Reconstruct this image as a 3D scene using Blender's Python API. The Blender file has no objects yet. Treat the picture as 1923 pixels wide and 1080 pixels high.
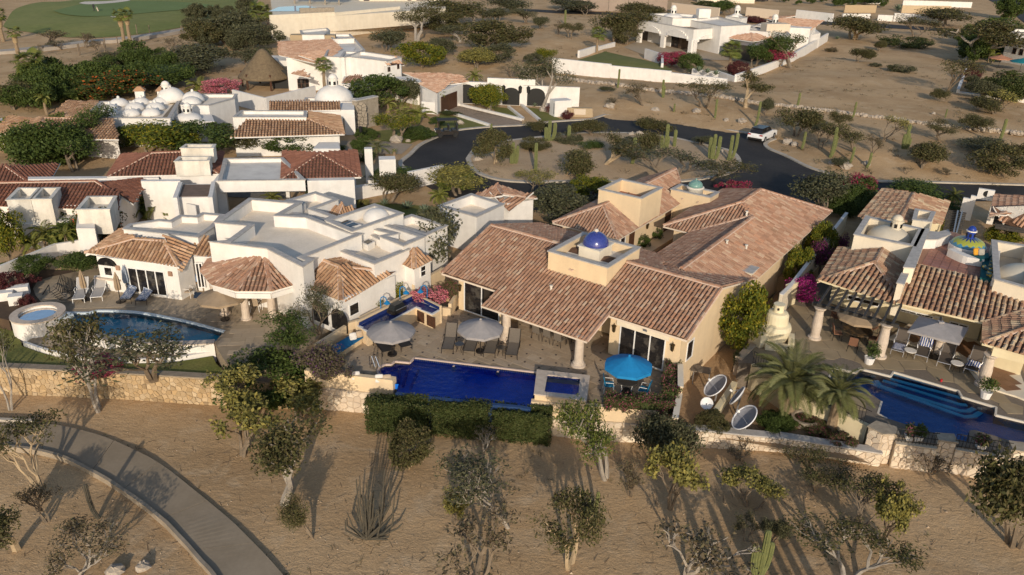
import bpy,bmesh,math,random
from mathutils import Vector,Matrix
from mathutils.geometry import intersect_point_tri_2d
V=Vector
R=math.radians
SC=bpy.context.scene
COL=SC.collection
# ------------------------------------------------------------------ camera, sky, sun, exposure
FP,TILT,ROLL,CH=1500.0,R(24.5),R(1.5),22.3
fwd=V((0,math.cos(TILT),-math.sin(TILT)))
_r0=V((1,0,0));_u0=V((0,math.sin(TILT),math.cos(TILT)))
rgt=_r0*math.cos(ROLL) + _u0*math.sin(ROLL)
upv=_u0*math.cos(ROLL) - _r0*math.sin(ROLL)
EYE=V((0,0,CH))
cam=bpy.data.objects.new('camera',bpy.data.cameras.new('camera'))
COL.objects.link(cam)
m3=Matrix((rgt,upv,-fwd)).transposed()
cam.matrix_world=Matrix.Translation(EYE) @ m3.to_4x4()
cam.data.sensor_width=36.0
cam.data.lens=FP/1923*36
cam.data.clip_end=4000
SC.camera=cam
SUN_EL,SUN_AZ=R(18.0),R(-3.0)          # shadows run away from the camera, a touch to the left
world=bpy.data.worlds.new('World');SC.world=world;world.use_nodes=True
_nt=world.node_tree;_bg=_nt.nodes['Background']
_sky=_nt.nodes.new('ShaderNodeTexSky');_sky.sky_type='NISHITA';_sky.sun_disc=False
_sky.sun_elevation=SUN_EL;_sky.sun_rotation=math.pi + SUN_AZ
_sky.air_density=1.0;_sky.dust_density=1.0;_sky.ozone_density=1.0
_nt.links.new(_sky.outputs[0],_bg.inputs[0]);_bg.inputs[1].default_value=0.13
sun=bpy.data.objects.new('sun',bpy.data.lights.new('sun','SUN'));COL.objects.link(sun)
sun.data.energy=3.4;sun.data.angle=R(0.6);sun.data.color=(1.0,0.86,0.68)
_d=V((math.sin(SUN_AZ)*math.cos(SUN_EL),math.cos(SUN_AZ)*math.cos(SUN_EL),-math.sin(SUN_EL)))
sun.rotation_euler=_d.to_track_quat('-Z','Y').to_euler()
SC.view_settings.view_transform='Standard';SC.view_settings.look='None'
SC.view_settings.exposure=0.02;SC.view_settings.gamma=1.0;SC.view_settings.use_curve_mapping=False
# ------------------------------------------------------------------ measuring helpers: photograph pixel + height -> place in the world
_X0={'1':0,'2':480,'3':960,'4':1423};_Y0={'a':0,'b':260,'c':520,'d':790}
_Z6={'L1':(150,340),'L2':(370,340),'L3':(580,340),'L4':(150,460),'L5':(370,460),'L6':(0,500),'L7':(560,500),'R1':(1420,520),'R2':(1603,520),'R3':(1603,640),'R4':(1520,340),'R5':(1603,380),'R6':(1280,640),'C1':(780,320),'C2':(1020,320),'C3':(1260,320),'C4':(780,480),'C5':(1020,480),'C6':(1260,480)}
def px(k,cx,cy):                                     # k names an enlarged view the place was measured in
 if k=='':return cx,cy
 if k=='R7':return 1580+cx/5.595,720+cy/5.595
 if k in _Z6:return _Z6[k][0]+cx/6,_Z6[k][1]+cy/6
 return _X0[k[1]] + cx/3.724,_Y0[k[0]] + cy/3.724
def G(x,y,z=0.0):
 d=fwd*FP + rgt*(x-961.5) + upv*(540-y)
 return EYE + d*((z-CH)/d.z)
def p(k,cx,cy,z=0.0):
 return G(*px(k,cx,cy),z)
def hgt(b,ty):
 v=b-EYE;n0=upv.dot(v);d0=fwd.dot(v);a=540-ty
 return (a*d0 - FP*n0)/(FP*upv.z - a*fwd.z)
def scl(b):return FP/fwd.dot(b-EYE)         # photograph pixels per metre at a place
def wallpt(A,B,x,y):                       # where the sight line of a pixel meets the upright plane through A, B
 d=fwd*FP + rgt*(x-961.5) + upv*(540-y)
 n=V((B.y-A.y,A.x-B.x,0))
 return EYE + d*(n.dot(A-EYE)/n.dot(d))
# ------------------------------------------------------------------ objects, tags
def lk(o):COL.objects.link(o);return o
def tag(o,label=None,cat=None,group=None,kind=None):
 if label:o['label']=label
 if cat:o['category']=cat
 if group:o['group']=group
 if kind:o['kind']=kind
 return o
def thing(name,label,cat,loc=(0,0,0),group=None,rz=0.0):
 o=lk(bpy.data.objects.new(name,None));o.location=loc;o.rotation_euler.z=rz
 o.empty_display_size=.2
 return tag(o,label,cat,group)
def base_of(o):
 t=V((0,0,0))
 while o is not None:t=t + V(o.location);o=o.parent
 return t
_kids={}
def par(o,parent):
 o.parent=parent;_kids.setdefault(parent.name,[]).append(o)
def dup(o,loc=None,rz=None,sc=None,label=None,group=None,parent=None):
 c=lk(o.copy())
 if parent is not None:par(c,parent)
 for k in _kids.get(o.name,[]):dup(k,parent=c)
 if loc is not None:c.location=loc
 if rz is not None:c.rotation_euler.z=rz
 if sc is not None:c.scale=sc
 if label:c['label']=label
 if group:c['group']=group
 return c
class MB:
 def __init__(s):s.v=[];s.f=[];s.m=[]
 def add(s,vs,fs,mi=0):
  b=len(s.v);s.v.extend(V(q) for q in vs)
  s.f.extend([tuple(b+i for i in f) for f in fs]);s.m.extend([mi]*len(fs));return s
 def box(s,cx,cy,cz,sx,sy,sz,rz=0.0,mi=0,top=1.0,ry=0.0,rx=0.0):
  c,n=math.cos(rz),math.sin(rz);o=[]
  M_=Matrix.Rotation(rz,3,'Z') @ Matrix.Rotation(ry,3,'Y') @ Matrix.Rotation(rx,3,'X')
  for z,k in ((-.5,1),(.5,top)):
   for x,y in ((-.5,-.5),(.5,-.5),(.5,.5),(-.5,.5)):
    o.append(M_ @ V((x*sx*k,y*sy*k,z*sz)) + V((cx,cy,cz)))
  return s.add(o,[(3,2,1,0),(4,5,6,7),(0,1,5,4),(1,2,6,5),(2,3,7,6),(3,0,4,7)],mi)
 def prism(s,poly,z0,z1,mi=0,mtop=None):
  n=len(poly);P=[V((q[0],q[1],0)) for q in poly]
  ar=sum(P[i].x*P[(i+1) % n].y-P[(i+1) % n].x*P[i].y for i in range(n))
  if ar<0:P.reverse()
  vs=[(q.x,q.y,z0) for q in P]+[(q.x,q.y,z1) for q in P]
  s.add(vs,[tuple(range(n-1,-1,-1))]+[(i,(i+1) % n,n+(i+1) % n,n+i) for i in range(n)],mi)
  b=len(s.v)-2*n
  s.f.append(tuple(b+n+i for i in range(n)));s.m.append(mi if mtop is None else mtop);return s
 def seg(s,a,b,w,z0,z1,mi=0,off=0.0):      # upright wall box along a-b
  a=V((a[0],a[1],0));b=V((b[0],b[1],0));d=(b-a).normalized();n=V((-d.y,d.x,0))
  q=[a+n*(off-w/2),b+n*(off-w/2),b+n*(off+w/2),a+n*(off+w/2)]
  return s.prism(q,z0,z1,mi)
 def tube(s,pts,rad,n=6,mi=0,cap=True):
  pts=[V(q) for q in pts];k=len(pts)
  if not hasattr(rad,'__len__'):rad=[rad]*k
  vs=[];up=None
  for i in range(k):
   d=(pts[min(i+1,k-1)]-pts[max(i-1,0)])
   d=d.normalized() if d.length>1e-9 else V((0,0,1))
   r_=d.cross(V((0,0,1)) if abs(d.z)<.95 else V((1,0,0)))
   if up is not None:
    r2=up - d*up.dot(d)
    if r2.length>1e-6:r_=r2
   r_.normalize();up=r_;t=d.cross(r_)
   for j in range(n):
    a=2*math.pi*j/n;vs.append(pts[i]+(r_*math.cos(a)+t*math.sin(a))*rad[i])
  fs=[(i*n+j,i*n+(j+1) % n,(i+1)*n+(j+1) % n,(i+1)*n+j) for i in range(k-1) for j in range(n)]
  if cap:fs+=[tuple(range(n-1,-1,-1)),tuple((k-1)*n+j for j in range(n))]
  return s.add(vs,fs,mi)
 def lathe(s,prof,c=(0,0,0),n=16,mi=0,a0=0.0,sx=1.0,sy=1.0,cap=True):
  vs=[]
  for r,z in prof:
   for j in range(n):
    a=a0+2*math.pi*j/n;vs.append((c[0]+r*sx*math.cos(a),c[1]+r*sy*math.sin(a),c[2]+z))
  k=len(prof)
  fs=[(i*n+j,i*n+(j+1) % n,(i+1)*n+(j+1) % n,(i+1)*n+j) for i in range(k-1) for j in range(n)]
  if cap:fs+=[tuple(range(n-1,-1,-1)),tuple((k-1)*n+j for j in range(n))]
  return s.add(vs,fs,mi)
 def quad(s,a,b,c,d,mi=0):return s.add([a,b,c,d],[(0,1,2,3)],mi)
 def xf(s,M_):
  s.v=[M_ @ q for q in s.v];return s
 def build(s,name,mats,parent=None,smooth=False,kind=None,label=None,at=None):
  me=bpy.data.meshes.new(name);o=lk(bpy.data.objects.new(name,me))
  if parent is not None:off=base_of(parent);par(o,parent)
  elif at is not None:off=V(at)
  elif s.v:
   xs=[q.x for q in s.v];ys=[q.y for q in s.v]
   off=V(((min(xs)+max(xs))/2,(min(ys)+max(ys))/2,min(q.z for q in s.v)))
  else:off=V((0,0,0))
  if parent is None:o.location=off
  me.from_pydata([q-off for q in s.v],[],s.f)
  for m_ in (mats if isinstance(mats,(list,tuple)) else [mats]):me.materials.append(m_)
  if any(s.m):me.polygons.foreach_set('material_index',s.m)
  if smooth:me.polygons.foreach_set('use_smooth',[True]*len(s.f))
  me.update()
  if kind:o['kind']=kind
  if label:o['label']=label
  return o
def dome_prof(r,h,n=6,z0=0.0):return [(r*math.cos(math.pi/2*i/n),z0+h*math.sin(math.pi/2*i/n)) for i in range(n)]+[(r*.02,z0+h)]
def inside(poly,x,y):
 c=False;n=len(poly);j=n-1
 for i in range(n):
  xi,yi=poly[i][0],poly[i][1];xj,yj=poly[j][0],poly[j][1]
  if (yi>y) != (yj>y) and x<(xj-xi)*(y-yi)/(yj-yi)+xi:c=not c
  j=i
 return c
def inset(poly,d):                                   # move every edge of a 2-D polygon inwards by d
 P=[V((q[0],q[1])) for q in poly];n=len(P)
 ar=sum(P[i].x*P[(i+1) % n].y-P[(i+1) % n].x*P[i].y for i in range(n))
 if ar<0:d=-d
 out=[]
 for i in range(n):
  a,b,c=P[i-1],P[i],P[(i+1) % n]
  e1=(b-a).normalized();e2=(c-b).normalized()
  n1=V((-e1.y,e1.x));n2=V((-e2.y,e2.x));k=n1+n2
  den=1+n1.dot(n2)
  out.append(b+k*(d/max(den,.25)))
 return out
def lerp(a,b,t):return a+(b-a)*t
def spline(pts,n=6):                                 # Catmull-Rom through points
 P=[V(q) for q in pts];out=[]
 for i in range(len(P)-1):
  a,b,c,d=P[max(i-1,0)],P[i],P[i+1],P[min(i+2,len(P)-1)]
  for k in range(n):
   t=k/n
   out.append(.5*((2*b)+(c-a)*t+(2*a-5*b+4*c-d)*t*t+(3*b-a-3*c+d)*t**3))
 return out+[P[-1]]
# ------------------------------------------------------------------ materials
MATS={}
def M(name,c,c2=None,sc=3.0,rough=.8,bump=0.0,bsc=None,isl=0.0,metal=0.0,spec=.3,det=6.0,mixlo=.35,mixhi=.65,cols=None,hue=0.0,fine=0.0,streak=0.0):
 """noise mix of two colours + optional per-piece variation (random per island and per object)"""
 if name in MATS:return MATS[name]
 m=bpy.data.materials.new(name);m.use_nodes=True;nt=m.node_tree;N=nt.nodes;L=nt.links
 b=N['Principled BSDF'];b.inputs['Roughness'].default_value=rough;b.inputs['Metallic'].default_value=metal
 b.inputs['Specular IOR Level'].default_value=spec
 tc=N.new('ShaderNodeTexCoord')
 def rgb(c):return (c[0],c[1],c[2],1)
 col=None
 no=N.new('ShaderNodeTexNoise');no.inputs['Scale'].default_value=sc;no.inputs['Detail'].default_value=det
 no.inputs['Roughness'].default_value=.62
 L.new(tc.outputs['Object'],no.inputs['Vector'])
 if cols or isl:
  g=N.new('ShaderNodeNewGeometry');oi=N.new('ShaderNodeObjectInfo')
  ad=N.new('ShaderNodeMath');ad.operation='ADD';L.new(g.outputs['Random Per Island'],ad.inputs[0]);L.new(oi.outputs['Random'],ad.inputs[1])
  fr=N.new('ShaderNodeMath');fr.operation='FRACT';L.new(ad.outputs[0],fr.inputs[0])
 if cols:
  cr=N.new('ShaderNodeValToRGB');e=cr.color_ramp.elements;cr.color_ramp.interpolation='LINEAR'
  n=len(cols)
  while len(e)<n:e.new(.5)
  for i,q in enumerate(cols):e[i].position=i/(n-1);e[i].color=rgb(q)
  L.new(fr.outputs[0],cr.inputs[0]);col=cr.outputs[0]
 else:
  rn=N.new('ShaderNodeRGB');rn.outputs[0].default_value=rgb(c);col=rn.outputs[0]
 if c2 is not None:
  mr=N.new('ShaderNodeMapRange');mr.inputs[1].default_value=mixlo;mr.inputs[2].default_value=mixhi
  L.new(no.outputs[0],mr.inputs[0])
  mx=N.new('ShaderNodeMix');mx.data_type='RGBA';L.new(mr.outputs[0],mx.inputs[0]);L.new(col,mx.inputs[6]);mx.inputs[7].default_value=rgb(c2)
  col=mx.outputs[2]
 if isl:
  hs=N.new('ShaderNodeHueSaturation');L.new(col,hs.inputs['Color'])
  mr2=N.new('ShaderNodeMapRange');L.new(fr.outputs[0],mr2.inputs[0]);mr2.inputs[3].default_value=1-isl;mr2.inputs[4].default_value=1+isl
  L.new(mr2.outputs[0],hs.inputs['Value']);col=hs.outputs[0]
 if fine:
  n3=N.new('ShaderNodeTexNoise');n3.inputs['Scale'].default_value=sc*14;n3.inputs['Detail'].default_value=3;L.new(tc.outputs['Object'],n3.inputs['Vector'])
  hs=N.new('ShaderNodeHueSaturation');L.new(col,hs.inputs['Color'])
  mr3=N.new('ShaderNodeMapRange');L.new(n3.outputs[0],mr3.inputs[0]);mr3.inputs[1].default_value=.3;mr3.inputs[2].default_value=.7;mr3.inputs[3].default_value=1-fine;mr3.inputs[4].default_value=1+fine
  L.new(mr3.outputs[0],hs.inputs['Value']);col=hs.outputs[0]
 if streak:                                         # rain streaks and dust that run down the plaster
  mp=N.new('ShaderNodeMapping');mp.inputs['Scale'].default_value=(1.6,1.6,.28);L.new(tc.outputs['Object'],mp.inputs['Vector'])
  n4=N.new('ShaderNodeTexNoise');n4.inputs['Scale'].default_value=1.0;n4.inputs['Detail'].default_value=6;L.new(mp.outputs[0],n4.inputs['Vector'])
  hs=N.new('ShaderNodeHueSaturation');L.new(col,hs.inputs['Color'])
  mr4=N.new('ShaderNodeMapRange');L.new(n4.outputs[0],mr4.inputs[0]);mr4.inputs[1].default_value=.42;mr4.inputs[2].default_value=.72;mr4.inputs[3].default_value=1;mr4.inputs[4].default_value=1-streak
  L.new(mr4.outputs[0],hs.inputs['Value']);col=hs.outputs[0]
 L.new(col,b.inputs['Base Color'])
 if bump:
  n2=N.new('ShaderNodeTexNoise');n2.inputs['Scale'].default_value=bsc or sc*3;n2.inputs['Detail'].default_value=5
  L.new(tc.outputs['Object'],n2.inputs['Vector'])
  bp=N.new('ShaderNodeBump');bp.inputs['Strength'].default_value=1;bp.inputs['Distance'].default_value=bump
  L.new(n2.outputs[0],bp.inputs['Height']);L.new(bp.outputs[0],b.inputs['Normal'])
 m['b']=1
 MATS[name]=m;return m
def water_mat(name,tint,wave=.03,wsc=1.2):
 m=bpy.data.materials.new(name);m.use_nodes=True;nt=m.node_tree;N=nt.nodes;L=nt.links
 N.remove(N['Principled BSDF']);out=N['Material Output']
 tr=N.new('ShaderNodeBsdfTransparent');tr.inputs[0].default_value=(*tint,1)
 gl=N.new('ShaderNodeBsdfGlossy');gl.inputs['Roughness'].default_value=.03
 fr=N.new('ShaderNodeFresnel');fr.inputs[0].default_value=1.33
 tc=N.new('ShaderNodeTexCoord');no=N.new('ShaderNodeTexNoise');no.inputs['Scale'].default_value=wsc;no.inputs['Detail'].default_value=4
 L.new(tc.outputs['Object'],no.inputs['Vector'])
 bp=N.new('ShaderNodeBump');bp.inputs['Distance'].default_value=wave;L.new(no.outputs[0],bp.inputs['Height'])
 L.new(bp.outputs[0],gl.inputs['Normal']);L.new(bp.outputs[0],fr.inputs['Normal'])
 mx=N.new('ShaderNodeMixShader');L.new(fr.outputs[0],mx.inputs[0]);L.new(tr.outputs[0],mx.inputs[1]);L.new(gl.outputs[0],mx.inputs[2])
 L.new(mx.outputs[0],out.inputs[0]);return m
white=M('white_stucco',(.78,.75,.71),(.70,.67,.63),1.2,.85,.004,30,fine=.03,streak=0.08)
white2=M('aged_white_stucco',(.74,.70,.63),(.60,.56,.49),.8,.9,.006,25,fine=.05,streak=0.25)
cream=M('cream_stucco',(.74,.58,.38),(.68,.53,.35),1.0,.85,.004,30,fine=.03,streak=0.08)
palecream=M('pale_cream_stucco',(.76,.68,.55),(.70,.62,.49),1.0,.85,.004,30,fine=.03,streak=0.08)
yellowcream=M('yellow_cream_stucco',(.74,.65,.44),(.68,.58,.38),1.2,.85,.004,30,streak=0.08)
coping=M('grey_stone_coping',(.50,.47,.44),(.38,.36,.34),3,.85,.003,20,fine=.08)
roofwhite=M('painted_flat_roof',(.86,.76,.63),(.72,.63,.51),.55,.9,.004,8,fine=.05)
roofgrey=M('whitewashed_flat_roof',(.72,.69,.64),(.58,.55,.51),.7,.9,.004,8)
TILE_C=[(0.38,0.216,0.144),(0.42,0.257,0.176),(0.32,0.180,0.117),(0.46,0.297,0.211),(0.36,0.198,0.131),(0.50,0.378,0.279),(0.40,0.234,0.158),(0.28,0.162,0.113),(0.45,0.306,0.225),(0.34,0.184,0.117),(0.41,0.261,0.180),(0.39,0.207,0.131)]
tile_m=M('clay_barrel_tile',(.4,.2,.12),(.24,.16,.11),1.4,.85,cols=TILE_C,mixlo=.5,mixhi=.95,isl=.12)
TILE_B=[(.38,.21,.12),(.46,.28,.16),(.30,.17,.10),(.50,.33,.20),(.42,.25,.15),(.34,.20,.12),(.53,.36,.24),(.40,.22,.12)]
tileb_m=M('weathered_brown_barrel_tile',(.4,.2,.12),(.20,.14,.09),1.4,.85,cols=TILE_B,mixlo=.5,mixhi=.95,isl=.1)
TILE_R=[(.20,.085,.055),(.235,.10,.065),(.175,.078,.055),(.26,.12,.08),(.21,.092,.062)]
tiler_m=M('dark_red_roof_tile',(.3,.12,.08),(.18,.09,.065),1.2,.8,cols=TILE_R,mixlo=.5,mixhi=.95,isl=.08)
tilep_m=M('pale_pink_barrel_tile',(.4,.2,.12),(.30,.2,.14),1.4,.85,cols=[(.50,.29,.19),(.58,.37,.26),(.46,.26,.17),(.62,.44,.32),(.54,.33,.22)],mixlo=.5,mixhi=.95,isl=.08)
tilem_m=M('mixed_old_barrel_tile',(.4,.2,.12),(.20,.14,.10),1.4,.85,cols=[(.36,.21,.135),(.44,.28,.18),(.30,.165,.11),(.48,.36,.235),(.40,.24,.155),(.34,.19,.12),(.52,.42,.29),(.37,.22,.14)],mixlo=.5,mixhi=.95,isl=.12)
pan_m=M('shade_dark_clay_pan',(.15,.085,.058),(.10,.06,.04),2.5,.9)  # brown clay pans, shade between the barrels put into the colour
mortar=M('pink_mortar',(.62,.47,.38),(.52,.38,.30),6,.9)
stoneW=M('tan_field_stone',(.5,.4,.28),(.34,.25,.16),5,.9,.006,22,cols=[(.42,.31,.18),(.50,.38,.24),(.35,.25,.14),(.46,.32,.17),(.53,.42,.28),(.25,.175,.10),(.47,.35,.21),(.38,.27,.15)],isl=.1,mixlo=.5,mixhi=.8)
stoneP=M('pale_field_stone',(.5,.4,.28),(.5,.40,.30),5,.9,.006,22,cols=[(.62,.52,.41),(.68,.58,.46),(.55,.45,.35),(.64,.53,.41),(.70,.62,.50),(.58,.47,.36)],isl=.08,mixlo=.5,mixhi=.8)
mortarW=M('sandy_mortar',(.44,.34,.22),(.36,.27,.17),6,.95)
mortarP=M('pale_mortar',(.50,.41,.31),(.42,.34,.25),6,.95)
glass=M('dark_window_glass',(.016,.015,.016),(.075,.068,.06),1.3,.05,spec=.6,mixlo=.52,mixhi=.62)
wframe=M('white_window_frame',(.78,.77,.75),rough=.4)
wood=M('dark_wood',(.10,.045,.025),(.06,.03,.018),6,.55)
black=M('black_iron',(.02,.02,.02),rough=.5,metal=.3)
greymetal=M('grey_metal',(.35,.35,.36),rough=.45,metal=.6)
greyfab=M('grey_umbrella_canvas',(.33,.31,.31),(.28,.265,.265),3,.85)
tanfab=M('tan_umbrella_canvas',(.36,.27,.18),(.31,.23,.15),3,.85)
bluefab=M('turquoise_blue_canvas',(.012,.22,.50),(.01,.18,.42),3,.8)
mesh_m=M('taupe_sling_fabric',(.17,.145,.12),(.13,.11,.09),20,.8)
darkfr=M('dark_bronze_frame',(.03,.025,.022),rough=.45,metal=.3)
colstone=M('cantera_stone',(.60,.51,.42),(.50,.41,.33),4,.85,.004,18)
tileblue=M('blue_glazed_tile',(.012,.025,.16),cols=[(.012,.02,.09),(.015,.03,.125),(.012,.024,.105),(.02,.036,.15)],rough=.2,spec=.5)
# ------------------------------------------------------------------ builders: roofs, walls, paving
rnd=random.Random(7)
def tile_geo(r0,r1,ln,n=4):
 vs=[]
 for z,r in ((0,r0),(ln,r1)):
  for i in range(n+1):
   a=math.pi*i/n;vs.append((r*math.cos(a),z,r*math.sin(a)*1.15 + (.022 if z==0 else 0)))
 fs=[(i,i+1,n+2+i,n+1+i) for i in range(n)]
 fs.append(tuple(range(n,-1,-1)))
 return vs,fs
_tile_me={}
class Roof:
 def __init__(s,mat,du=.23,dv=.40,fascia=None,th=.12):
  s.mat=mat;s.du=du;s.dv=dv;s.base=MB();s.tiles=[];s.rid=MB();s.rm=MB();s.fascia=fascia or cream;s.th=th
 def plane(s,pts,holes=None,skip=None):
  """pts: 3-D outline, first edge = eave"""
  P=[V(q) for q in pts];n=V((0,0,0))
  for i in range(len(P)):n+=P[i].cross(P[(i+1) % len(P)])
  n.normalize()
  if n.z<0:n=-n
  c=sum(P,V((0,0,0)))/len(P)
  P=[V((q.x,q.y,c.z-(n.x*(q.x-c.x)+n.y*(q.y-c.y))/n.z)) for q in P]
  k=len(P);th=V((0,0,s.th))
  ar=sum(P[i].x*P[(i+1) % k].y-P[(i+1) % k].x*P[i].y for i in range(k))
  idx=list(range(k)) if ar>0 else list(range(k-1,-1,-1))
  Q=[P[i] for i in idx]
  s.base.add(Q+[q-th for q in Q],[tuple(range(k))],0)
  b=len(s.base.v)-2*k
  s.base.f+=[tuple(b+k+i for i in range(k-1,-1,-1))]+[(b+k+i,b+k+(i+1) % k,b+(i+1) % k,b+i) for i in range(k)]
  s.base.m+=[1]*(k+1)
  e=P[1]-P[0];sl=n.cross(e).normalized()
  mid=sum(P[2:],V((0,0,0)))/max(1,k-2)
  if sl.dot(mid-P[0])<0:sl=-sl
  e=sl.cross(n).normalized()
  uv=[((q-P[0]).dot(e),(q-P[0]).dot(sl)) for q in P]
  hu=[[((V(q)-P[0]).dot(e),(V(q)-P[0]).dot(sl)) for q in h] for h in (holes or [])]
  u0=min(q[0] for q in uv);u1=max(q[0] for q in uv);v0=min(q[1] for q in uv);v1=max(q[1] for q in uv)
  nu=int((u1-u0)/s.du)
  Mx=Matrix((e,sl,n)).transposed()
  for i in range(nu+1):
   u=u0+(i+.5)*s.du;w=v0-.04;jz=rnd.uniform(-.1,.1)*s.dv
   w+=0
   row=0
   while w<v1:
    cu,cv=u,w+s.dv*.5
    if inside(uv,cu,cv) and not any(inside(h,cu,cv) for h in hu):
     o=P[0]+e*(u+rnd.uniform(-.012,.012))+sl*(w+(jz if row else 0))+n*.012
     s.tiles.append((o,Mx @ Matrix.Rotation(rnd.uniform(-.035,.035),3,'Z')))
    w+=s.dv;row+=1
 def ridge(s,a,b,r=.13,step=.36):
  a=V(a);b=V(b);L_=(b-a).length;k=max(1,int(L_/step));d=(b-a)/k
  for i in range(k):
   q=a+d*i;h=d.normalized();sd=h.cross(V((0,0,1))).normalized();up=sd.cross(h)
   vs=[]
   for t,rr in ((0,r),(1.12,r*.82)):
    for j in range(5):
     an=math.pi*j/4;vs.append(q+d*t+sd*rr*math.cos(an)+up*(rr*math.sin(an)*.9+.05))
   s.rid.add(vs,[(j,j+1,6+j,5+j) for j in range(4)]+[(4,3,2,1,0)])
  h=(b-a).normalized();sd=h.cross(V((0,0,1))).normalized();up=sd.cross(h)
  for t in (-1,1):
   s.rm.tube([a+sd*t*r*.95+up*.03,b+sd*t*r*.95+up*.03],.05,4)
 def finish(s,house,singles=0,name='roof'):
  o=s.base.build(name,[pan_m,s.fascia],house)
  s.tiles.sort(key=lambda q:(q[0]-EYE).length)
  vs,fs=tile_geo(s.du*.375,s.du*.31,s.dv*1.12)
  if singles:
   key=(s.du,s.dv,s.mat.name)
   if key not in _tile_me:
    me=bpy.data.meshes.new('roof_tile');me.from_pydata(vs,[],fs);me.materials.append(s.mat);_tile_me[key]=me
   off=base_of(o)
   for q,m_ in s.tiles[:singles]:
    t=lk(bpy.data.objects.new('roof_tile',_tile_me[key]));t.parent=o
    t.matrix_local=Matrix.Translation(q-off) @ m_.to_4x4()
  t=MB()
  for q,m_ in s.tiles[singles:]:t.add([m_ @ V(k)+q for k in vs],fs)
  if t.v:t.build('roof_tile',s.mat,o,kind='stuff')
  if s.rid.v:
   s.rid.build('ridge_tile',s.mat,o,kind='stuff');s.rm.build('ridge_mortar',mortar,o,kind='stuff')
  return o
def hip(roof,c,ze,zr,ridge_in=None,gable=()):
 """c: four eave corners (plan) in order; hip roof, ridge along the longer side pair"""
 c=[V((q[0],q[1],ze)) for q in c]
 l01=(c[1]-c[0]).length;l12=(c[2]-c[1]).length
 if l01<l12:c=c[1:]+c[:1];l01,l12=l12,l01
 f=(l12/2/l01) if ridge_in is None else ridge_in
 f=min(f,.5)
 ma=(c[0]+c[3])/2;mb=(c[1]+c[2])/2
 ra=lerp(ma,mb,f);rb=lerp(ma,mb,1-f);ra.z=rb.z=zr
 if (rb-ra).length<.05:
  for i in range(4):roof.plane([c[i],c[(i+1) % 4],ra])
 else:
  roof.plane([c[0],c[1],rb,ra]);roof.plane([c[2],c[3],ra,rb])
  roof.plane([c[1],c[2],rb]);roof.plane([c[3],c[0],ra]);roof.ridge(ra,rb)
 for i,q in enumerate((ra,rb,rb,ra)):roof.ridge(c[i],q)
 return ra,rb
def parapet(house,poly,z0,zf,zt,wm=None,fm=None,th=.22,cap=True,name='wall',capw=.06,capm=None):
 """flat-roofed block: outer wall z0..zt, roof floor at zf inside the parapet, stone coping on top"""
 wm=wm or white;fm=fm or roofwhite
 P=[V((q[0],q[1])) for q in poly];n=len(P)
 ar=sum(P[i].x*P[(i+1) % n].y-P[(i+1) % n].x*P[i].y for i in range(n))
 if ar<0:P.reverse()
 I=inset(P,th);m_=MB()
 vs=[(*q,z0) for q in P]+[(*q,zt) for q in P]+[(*q,zt) for q in I]+[(*q,zf) for q in I]
 fs=[]
 for i in range(n):
  j=(i+1) % n
  fs+=[(i,j,n+j,n+i),(n+i,n+j,2*n+j,2*n+i),(2*n+i,2*n+j,3*n+j,3*n+i)]
 m_.add(vs,fs)
 w=m_.build(name,wm,house)
 f=MB();f.add([(*q,zf+.003) for q in inset(P,th*.98)],[tuple(range(n))]);f.build('roof_slab',fm,house)
 if cap:
  O2=inset(P,-capw);I2=inset(P,th+capw*.7);k=MB();h=.07
  vs=[(*q,zt+.003) for q in O2]+[(*q,zt+h) for q in O2]+[(*q,zt+h) for q in I2]+[(*q,zt+.003) for q in I2];fs=[]
  for i in range(n):
   j=(i+1) % n
   fs+=[(i,j,n+j,n+i),(n+i,n+j,2*n+j,2*n+i),(2*n+i,2*n+j,3*n+j,3*n+i),(3*n+i,3*n+j,j,i)]
  k.add(vs,fs);k.build('coping',capm or coping,house)
 return w
def window(house,A,B,p0,p1,n=1,name='window',fr=None,gm=None,d=.05,fw=.07,bars=0,out=1):
 """framed glazing on the upright plane A-B between two opposite picture corners p0, p1; n leaves"""
 a=wallpt(A,B,*p0);b=wallpt(A,B,*p1)
 return window3(house,a,b,n,name,fr,gm,d,fw,bars,A,B)
def window3(house,a,b,n=1,name='window',fr=None,gm=None,d=.05,fw=.07,bars=0,A=None,B=None):
 fr=fr or wframe;gm=gm or glass
 z0,z1=min(a.z,b.z),max(a.z,b.z);e=V((b.x-a.x,b.y-a.y,0));L_=e.length;e.normalize()
 nrm=V((-e.y,e.x,0))
 mid=(a+b)/2
 if nrm.dot(EYE-mid)<0:nrm=-nrm
 o0=V((a.x,a.y,0));m_=MB()
 def bx(s0,s1,za,zb,k0,k1,mb):
  q=[o0+e*s0+nrm*k0,o0+e*s1+nrm*k0,o0+e*s1+nrm*k1,o0+e*s0+nrm*k1];mb.prism(q,za,zb)
 bx(0,fw,z0,z1,.01,d,m_);bx(L_-fw,L_,z0,z1,.01,d,m_);bx(fw,L_-fw,z0,z0+fw,.01,d-.003,m_);bx(fw,L_-fw,z1-fw,z1,.01,d-.003,m_)
 for i in range(1,n):
  s=L_*i/n;bx(s-fw*.5,s+fw*.5,z0+fw,z1-fw,.01,d-.004,m_)
 for i in range(bars):
  z=lerp(z0,z1,(i+1)/(bars+1));bx(fw,L_-fw,z-.025,z+.025,.01,d-.012,m_)
 w=m_.build(name,fr,house)
 for i in range(n):
  g=MB();bx(L_*i/n+fw*.5,L_*(i+1)/n-fw*.5,z0+fw*.6,z1-fw*.6,.008,d*.45,g);g.build('pane',gm,w)
 return w
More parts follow.
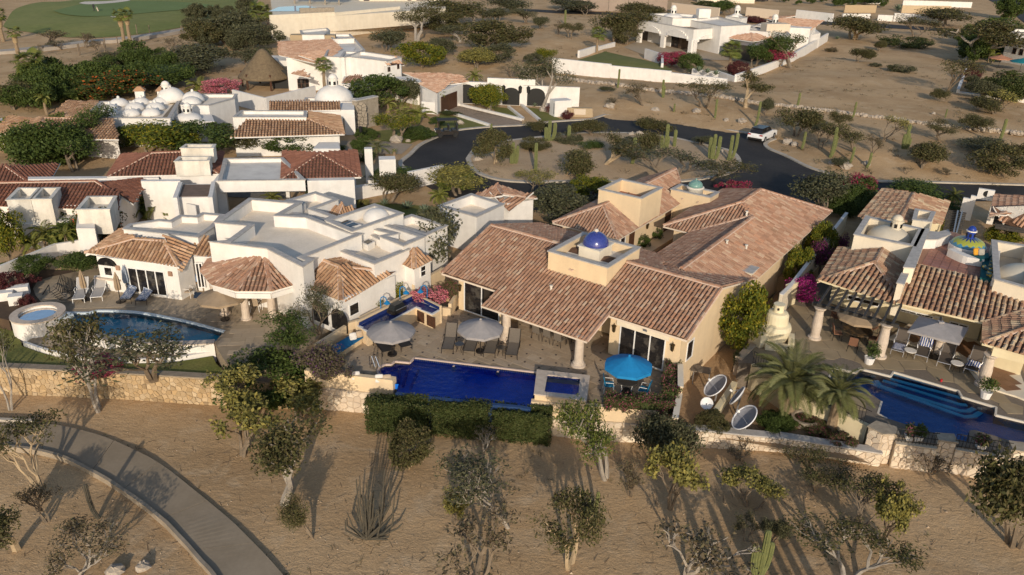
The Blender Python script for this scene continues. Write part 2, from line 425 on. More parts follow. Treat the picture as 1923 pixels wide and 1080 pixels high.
def arch_opening(house,A,B,s0,s1,z0,zs,name='arch_opening',mat=None,d=.012,trim=None):
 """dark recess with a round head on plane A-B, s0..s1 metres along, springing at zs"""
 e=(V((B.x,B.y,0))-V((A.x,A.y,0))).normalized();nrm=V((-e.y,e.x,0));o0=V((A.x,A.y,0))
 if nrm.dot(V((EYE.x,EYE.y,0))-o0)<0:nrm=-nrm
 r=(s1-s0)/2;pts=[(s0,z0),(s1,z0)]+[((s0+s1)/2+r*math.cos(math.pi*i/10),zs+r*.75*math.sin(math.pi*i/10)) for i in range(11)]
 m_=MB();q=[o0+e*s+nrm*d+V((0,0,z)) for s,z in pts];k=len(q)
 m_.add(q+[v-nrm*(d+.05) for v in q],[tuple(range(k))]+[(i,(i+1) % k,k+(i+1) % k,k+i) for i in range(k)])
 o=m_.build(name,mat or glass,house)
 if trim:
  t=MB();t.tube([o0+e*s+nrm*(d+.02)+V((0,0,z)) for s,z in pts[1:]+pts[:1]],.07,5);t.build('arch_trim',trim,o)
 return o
def voronoi(w,h,cell,rg,jit=.42):
 nx=max(1,round(w/cell));nz=max(1,round(h/cell));cx=w/nx;cz=h/nz
 S={(i,j):((i+.5+rg.uniform(-jit,jit))*cx,(j+.5+rg.uniform(-jit,jit))*cz) for i in range(-2,nx+2) for j in range(-2,nz+2)}
 out=[]
 for i in range(nx):
  for j in range(nz):
   s=S[i,j];poly=[(0,0),(w,0),(w,h),(0,h)]
   x0,x1,y0,y1=max(0,s[0]-2*cx),min(w,s[0]+2*cx),max(0,s[1]-2*cz),min(h,s[1]+2*cz)
   poly=[(x0,y0),(x1,y0),(x1,y1),(x0,y1)]
   for a in range(-2,3):
    for b in range(-2,3):
     if (a,b)==(0,0) or (i+a,j+b) not in S:continue
     t=S[i+a,j+b];nx_,ny_=t[0]-s[0],t[1]-s[1];c=(t[0]**2+t[1]**2-s[0]**2-s[1]**2)/2
     q=[];k=len(poly)
     for m_ in range(k):
      A,B=poly[m_],poly[(m_+1) % k];da=A[0]*nx_+A[1]*ny_-c;db=B[0]*nx_+B[1]*ny_-c
      if da<=0:q.append(A)
      if (da<0) != (db<0) and da != db:
       f=da/(da-db);q.append((A[0]+(B[0]-A[0])*f,A[1]+(B[1]-A[1])*f))
     poly=q
     if len(poly)<3:break
    if len(poly)<3:break
   if len(poly)<3:continue
   mx=sum(q[0] for q in poly)/len(poly);my=sum(q[1] for q in poly)/len(poly)
   out.append((s,[(mx+(q[0]-mx)*.93,my+(q[1]-my)*.93) for q in poly]))
 return out
def stone_face(parent,a,b,z0,z1,cell,mat,rg,singles=9999,proud=.045,name='stone',z0b=None,stuff=None):
 """field stones set proud on the upright face a-b (camera side); z0b: base height at b"""
 a=V((a[0],a[1],0));b=V((b[0],b[1],0));e=(b-a);L_=e.length;e.normalize();nrm=V((-e.y,e.x,0))
 if nrm.dot(V((0,0,0))-a)<0:nrm=-nrm
 n_=0
 for s,poly in voronoi(L_,z1-z0,cell,rg):
  k=len(poly);pr=proud*rg.uniform(.6,1.4)
  mx=sum(q[0] for q in poly)/k;my=sum(q[1] for q in poly)/k
  f0=[a+e*u+nrm*.002+V((0,0,z0+w)) for u,w in poly]
  f1=[a+e*(mx+(u-mx)*.9)+nrm*pr+V((0,0,z0+my+(w-my)*.9)) for u,w in poly]
  fs=[tuple(range(k,2*k))]+[(i,(i+1) % k,k+(i+1) % k,k+i) for i in range(k)]
  if n_<singles:MB().add(f0+f1,fs).build(name,mat,parent)
  else:stuff.add(f0+f1,fs)
  n_+=1
def pavers(parent,poly,ang,su,sv,z,mat,rg,singles=300,gap=.02,th=.02,vary=True,name='paver',holes=(),skip=0.0):
 """courses of slabs laid over a polygon; the nearest become parts, the rest one part"""
 c,s_=math.cos(ang),math.sin(ang)
 uv=[(q[0]*c+q[1]*s_,-q[0]*s_+q[1]*c) for q in poly]
 hu=[[(q[0]*c+q[1]*s_,-q[0]*s_+q[1]*c) for q in h] for h in holes]
 v=min(q[1] for q in uv);vmax=max(q[1] for q in uv);umin=min(q[0] for q in uv);umax=max(q[0] for q in uv)
 T=[]
 while v<vmax:
  hv=sv*(rg.choice((.7,1,1,1.3)) if vary else 1);u=umin-rg.uniform(0,su)*(1 if vary else 0)
  while u<umax:
   w=su*(rg.choice((.6,.8,1,1.2,1.5)) if vary else 1)
   q=[(u+gap/2,v+gap/2),(u+w-gap/2,v+gap/2),(u+w-gap/2,v+hv-gap/2),(u+gap/2,v+hv-gap/2)]
   if all(inside(uv,*k) for k in q) and not any(inside(h,*k) for h in hu for k in q) and rg.random()>=skip:
    T.append([V((k[0]*c-k[1]*s_,k[0]*s_+k[1]*c,0)) for k in q])
   u+=w
  v+=hv
 T.sort(key=lambda q:(V((q[0].x,q[0].y,z))-EYE).length)
 rest=MB()
 for i,q in enumerate(T):
  t=z+th*rg.uniform(.7,1.2)
  if i<singles:MB().prism(q,z,t).build(name,mat,parent)
  else:rest.prism(q,z,t)
 if rest.v:rest.build(name,mat,parent,kind='stuff')
def flags(parent,poly,cell,z,mat,rg,singles=300,th=.02,name='flagstone',holes=()):
 xs=[q[0] for q in poly];ys=[q[1] for q in poly];x0,y0=min(xs),min(ys);T=[]
 for s,pl in voronoi(max(xs)-x0,max(ys)-y0,cell,rg):
  mx=sum(k[0] for k in pl)/len(pl);my=sum(k[1] for k in pl)/len(pl);q=[(x0+mx+(u-mx)*1.045,y0+my+(v-my)*1.045) for u,v in pl]
  if all(inside(poly,*k) for k in q) and not any(inside(h,*k) for h in holes for k in q):T.append(q)
 T.sort(key=lambda q:(V((q[0][0],q[0][1],z))-EYE).length);rest=MB()
 for i,q in enumerate(T):
  t=z+th*rg.uniform(.7,1.2)
  if i<singles:MB().prism(q,z,t).build(name,mat,parent)
  else:rest.prism(q,z,t)
 if rest.v:rest.build(name,mat,parent,kind='stuff')
def kerb(name,pts,w,z0,z1,mat,closed=False,follow=False):
 m_=MB();P=[V((q[0],q[1])) for q in pts];n=len(P);L_=[];R_=[]
 for i in range(n):
  if closed:d=P[(i+1) % n]-P[i-1]
  else:d=P[min(i+1,n-1)]-P[max(i-1,0)]
  d.normalize();k=V((-d.y,d.x))*w/2;L_.append(P[i]+k);R_.append(P[i]-k)
 zz=[q[2] if follow else 0 for q in pts]
 vs=[(q.x,q.y,z+k) for T,z in ((L_,z0),(L_,z1),(R_,z1),(R_,z0)) for q,k in zip(T,zz)];fs=[]
 for i in range(n if closed else n-1):
  j=(i+1) % n;fs+=[(i,j,n+j,n+i),(n+i,n+j,2*n+j,2*n+i),(2*n+i,2*n+j,3*n+j,3*n+i)]
 m_.add(vs,fs);o=m_.build(name,mat);tag(o,kind='structure');return o
def sheet(name,poly,z,mat,kind='structure',th=None):
 m_=MB()
 if th:m_.prism(poly,z-th,z)
 else:m_.add([(q[0],q[1],z) for q in poly],[tuple(range(len(poly)))])
 o=m_.build(name,mat)
 if o.data.polygons[0].normal.z<0 and not th:o.data.flip_normals()
 if kind:o['kind']=kind
 return o
def freewall(name,label,pts,w,z0,z1,mat,cap=None,cat='wall',capw=.08,group=None):
 t=thing(name,label,cat,(pts[0][0],pts[0][1],z0),group);m_=MB();c=MB()
 for i in range(len(pts)-1):
  a,b=V((pts[i][0],pts[i][1])),V((pts[i+1][0],pts[i+1][1]));d=(b-a).normalized()
  zt=z1[i] if hasattr(z1,'__len__') else z1
  bb=b+d*w/2*(1 if i<len(pts)-2 else 0);aa=a+d*(w/2+.002 if i else 0)
  m_.seg(aa,bb,w,z0-.001*i,zt-.002*i)
  if cap:c.seg(aa,bb,w+capw,zt-.002*i+.003,zt+.06-.002*i)
 m_.build('wall_body',mat,t)
 if cap:c.build('coping',cap,t)
 return t
# ------------------------------------------------------------------ the ground
from mathutils import noise as mnoise
FZ=-2.3                                              # level of the open sand below the garden walls
def fz(x):                                             # the sand rises gently to the right
 return FZ if x<-13 else (FZ+.4*(x+13)/5 if x<-8 else (FZ+.4 if x<8 else (FZ+.4+.4*(x-8)/8 if x<16 else FZ+.8)))
def gpz(k,cx,cy,it=6):                              # place on the sand
 q=p(k,cx,cy,-1.9)
 for _ in range(it):q=p(k,cx,cy,fz(q.x))
 return q
def ground_mat(name,ca,cb,cc,track=True):
 m=bpy.data.materials.new(name);m.use_nodes=True;nt=m.node_tree;N=nt.nodes;L=nt.links
 b=N['Principled BSDF'];b.inputs['Roughness'].default_value=.95;b.inputs['Specular IOR Level'].default_value=.1
 g=N.new('ShaderNodeNewGeometry')
 def noise(sc,det=6,rough=.6,dist=0):
  n=N.new('ShaderNodeTexNoise');n.inputs['Scale'].default_value=sc;n.inputs['Detail'].default_value=det
  n.inputs['Roughness'].default_value=rough;n.inputs['Distortion'].default_value=dist;L.new(g.outputs['Position'],n.inputs['Vector']);return n
 def rng(src,a,b_,lo=0,hi=1):
  r=N.new('ShaderNodeMapRange');L.new(src,r.inputs[0]);r.inputs[1].default_value=a;r.inputs[2].default_value=b_;r.inputs[3].default_value=lo;r.inputs[4].default_value=hi;return r.outputs[0]
 def mix(f,a,b_):
  x=N.new('ShaderNodeMix');x.data_type='RGBA'
  L.new(f,x.inputs[0])
  for i,q in ((6,a),(7,b_)):
   if isinstance(q,tuple):x.inputs[i].default_value=(*q,1)
   else:L.new(q,x.inputs[i])
  return x.outputs[2]
 col=mix(rng(noise(.12,8,.65).outputs[0],.40,.62),ca,cb)
 col=mix(rng(noise(.5,8,.7,.6).outputs[0],.52,.70),col,cc)
 sp=noise(2.3,6,.75,.3)
 col=mix(rng(sp.outputs[0],.60,.72,0,.7),col,tuple(k*.55 for k in cb))
 fi=noise(14,3,.6)
 hs=N.new('ShaderNodeHueSaturation');L.new(col,hs.inputs['Color']);L.new(rng(fi.outputs[0],.25,.75,.80,1.18),hs.inputs['Value'])
 L.new(hs.outputs[0],b.inputs['Base Color'])
 mp=N.new('ShaderNodeMapping');mp.inputs['Scale'].default_value=(1.0,1.7,1);mp.inputs['Rotation'].default_value=(0,0,.5)
 L.new(g.outputs['Position'],mp.inputs['Vector'])
 n4=N.new('ShaderNodeTexNoise');n4.inputs['Scale'].default_value=2.6;n4.inputs['Detail'].default_value=9;n4.inputs['Roughness'].default_value=.72;n4.inputs['Distortion'].default_value=.4
 L.new(mp.outputs[0],n4.inputs['Vector'])
 ad=N.new('ShaderNodeMath');ad.operation='ADD';L.new(n4.outputs[0],ad.inputs[0])
 ml=N.new('ShaderNodeMath');ml.operation='MULTIPLY';ml.inputs[1].default_value=.12;L.new(fi.outputs[0],ml.inputs[0]);L.new(ml.outputs[0],ad.inputs[1])
 bp=N.new('ShaderNodeBump');bp.inputs['Distance'].default_value=.10;bp.inputs['Strength'].default_value=.7;L.new(ad.outputs[0],bp.inputs['Height']);L.new(bp.outputs[0],b.inputs['Normal'])
 return m
sand=ground_mat('sandy_earth',(.54,.375,.215),(.43,.285,.155),(.57,.42,.265))
sand2=ground_mat('raked_sand',(.52,.38,.24),(.46,.33,.21),(.54,.41,.27))
asphalt=M('fresh_asphalt',(.026,.024,.025),(.044,.040,.038),.22,.85,.004,40,fine=.15)
concrete=M('pale_kerb_concrete',(.50,.45,.38),(.40,.35,.29),2.0,.9,.003,30,fine=.08)
pathm=M('worn_cart_path_concrete',(.34,.275,.20),(.275,.22,.155),.45,.9,fine=.05)
def lotpoly(L):return [G(*q) for q in L]
LOTS=[(lotpoly([(1148,222),(1228,227),(1363,249),(1425,252),(1462,266),(1445,274),(1477,296),(1517,317),(1557,331),(1592,339),(1638,344),(1745,346),(1923,351),(2100,356),(2100,150),(1800,130),(1600,110),(1480,105),(1385,150),(1240,150),(1037,138),(1020,180),(1080,215)]),.9,.10,.22),
  (lotpoly([(680,85),(900,80),(1000,30),(1200,30),(1180,100),(1080,105),(1030,140),(1000,190),(860,140),(770,140)]),.8,.06,.3),
  (lotpoly([(0,95),(240,100),(400,60),(470,90),(440,150),(200,200),(0,220)]),.6,.04,.35)]
def edge_d(poly,x,y):
 q=V((x,y));d=1e9;n=len(poly)
 for i in range(n):
  a=V((poly[i].x,poly[i].y));b=V((poly[(i+1) % n].x,poly[(i+1) % n].y));e=b-a
  t=max(0,min(1,(q-a).dot(e)/max(e.length_squared,1e-9)));d=min(d,(a+e*t-q).length)
 return d
def yback(x):return 50.0 if x<-8 else (47.0 if x<12.5 else 52.0)
def terr(x,y):
 if y<yback(x):return fz(x) + .07*mnoise.noise(V((x*.35,y*.35,3))) + (.03*mnoise.noise(V((x*1.3,y*1.3,9))))
 h=-.02
 for poly,hm,sl,nz in LOTS:
  if inside(poly,x,y):
   d=edge_d(poly,x,y);h=min(d*sl,hm) + nz*min(1,d/4)*(mnoise.noise(V((x*.11,y*.11,1)))+.35*mnoise.noise(V((x*.4,y*.4,2)))) - .02
 return h
def gp(x,y,z=0.0):
 q=G(x,y,z)
 for _ in range(4):q=G(x,y,terr(q.x,q.y))
 return q
def pgp(k,cx,cy):return gp(*px(k,cx,cy))
xs=[-600,-400,-260,-180,-130,-100,-80,-66,-56,-48,-42]+[-38+.5*i for i in range(153)]+[42,48,56,66,80,100,130,180,260,400,600]
ys=[5,10,14]+[16+.4*i for i in range(60)]+[40+1.0*i for i in range(60)]+[100+2.5*i for i in range(32)]+[185,195,210,230,260,300,360,450,600,900,1400]
ys+=[46.99,47.01,49.99,50.01,51.99,52.01];ys=sorted(set(ys))
gm=MB();nx=len(xs)
gm.v=[V((x,y,terr(x,y))) for y in ys for x in xs]
gm.f=[(j*nx+i,j*nx+i+1,(j+1)*nx+i+1,(j+1)*nx+i) for j in range(len(ys)-1) for i in range(nx-1)];gm.m=[0]*len(gm.f)
ground=gm.build('ground',sand,smooth=True,kind='structure',at=(0,0,0))
# road: asphalt ring round a planted island
def L2(pts,z=0.0):return [G(x,y,z) for x,y in pts]
outer_far=spline(L2([(783,341),(765,322),(752,307),(771,290),(789,273),(818,259),(856,246),(920,239),(980,236),(1043,229),(1105,225),(1122,221),(1135,217),(1148,217),(1228,222),(1300,231),(1363,244),(1410,252),(1455,262)]),5)
spur=spline(L2([(1455,262),(1442,267),(1437,273),(1446,281),(1477,294),(1517,314),(1557,327),(1592,335),(1638,341),(1745,343),(1923,348),(2200,356)]),5)
near=L2([(2200,385),(1923,379),(1700,377),(1560,385),(1500,392),(1300,398),(1100,402),(960,392),(900,384),(830,366)])
road=sheet('road',outer_far+spur[1:]+near,.012,asphalt)
kerb('kerb',outer_far,.45,0,.13,concrete);kerb('kerb',spur,.45,0,.13,concrete)
isl=spline(L2([(879,300),(888,318),(910,331),(947,340),(1000,343),(1060,342),(1126,341),(1200,343),(1270,342),(1330,335),(1370,325),(1387,311),(1384,296),(1368,284),(1330,275),(1290,266),(1263,260),(1210,253),(1150,251),(1089,252),(1054,255),(987,262),(930,270),(895,281),(879,300)]),4)[:-1]
kerb('kerb',isl,.5,0,.15,concrete,closed=True)
def bumpy(name,poly,z,amp,sc,mat,res=1.0,rise=.25,slope=.12):
 xs_=[q[0] for q in poly];ys_=[q[1] for q in poly];P=inset(poly,.15);m_=MB()
 b=bmesh.new();vs=[b.verts.new((q[0],q[1],z)) for q in P];b.faces.new(vs)
 bmesh.ops.triangulate(b,faces=b.faces[:])
 for _ in range(5):
  e=[k for k in b.edges if k.calc_length()>res*1.5]
  if not e:break
  bmesh.ops.subdivide_edges(b,edges=e,cuts=1);bmesh.ops.triangulate(b,faces=b.faces[:])
 PV=[V((q[0],q[1],0)) for q in P]
 for q in b.verts:
  d=edge_d(PV,q.co.x,q.co.y);q.co.z=z+min(d*slope,rise)+amp*min(1,d)*mnoise.noise(V((q.co.x*sc,q.co.y*sc,4)))
 me=bpy.data.meshes.new(name);b.to_mesh(me);b.free();me.materials.append(mat)
 me.polygons.foreach_set('use_smooth',[True]*len(me.polygons))
 o=lk(bpy.data.objects.new(name,me));o['kind']='structure'
 return o
bumpy('island_ground',isl,.13,.06,.5,sand2,1.6,.2,.1)
def island_z(q):return .3
# concrete cart path across the sand, cast in slabs, raised edge on its lower side
up_e=spline([gpz('d1',*q)+V((0,0,.15)) for q in [(-300,10),(0,25),(240,35),(430,50),(650,102),(800,155),(960,228),(1080,290),(1200,372),(1310,460),(1425,553),(1530,640),(1640,735),(1750,845),(1862,960),(2000,1120),(2080,1250)]],4)
lo_e=spline([gpz('d1',*q)+V((0,0,.15)) for q in [(-330,190),(0,208),(200,222),(380,260),(500,304),(640,376),(740,430),(830,488),(930,555),(1030,628),(1110,695),(1170,745),(1250,830),(1320,905),(1410,1010),(1500,1110),(1600,1290)]],4)
cp=thing('cart_path','curved grey concrete cart path crossing the sand below the stone wall','path',(*up_e[20].xy,FZ));cp['kind']='structure'
del cp['category']
def cutpath(i0,i1):
 m_=MB();a=up_e[i0:i1+1];b=lo_e[i0:i1+1];g=.012
 a=[a[0]+(a[1]-a[0]).normalized()*g]+a[1:-1]+[a[-1]-(a[-1]-a[-2]).normalized()*g]
 b=[b[0]+(b[1]-b[0]).normalized()*g]+b[1:-1]+[b[-1]-(b[-1]-b[-2]).normalized()*g]
 k=len(a);z0=V((0,0,-.4))
 vs=a+b+[q+z0 for q in a]+[q+z0 for q in b];fs=[]
 for i in range(k-1):fs+=[(i,k+i,k+i+1,i+1),(2*k+i,i,i+1,2*k+i+1),(k+i,3*k+i,3*k+i+1,k+i+1)]
 fs+=[(0,2*k,3*k,k),(k-1,2*k-1,4*k-1,3*k-1)]
 m_.add(vs,fs);return m_.build('path_slab',pathm,cp)
cuts=[0,10,20,29,41,53,len(up_e)-1]
for i in range(len(cuts)-1):cutpath(cuts[i],min(cuts[i+1],len(lo_e)-1))
edgec=M('weathered_path_edge',(.36,.30,.23),(.28,.23,.17),2,.9,fine=.1)
kerb('path_edge',lo_e,.16,-.2,.14,edgec,follow=True)
kerb('path_edge',[q+V((0,.12,0)) for q in up_e[:9]],.2,-.2,.12,concrete,follow=True)
# golf course in the distance
grass_g=M('golf_turf',(.16,.185,.045),(.21,.215,.065),.06,.95,.05,.6,fine=.12)
grass_f=M('golf_green',(.15,.21,.065),(.13,.18,.055),.1,.95,.03,.6,fine=.06)
lawnm=M('garden_lawn',(.13,.145,.032),(.18,.17,.05),.5,.95,.02,14,fine=.2)
fw=spline(L2([(4,50),(10,40),(28,17),(70,5),(115,3),(170,-3),(330,-12),(480,-20)]),4)+spline(L2([(485,2),(453,21),(400,38),(350,50),(268,64),(188,71),(140,71),(102,69),(60,62),(18,56),(4,50)]),4)[:-1]
fairway=bumpy('golf_fairway',fw,.05,.0,.03,grass_g,9,.8,.06)
sheet('putting_green',spline(L2([(100,20),(180,4),(300,2),(390,8),(400,14),(320,20),(200,30),(130,28),(100,20)],.87),5)[:-1],.87,grass_f)
bunk=M('white_bunker_sand',(.66,.60,.52),(.58,.52,.45),.3,.95)
sheet('sand_bunker',spline(L2([(148,6),(160,3),(200,2),(238,-1),(243,1),(215,5),(170,8),(148,6)],.9),4)[:-1],.89,bunk)
sheet('sand_bunker',spline(L2([(207,31),(214,29.5),(221,31),(214,32.5),(207,31)],.9),4)[:-1],.89,bunk)
kerb('golf_path',spline(L2([(-40,105),(40,99),(128,89),(180,82),(230,78),(300,68),(365,57)]),5),2.6,0,.62,M('pale_golf_path',(.45,.40,.34),(.38,.33,.28),.2,.9))
# ------------------------------------------------------------------ middle property: cream house with clay tile roofs
_a=R(-34.9);CO=G(857,583,0);CE1=V((math.cos(_a),math.sin(_a),0));CE2=V((-math.sin(_a),math.cos(_a),0))
def H(u,v,z=0.0):q=CO+CE1*u+CE2*v;return V((q.x,q.y,z))
def HR(u0,u1,v0,v1):return [H(u0,v0),H(u1,v0),H(u1,v1),H(u0,v1)]
ch=thing('cream_house','cream villa with pinkish clay tiles and cobalt dome, behind the long blue pool','house',H(7,4))
for q,z0,z1 in ((HR(0,3.4,.25,9.6),0,2.32),(HR(3.4,10.3,3.2,9.61),0,2.315),(HR(10.3,14.6,1.1,9.9),-1.2,2.33),(HR(0,4.4,12.4,25.8),0,2.42),(HR(8.9,14.4,9.9,27.2),-1.2,2.38),(HR(6.8,8.9,16.9,27.1),0,2.36)):MB().prism(q,z0,z1).build('wall',cream,ch)
# gable ends close the verges of the front wing
gz=lambda v:2.3+.329*(v+.1) if v<5.07 else 4.0-.262*(v-5.07)
for u in (0.002,14.42):
 g=MB()
 vs=[(.27,2.2),(9.5,2.2),(9.5,gz(9.5)-.13),(5.07,3.87),(.27,gz(.27)-.13)] if u<1 else [(1.12,2.2),(9.8,2.2),(9.8,gz(9.8)-.13),(5.07,3.87),(1.12,gz(1.12)-.13)]
 a=[H(u,v,z) for v,z in vs];b=[q+CE1*.17 for q in a];n=len(a)
 g.add(a+b,[tuple(range(n-1,-1,-1)),tuple(range(n,2*n))]+[(i,(i+1) % n,n+(i+1) % n,n+i) for i in range(n)]);g.build('gable',cream,ch)
rf=Roof(tile_m,.235,.40,fascia=M('pale_eave_edge',(.66,.56,.46)))
rf.plane([H(-1.1,-.1,gz(-.1)),H(3.13,-.1,gz(-.1)),H(3.13,-1.5,gz(-1.5)),H(10.3,-1.5,gz(-1.5)),H(10.3,.7,gz(.7)),H(15.05,.7,gz(.7)),H(15.0,5.07,4),H(-1.1,5.07,4)],holes=[[H(4.95,2.7,3.2),H(9,2.7,3.2),H(9,6,4.3),H(4.95,6,4.3)]])
rf.plane([H(-1.1,10.9,gz(10.9)),H(8.6,10.9,gz(10.9)),H(10.6,6.9,gz(6.9)),H(12.0,6.9,gz(6.9)),H(14.9,11.0,gz(11)),H(15.0,5.07,4),H(-1.1,5.07,4)],holes=[[H(4.95,4,4.2),H(9,4,4.2),H(9,6.75,3.5),H(4.95,6.75,3.5)]])
rf.ridge(H(-1.1,5.07,4.0),H(4.9,5.07,4.0));rf.ridge(H(9.05,5.07,4.0),H(15,5.07,4.0))
rf.ridge(H(-1.1,-.1,2.32),H(-1.1,5.0,4.0),.09);rf.ridge(H(15.03,.7,2.58),H(15,5.0,4.0),.09);rf.ridge(H(10.3,-1.5,1.86),H(10.3,.7,2.58),.09)
rf.finish(ch,singles=300)
# east wing
re_=Roof(tile_m,.235,.40,fascia=M('pale_eave_edge',(.66,.56,.46)))
k=.39;ez=lambda u:2.4+k*(15-u)
re_.plane([H(15,11,2.4),H(15,27.9,2.4),H(10.4,24,ez(10.4)),H(10.4,20,ez(10.4)),H(11.75,18.8,ez(11.75)),H(11.75,6.9,ez(11.75)),H(12.1,6.9,ez(12.1))])
re_.plane([H(8.3,16.4,2.4),H(8.3,11.0,2.4),H(10.6,6.9,3.25),H(11.75,6.9,3.6),H(11.75,18.8,3.6)])
re_.plane([H(6.15,28,2.42),H(6.15,16.35,2.42),H(10.4,20,ez(10.4)),H(10.4,24,ez(10.4))])
re_.plane([H(6.15,16.35,2.42),H(8.4,16.35,2.42),H(11.7,19.1,3.72),H(10.4,20,ez(10.4))])
re_.plane([H(15,27.9,2.4),H(6.15,28,2.42),H(10.4,24,ez(10.4))])
re_.ridge(H(11.75,6.95,3.68),H(11.75,18.9,3.68));re_.ridge(H(10.4,20,4.2),H(10.4,24,4.2));re_.ridge(H(6.15,16.35,2.45),H(10.4,20,4.2))
re_.ridge(H(15,27.9,2.42),H(10.4,24,4.2));re_.ridge(H(8.3,16.45,2.44),H(11.7,19.1,3.74),.09);re_.ridge(H(12.1,6.9,3.55),H(15,11,2.44),.08)
re_.finish(ch)
# middle wing with roof terrace box
rm_=Roof(tile_m,.235,.40,fascia=M('pale_eave_edge',(.66,.56,.46)))
box2=[H(1.4,14.9,3),H(4.9,14.9,3),H(4.9,18.3,3),H(1.4,18.3,3)]
rm_.plane([H(-.6,11.9,2.4),H(4.85,11.9,2.4),H(2.3,14.1,3.8)])
rm_.plane([H(4.85,11.9,2.4),H(4.85,23.2,2.4),H(2.3,26.4,3.8),H(2.3,14.1,3.8)],holes=[box2])
rm_.plane([H(-.6,26.4,2.4),H(-.6,11.9,2.4),H(2.3,14.1,3.8),H(2.3,26.4,3.8)],holes=[box2])
rm_.ridge(H(2.3,14.1,3.8),H(2.3,14.95,3.8));rm_.ridge(H(2.3,18.4,3.8),H(2.3,26.4,3.8));rm_.ridge(H(-.6,11.9,2.4),H(2.3,14.1,3.8));rm_.ridge(H(4.85,11.9,2.4),H(2.3,14.1,3.8),.09)
rm_.ridge(H(4.85,23.2,2.42),H(2.3,26.4,3.8),.09)
rm_.finish(ch)
terra=M('terracotta_floor_tile',(.28,.12,.08),cols=[(.26,.11,.07),(.31,.14,.09),(.23,.095,.065)],rough=.6,isl=.1)
parapet(ch,HR(1.4,4.9,14.9,18.3),2.5,3.75,4.6,cream,terra,.2)
parapet(ch,HR(4.0,7.3,22.0,23.75),0,3.1,3.4,cream,roofgrey,.2)
parapet(ch,HR(4.95,9.0,2.7,6.75),2.6,3.85,4.4,cream,roofgrey,.22)
for nm,prof,c,mt in (('lantern_drum',[(.62,3.1),(.62,3.62),(.70,3.66),(.70,3.76),(.58,3.80)],H(5.65,22.88),white2),('green_dome',[(r_,z_) for r_,z_ in dome_prof(.58,.5,6,3.8)]+[(.06,4.32),(.07,4.40),(.02,4.45)],H(5.65,22.88),M('green_glazed_dome_tile',(.12,.26,.24),(.20,.33,.30),9,.3,cols=None,fine=.2)),
     ('blue_dome',[(.80,4.58)]+[(r_,z_) for r_,z_ in dome_prof(.80,.78,7,4.60)],H(6.76,5.2),M('cobalt_mosaic_dome',(.025,.04,.21),(.05,.07,.30),16,.22,spec=.6,fine=.5)),('dome_finial',[(.05,5.36),(.13,5.42),(.13,5.50),(.06,5.56)],H(6.76,5.2),white2)):
 MB().lathe(prof,(c.x,c.y,0),20).build(nm,mt,ch,smooth=True)
q=MB();q.prism(HR(6.05,7.48,4.42,6.0),3.85,4.5);q.build('dome_plinth',palecream,ch)
q=MB();q.prism(HR(5.97,7.56,4.34,6.08),4.503,4.58);q.build('plinth_cap',white2,ch)
q=MB();q.box(*H(7.55,5.2),.2,.7,.02,.01)
q=MB();c1_=H(13.6,11.5);q.prism(HR(13.2,14.7,11.1,12.2),2.0,2.75);q.build('parapet_stub',palecream,ch)
q=MB();q.prism(HR(13.12,14.78,11.02,12.28),2.753,2.82);q.build('coping',coping,ch)
for u,v,z in ((6.6,2.68,3.7),(6.75,2.68,3.7),(5.1,21.98,2.9),(6.4,21.98,2.9)):
 q=MB();b=H(u,v,z);q.tube([b,b-CE2*.16],.05,7);q.build('drain_spout',mortar,ch)
for u,v in ((11.4,18.6),(13.2,14.0),(6.2,1.2),(12.2,13.0)):
 q=MB();z=(ez(u) if v>8 else gz(v));b=H(u,v,z);q.tube([b,b+V((0,0,.28))],.07,7);q.tube([b+V((0,0,.28)),b+V((0,0,.34))],.11,7);q.build('vent_pipe',white2,ch)
# doors, columns, lamps
window3(ch,H(.44,.25,.06),H(3.2,.25,2.12),2,'sliding_door');window3(ch,H(10.95,1.1,.06),H(13.75,1.1,2.2),3,'sliding_door')
window3(ch,H(4.4,13.1,.9),H(4.4,13.9,2.1),1,'window');window3(ch,H(4.4,14.5,.03),H(4.4,15.3,2.15),1,'door',wood,wood);window3(ch,H(4.4,20.5,.03),H(4.4,21.5,2.15),1,'door',wood,wood)
window3(ch,H(14.6,2.0,.5),H(14.6,2.9,1.7),1,'window');window3(ch,H(4.3,3.2,.03),H(7.0,3.2,2.0),3,'sliding_door')
q=MB();q.prism(HR(10.75,13.95,.98,1.085),2.0,2.3);q.build('door_lintel',palecream,ch)
for u,v,h in ((4.75,-1.2,1.95),(9.7,-1.2,1.95)):
 c=H(u,v);q=MB();q.lathe([(.42,0),(.42,.10),(.33,.14),(.33,.26),(.26,.34),(.24,h-.3),(.24,h-.2),(.30,h-.14),(.30,h)],(c.x,c.y,0),16);q.build('column',colstone,ch,smooth=False)
q=MB();q.prism(HR(4.45,10.1,-1.32,-1.06),1.75,1.92);q.build('porch_beam',palecream,ch)
def sconce(house,a,nrm,s=1.0):
 b=a+nrm*.12;q=MB()
 q.lathe([(.05*s,.05),(.13*s,.0),(.13*s,-.06),(.10*s,-.1),(.08*s,-.36),(.04*s,-.42)],b,6);q.tube([a,a+nrm*.13],.02,4);q.tube([b,b+V((0,0,.16*s))],.015,4)
 return q.build('wall_lantern',M('brass_lantern',(.10,.07,.03),(.05,.035,.02),8,.4,metal=.6),house)
for u in (.18,10.62,14.2):sconce(ch,H(u,.25 if u<1 else 1.1,1.75 if u<1 else 1.9),-CE2)
sconce(ch,H(4.4,17.2,2.0),CE1);sconce(ch,H(10.3,2.2,1.9),-CE1)
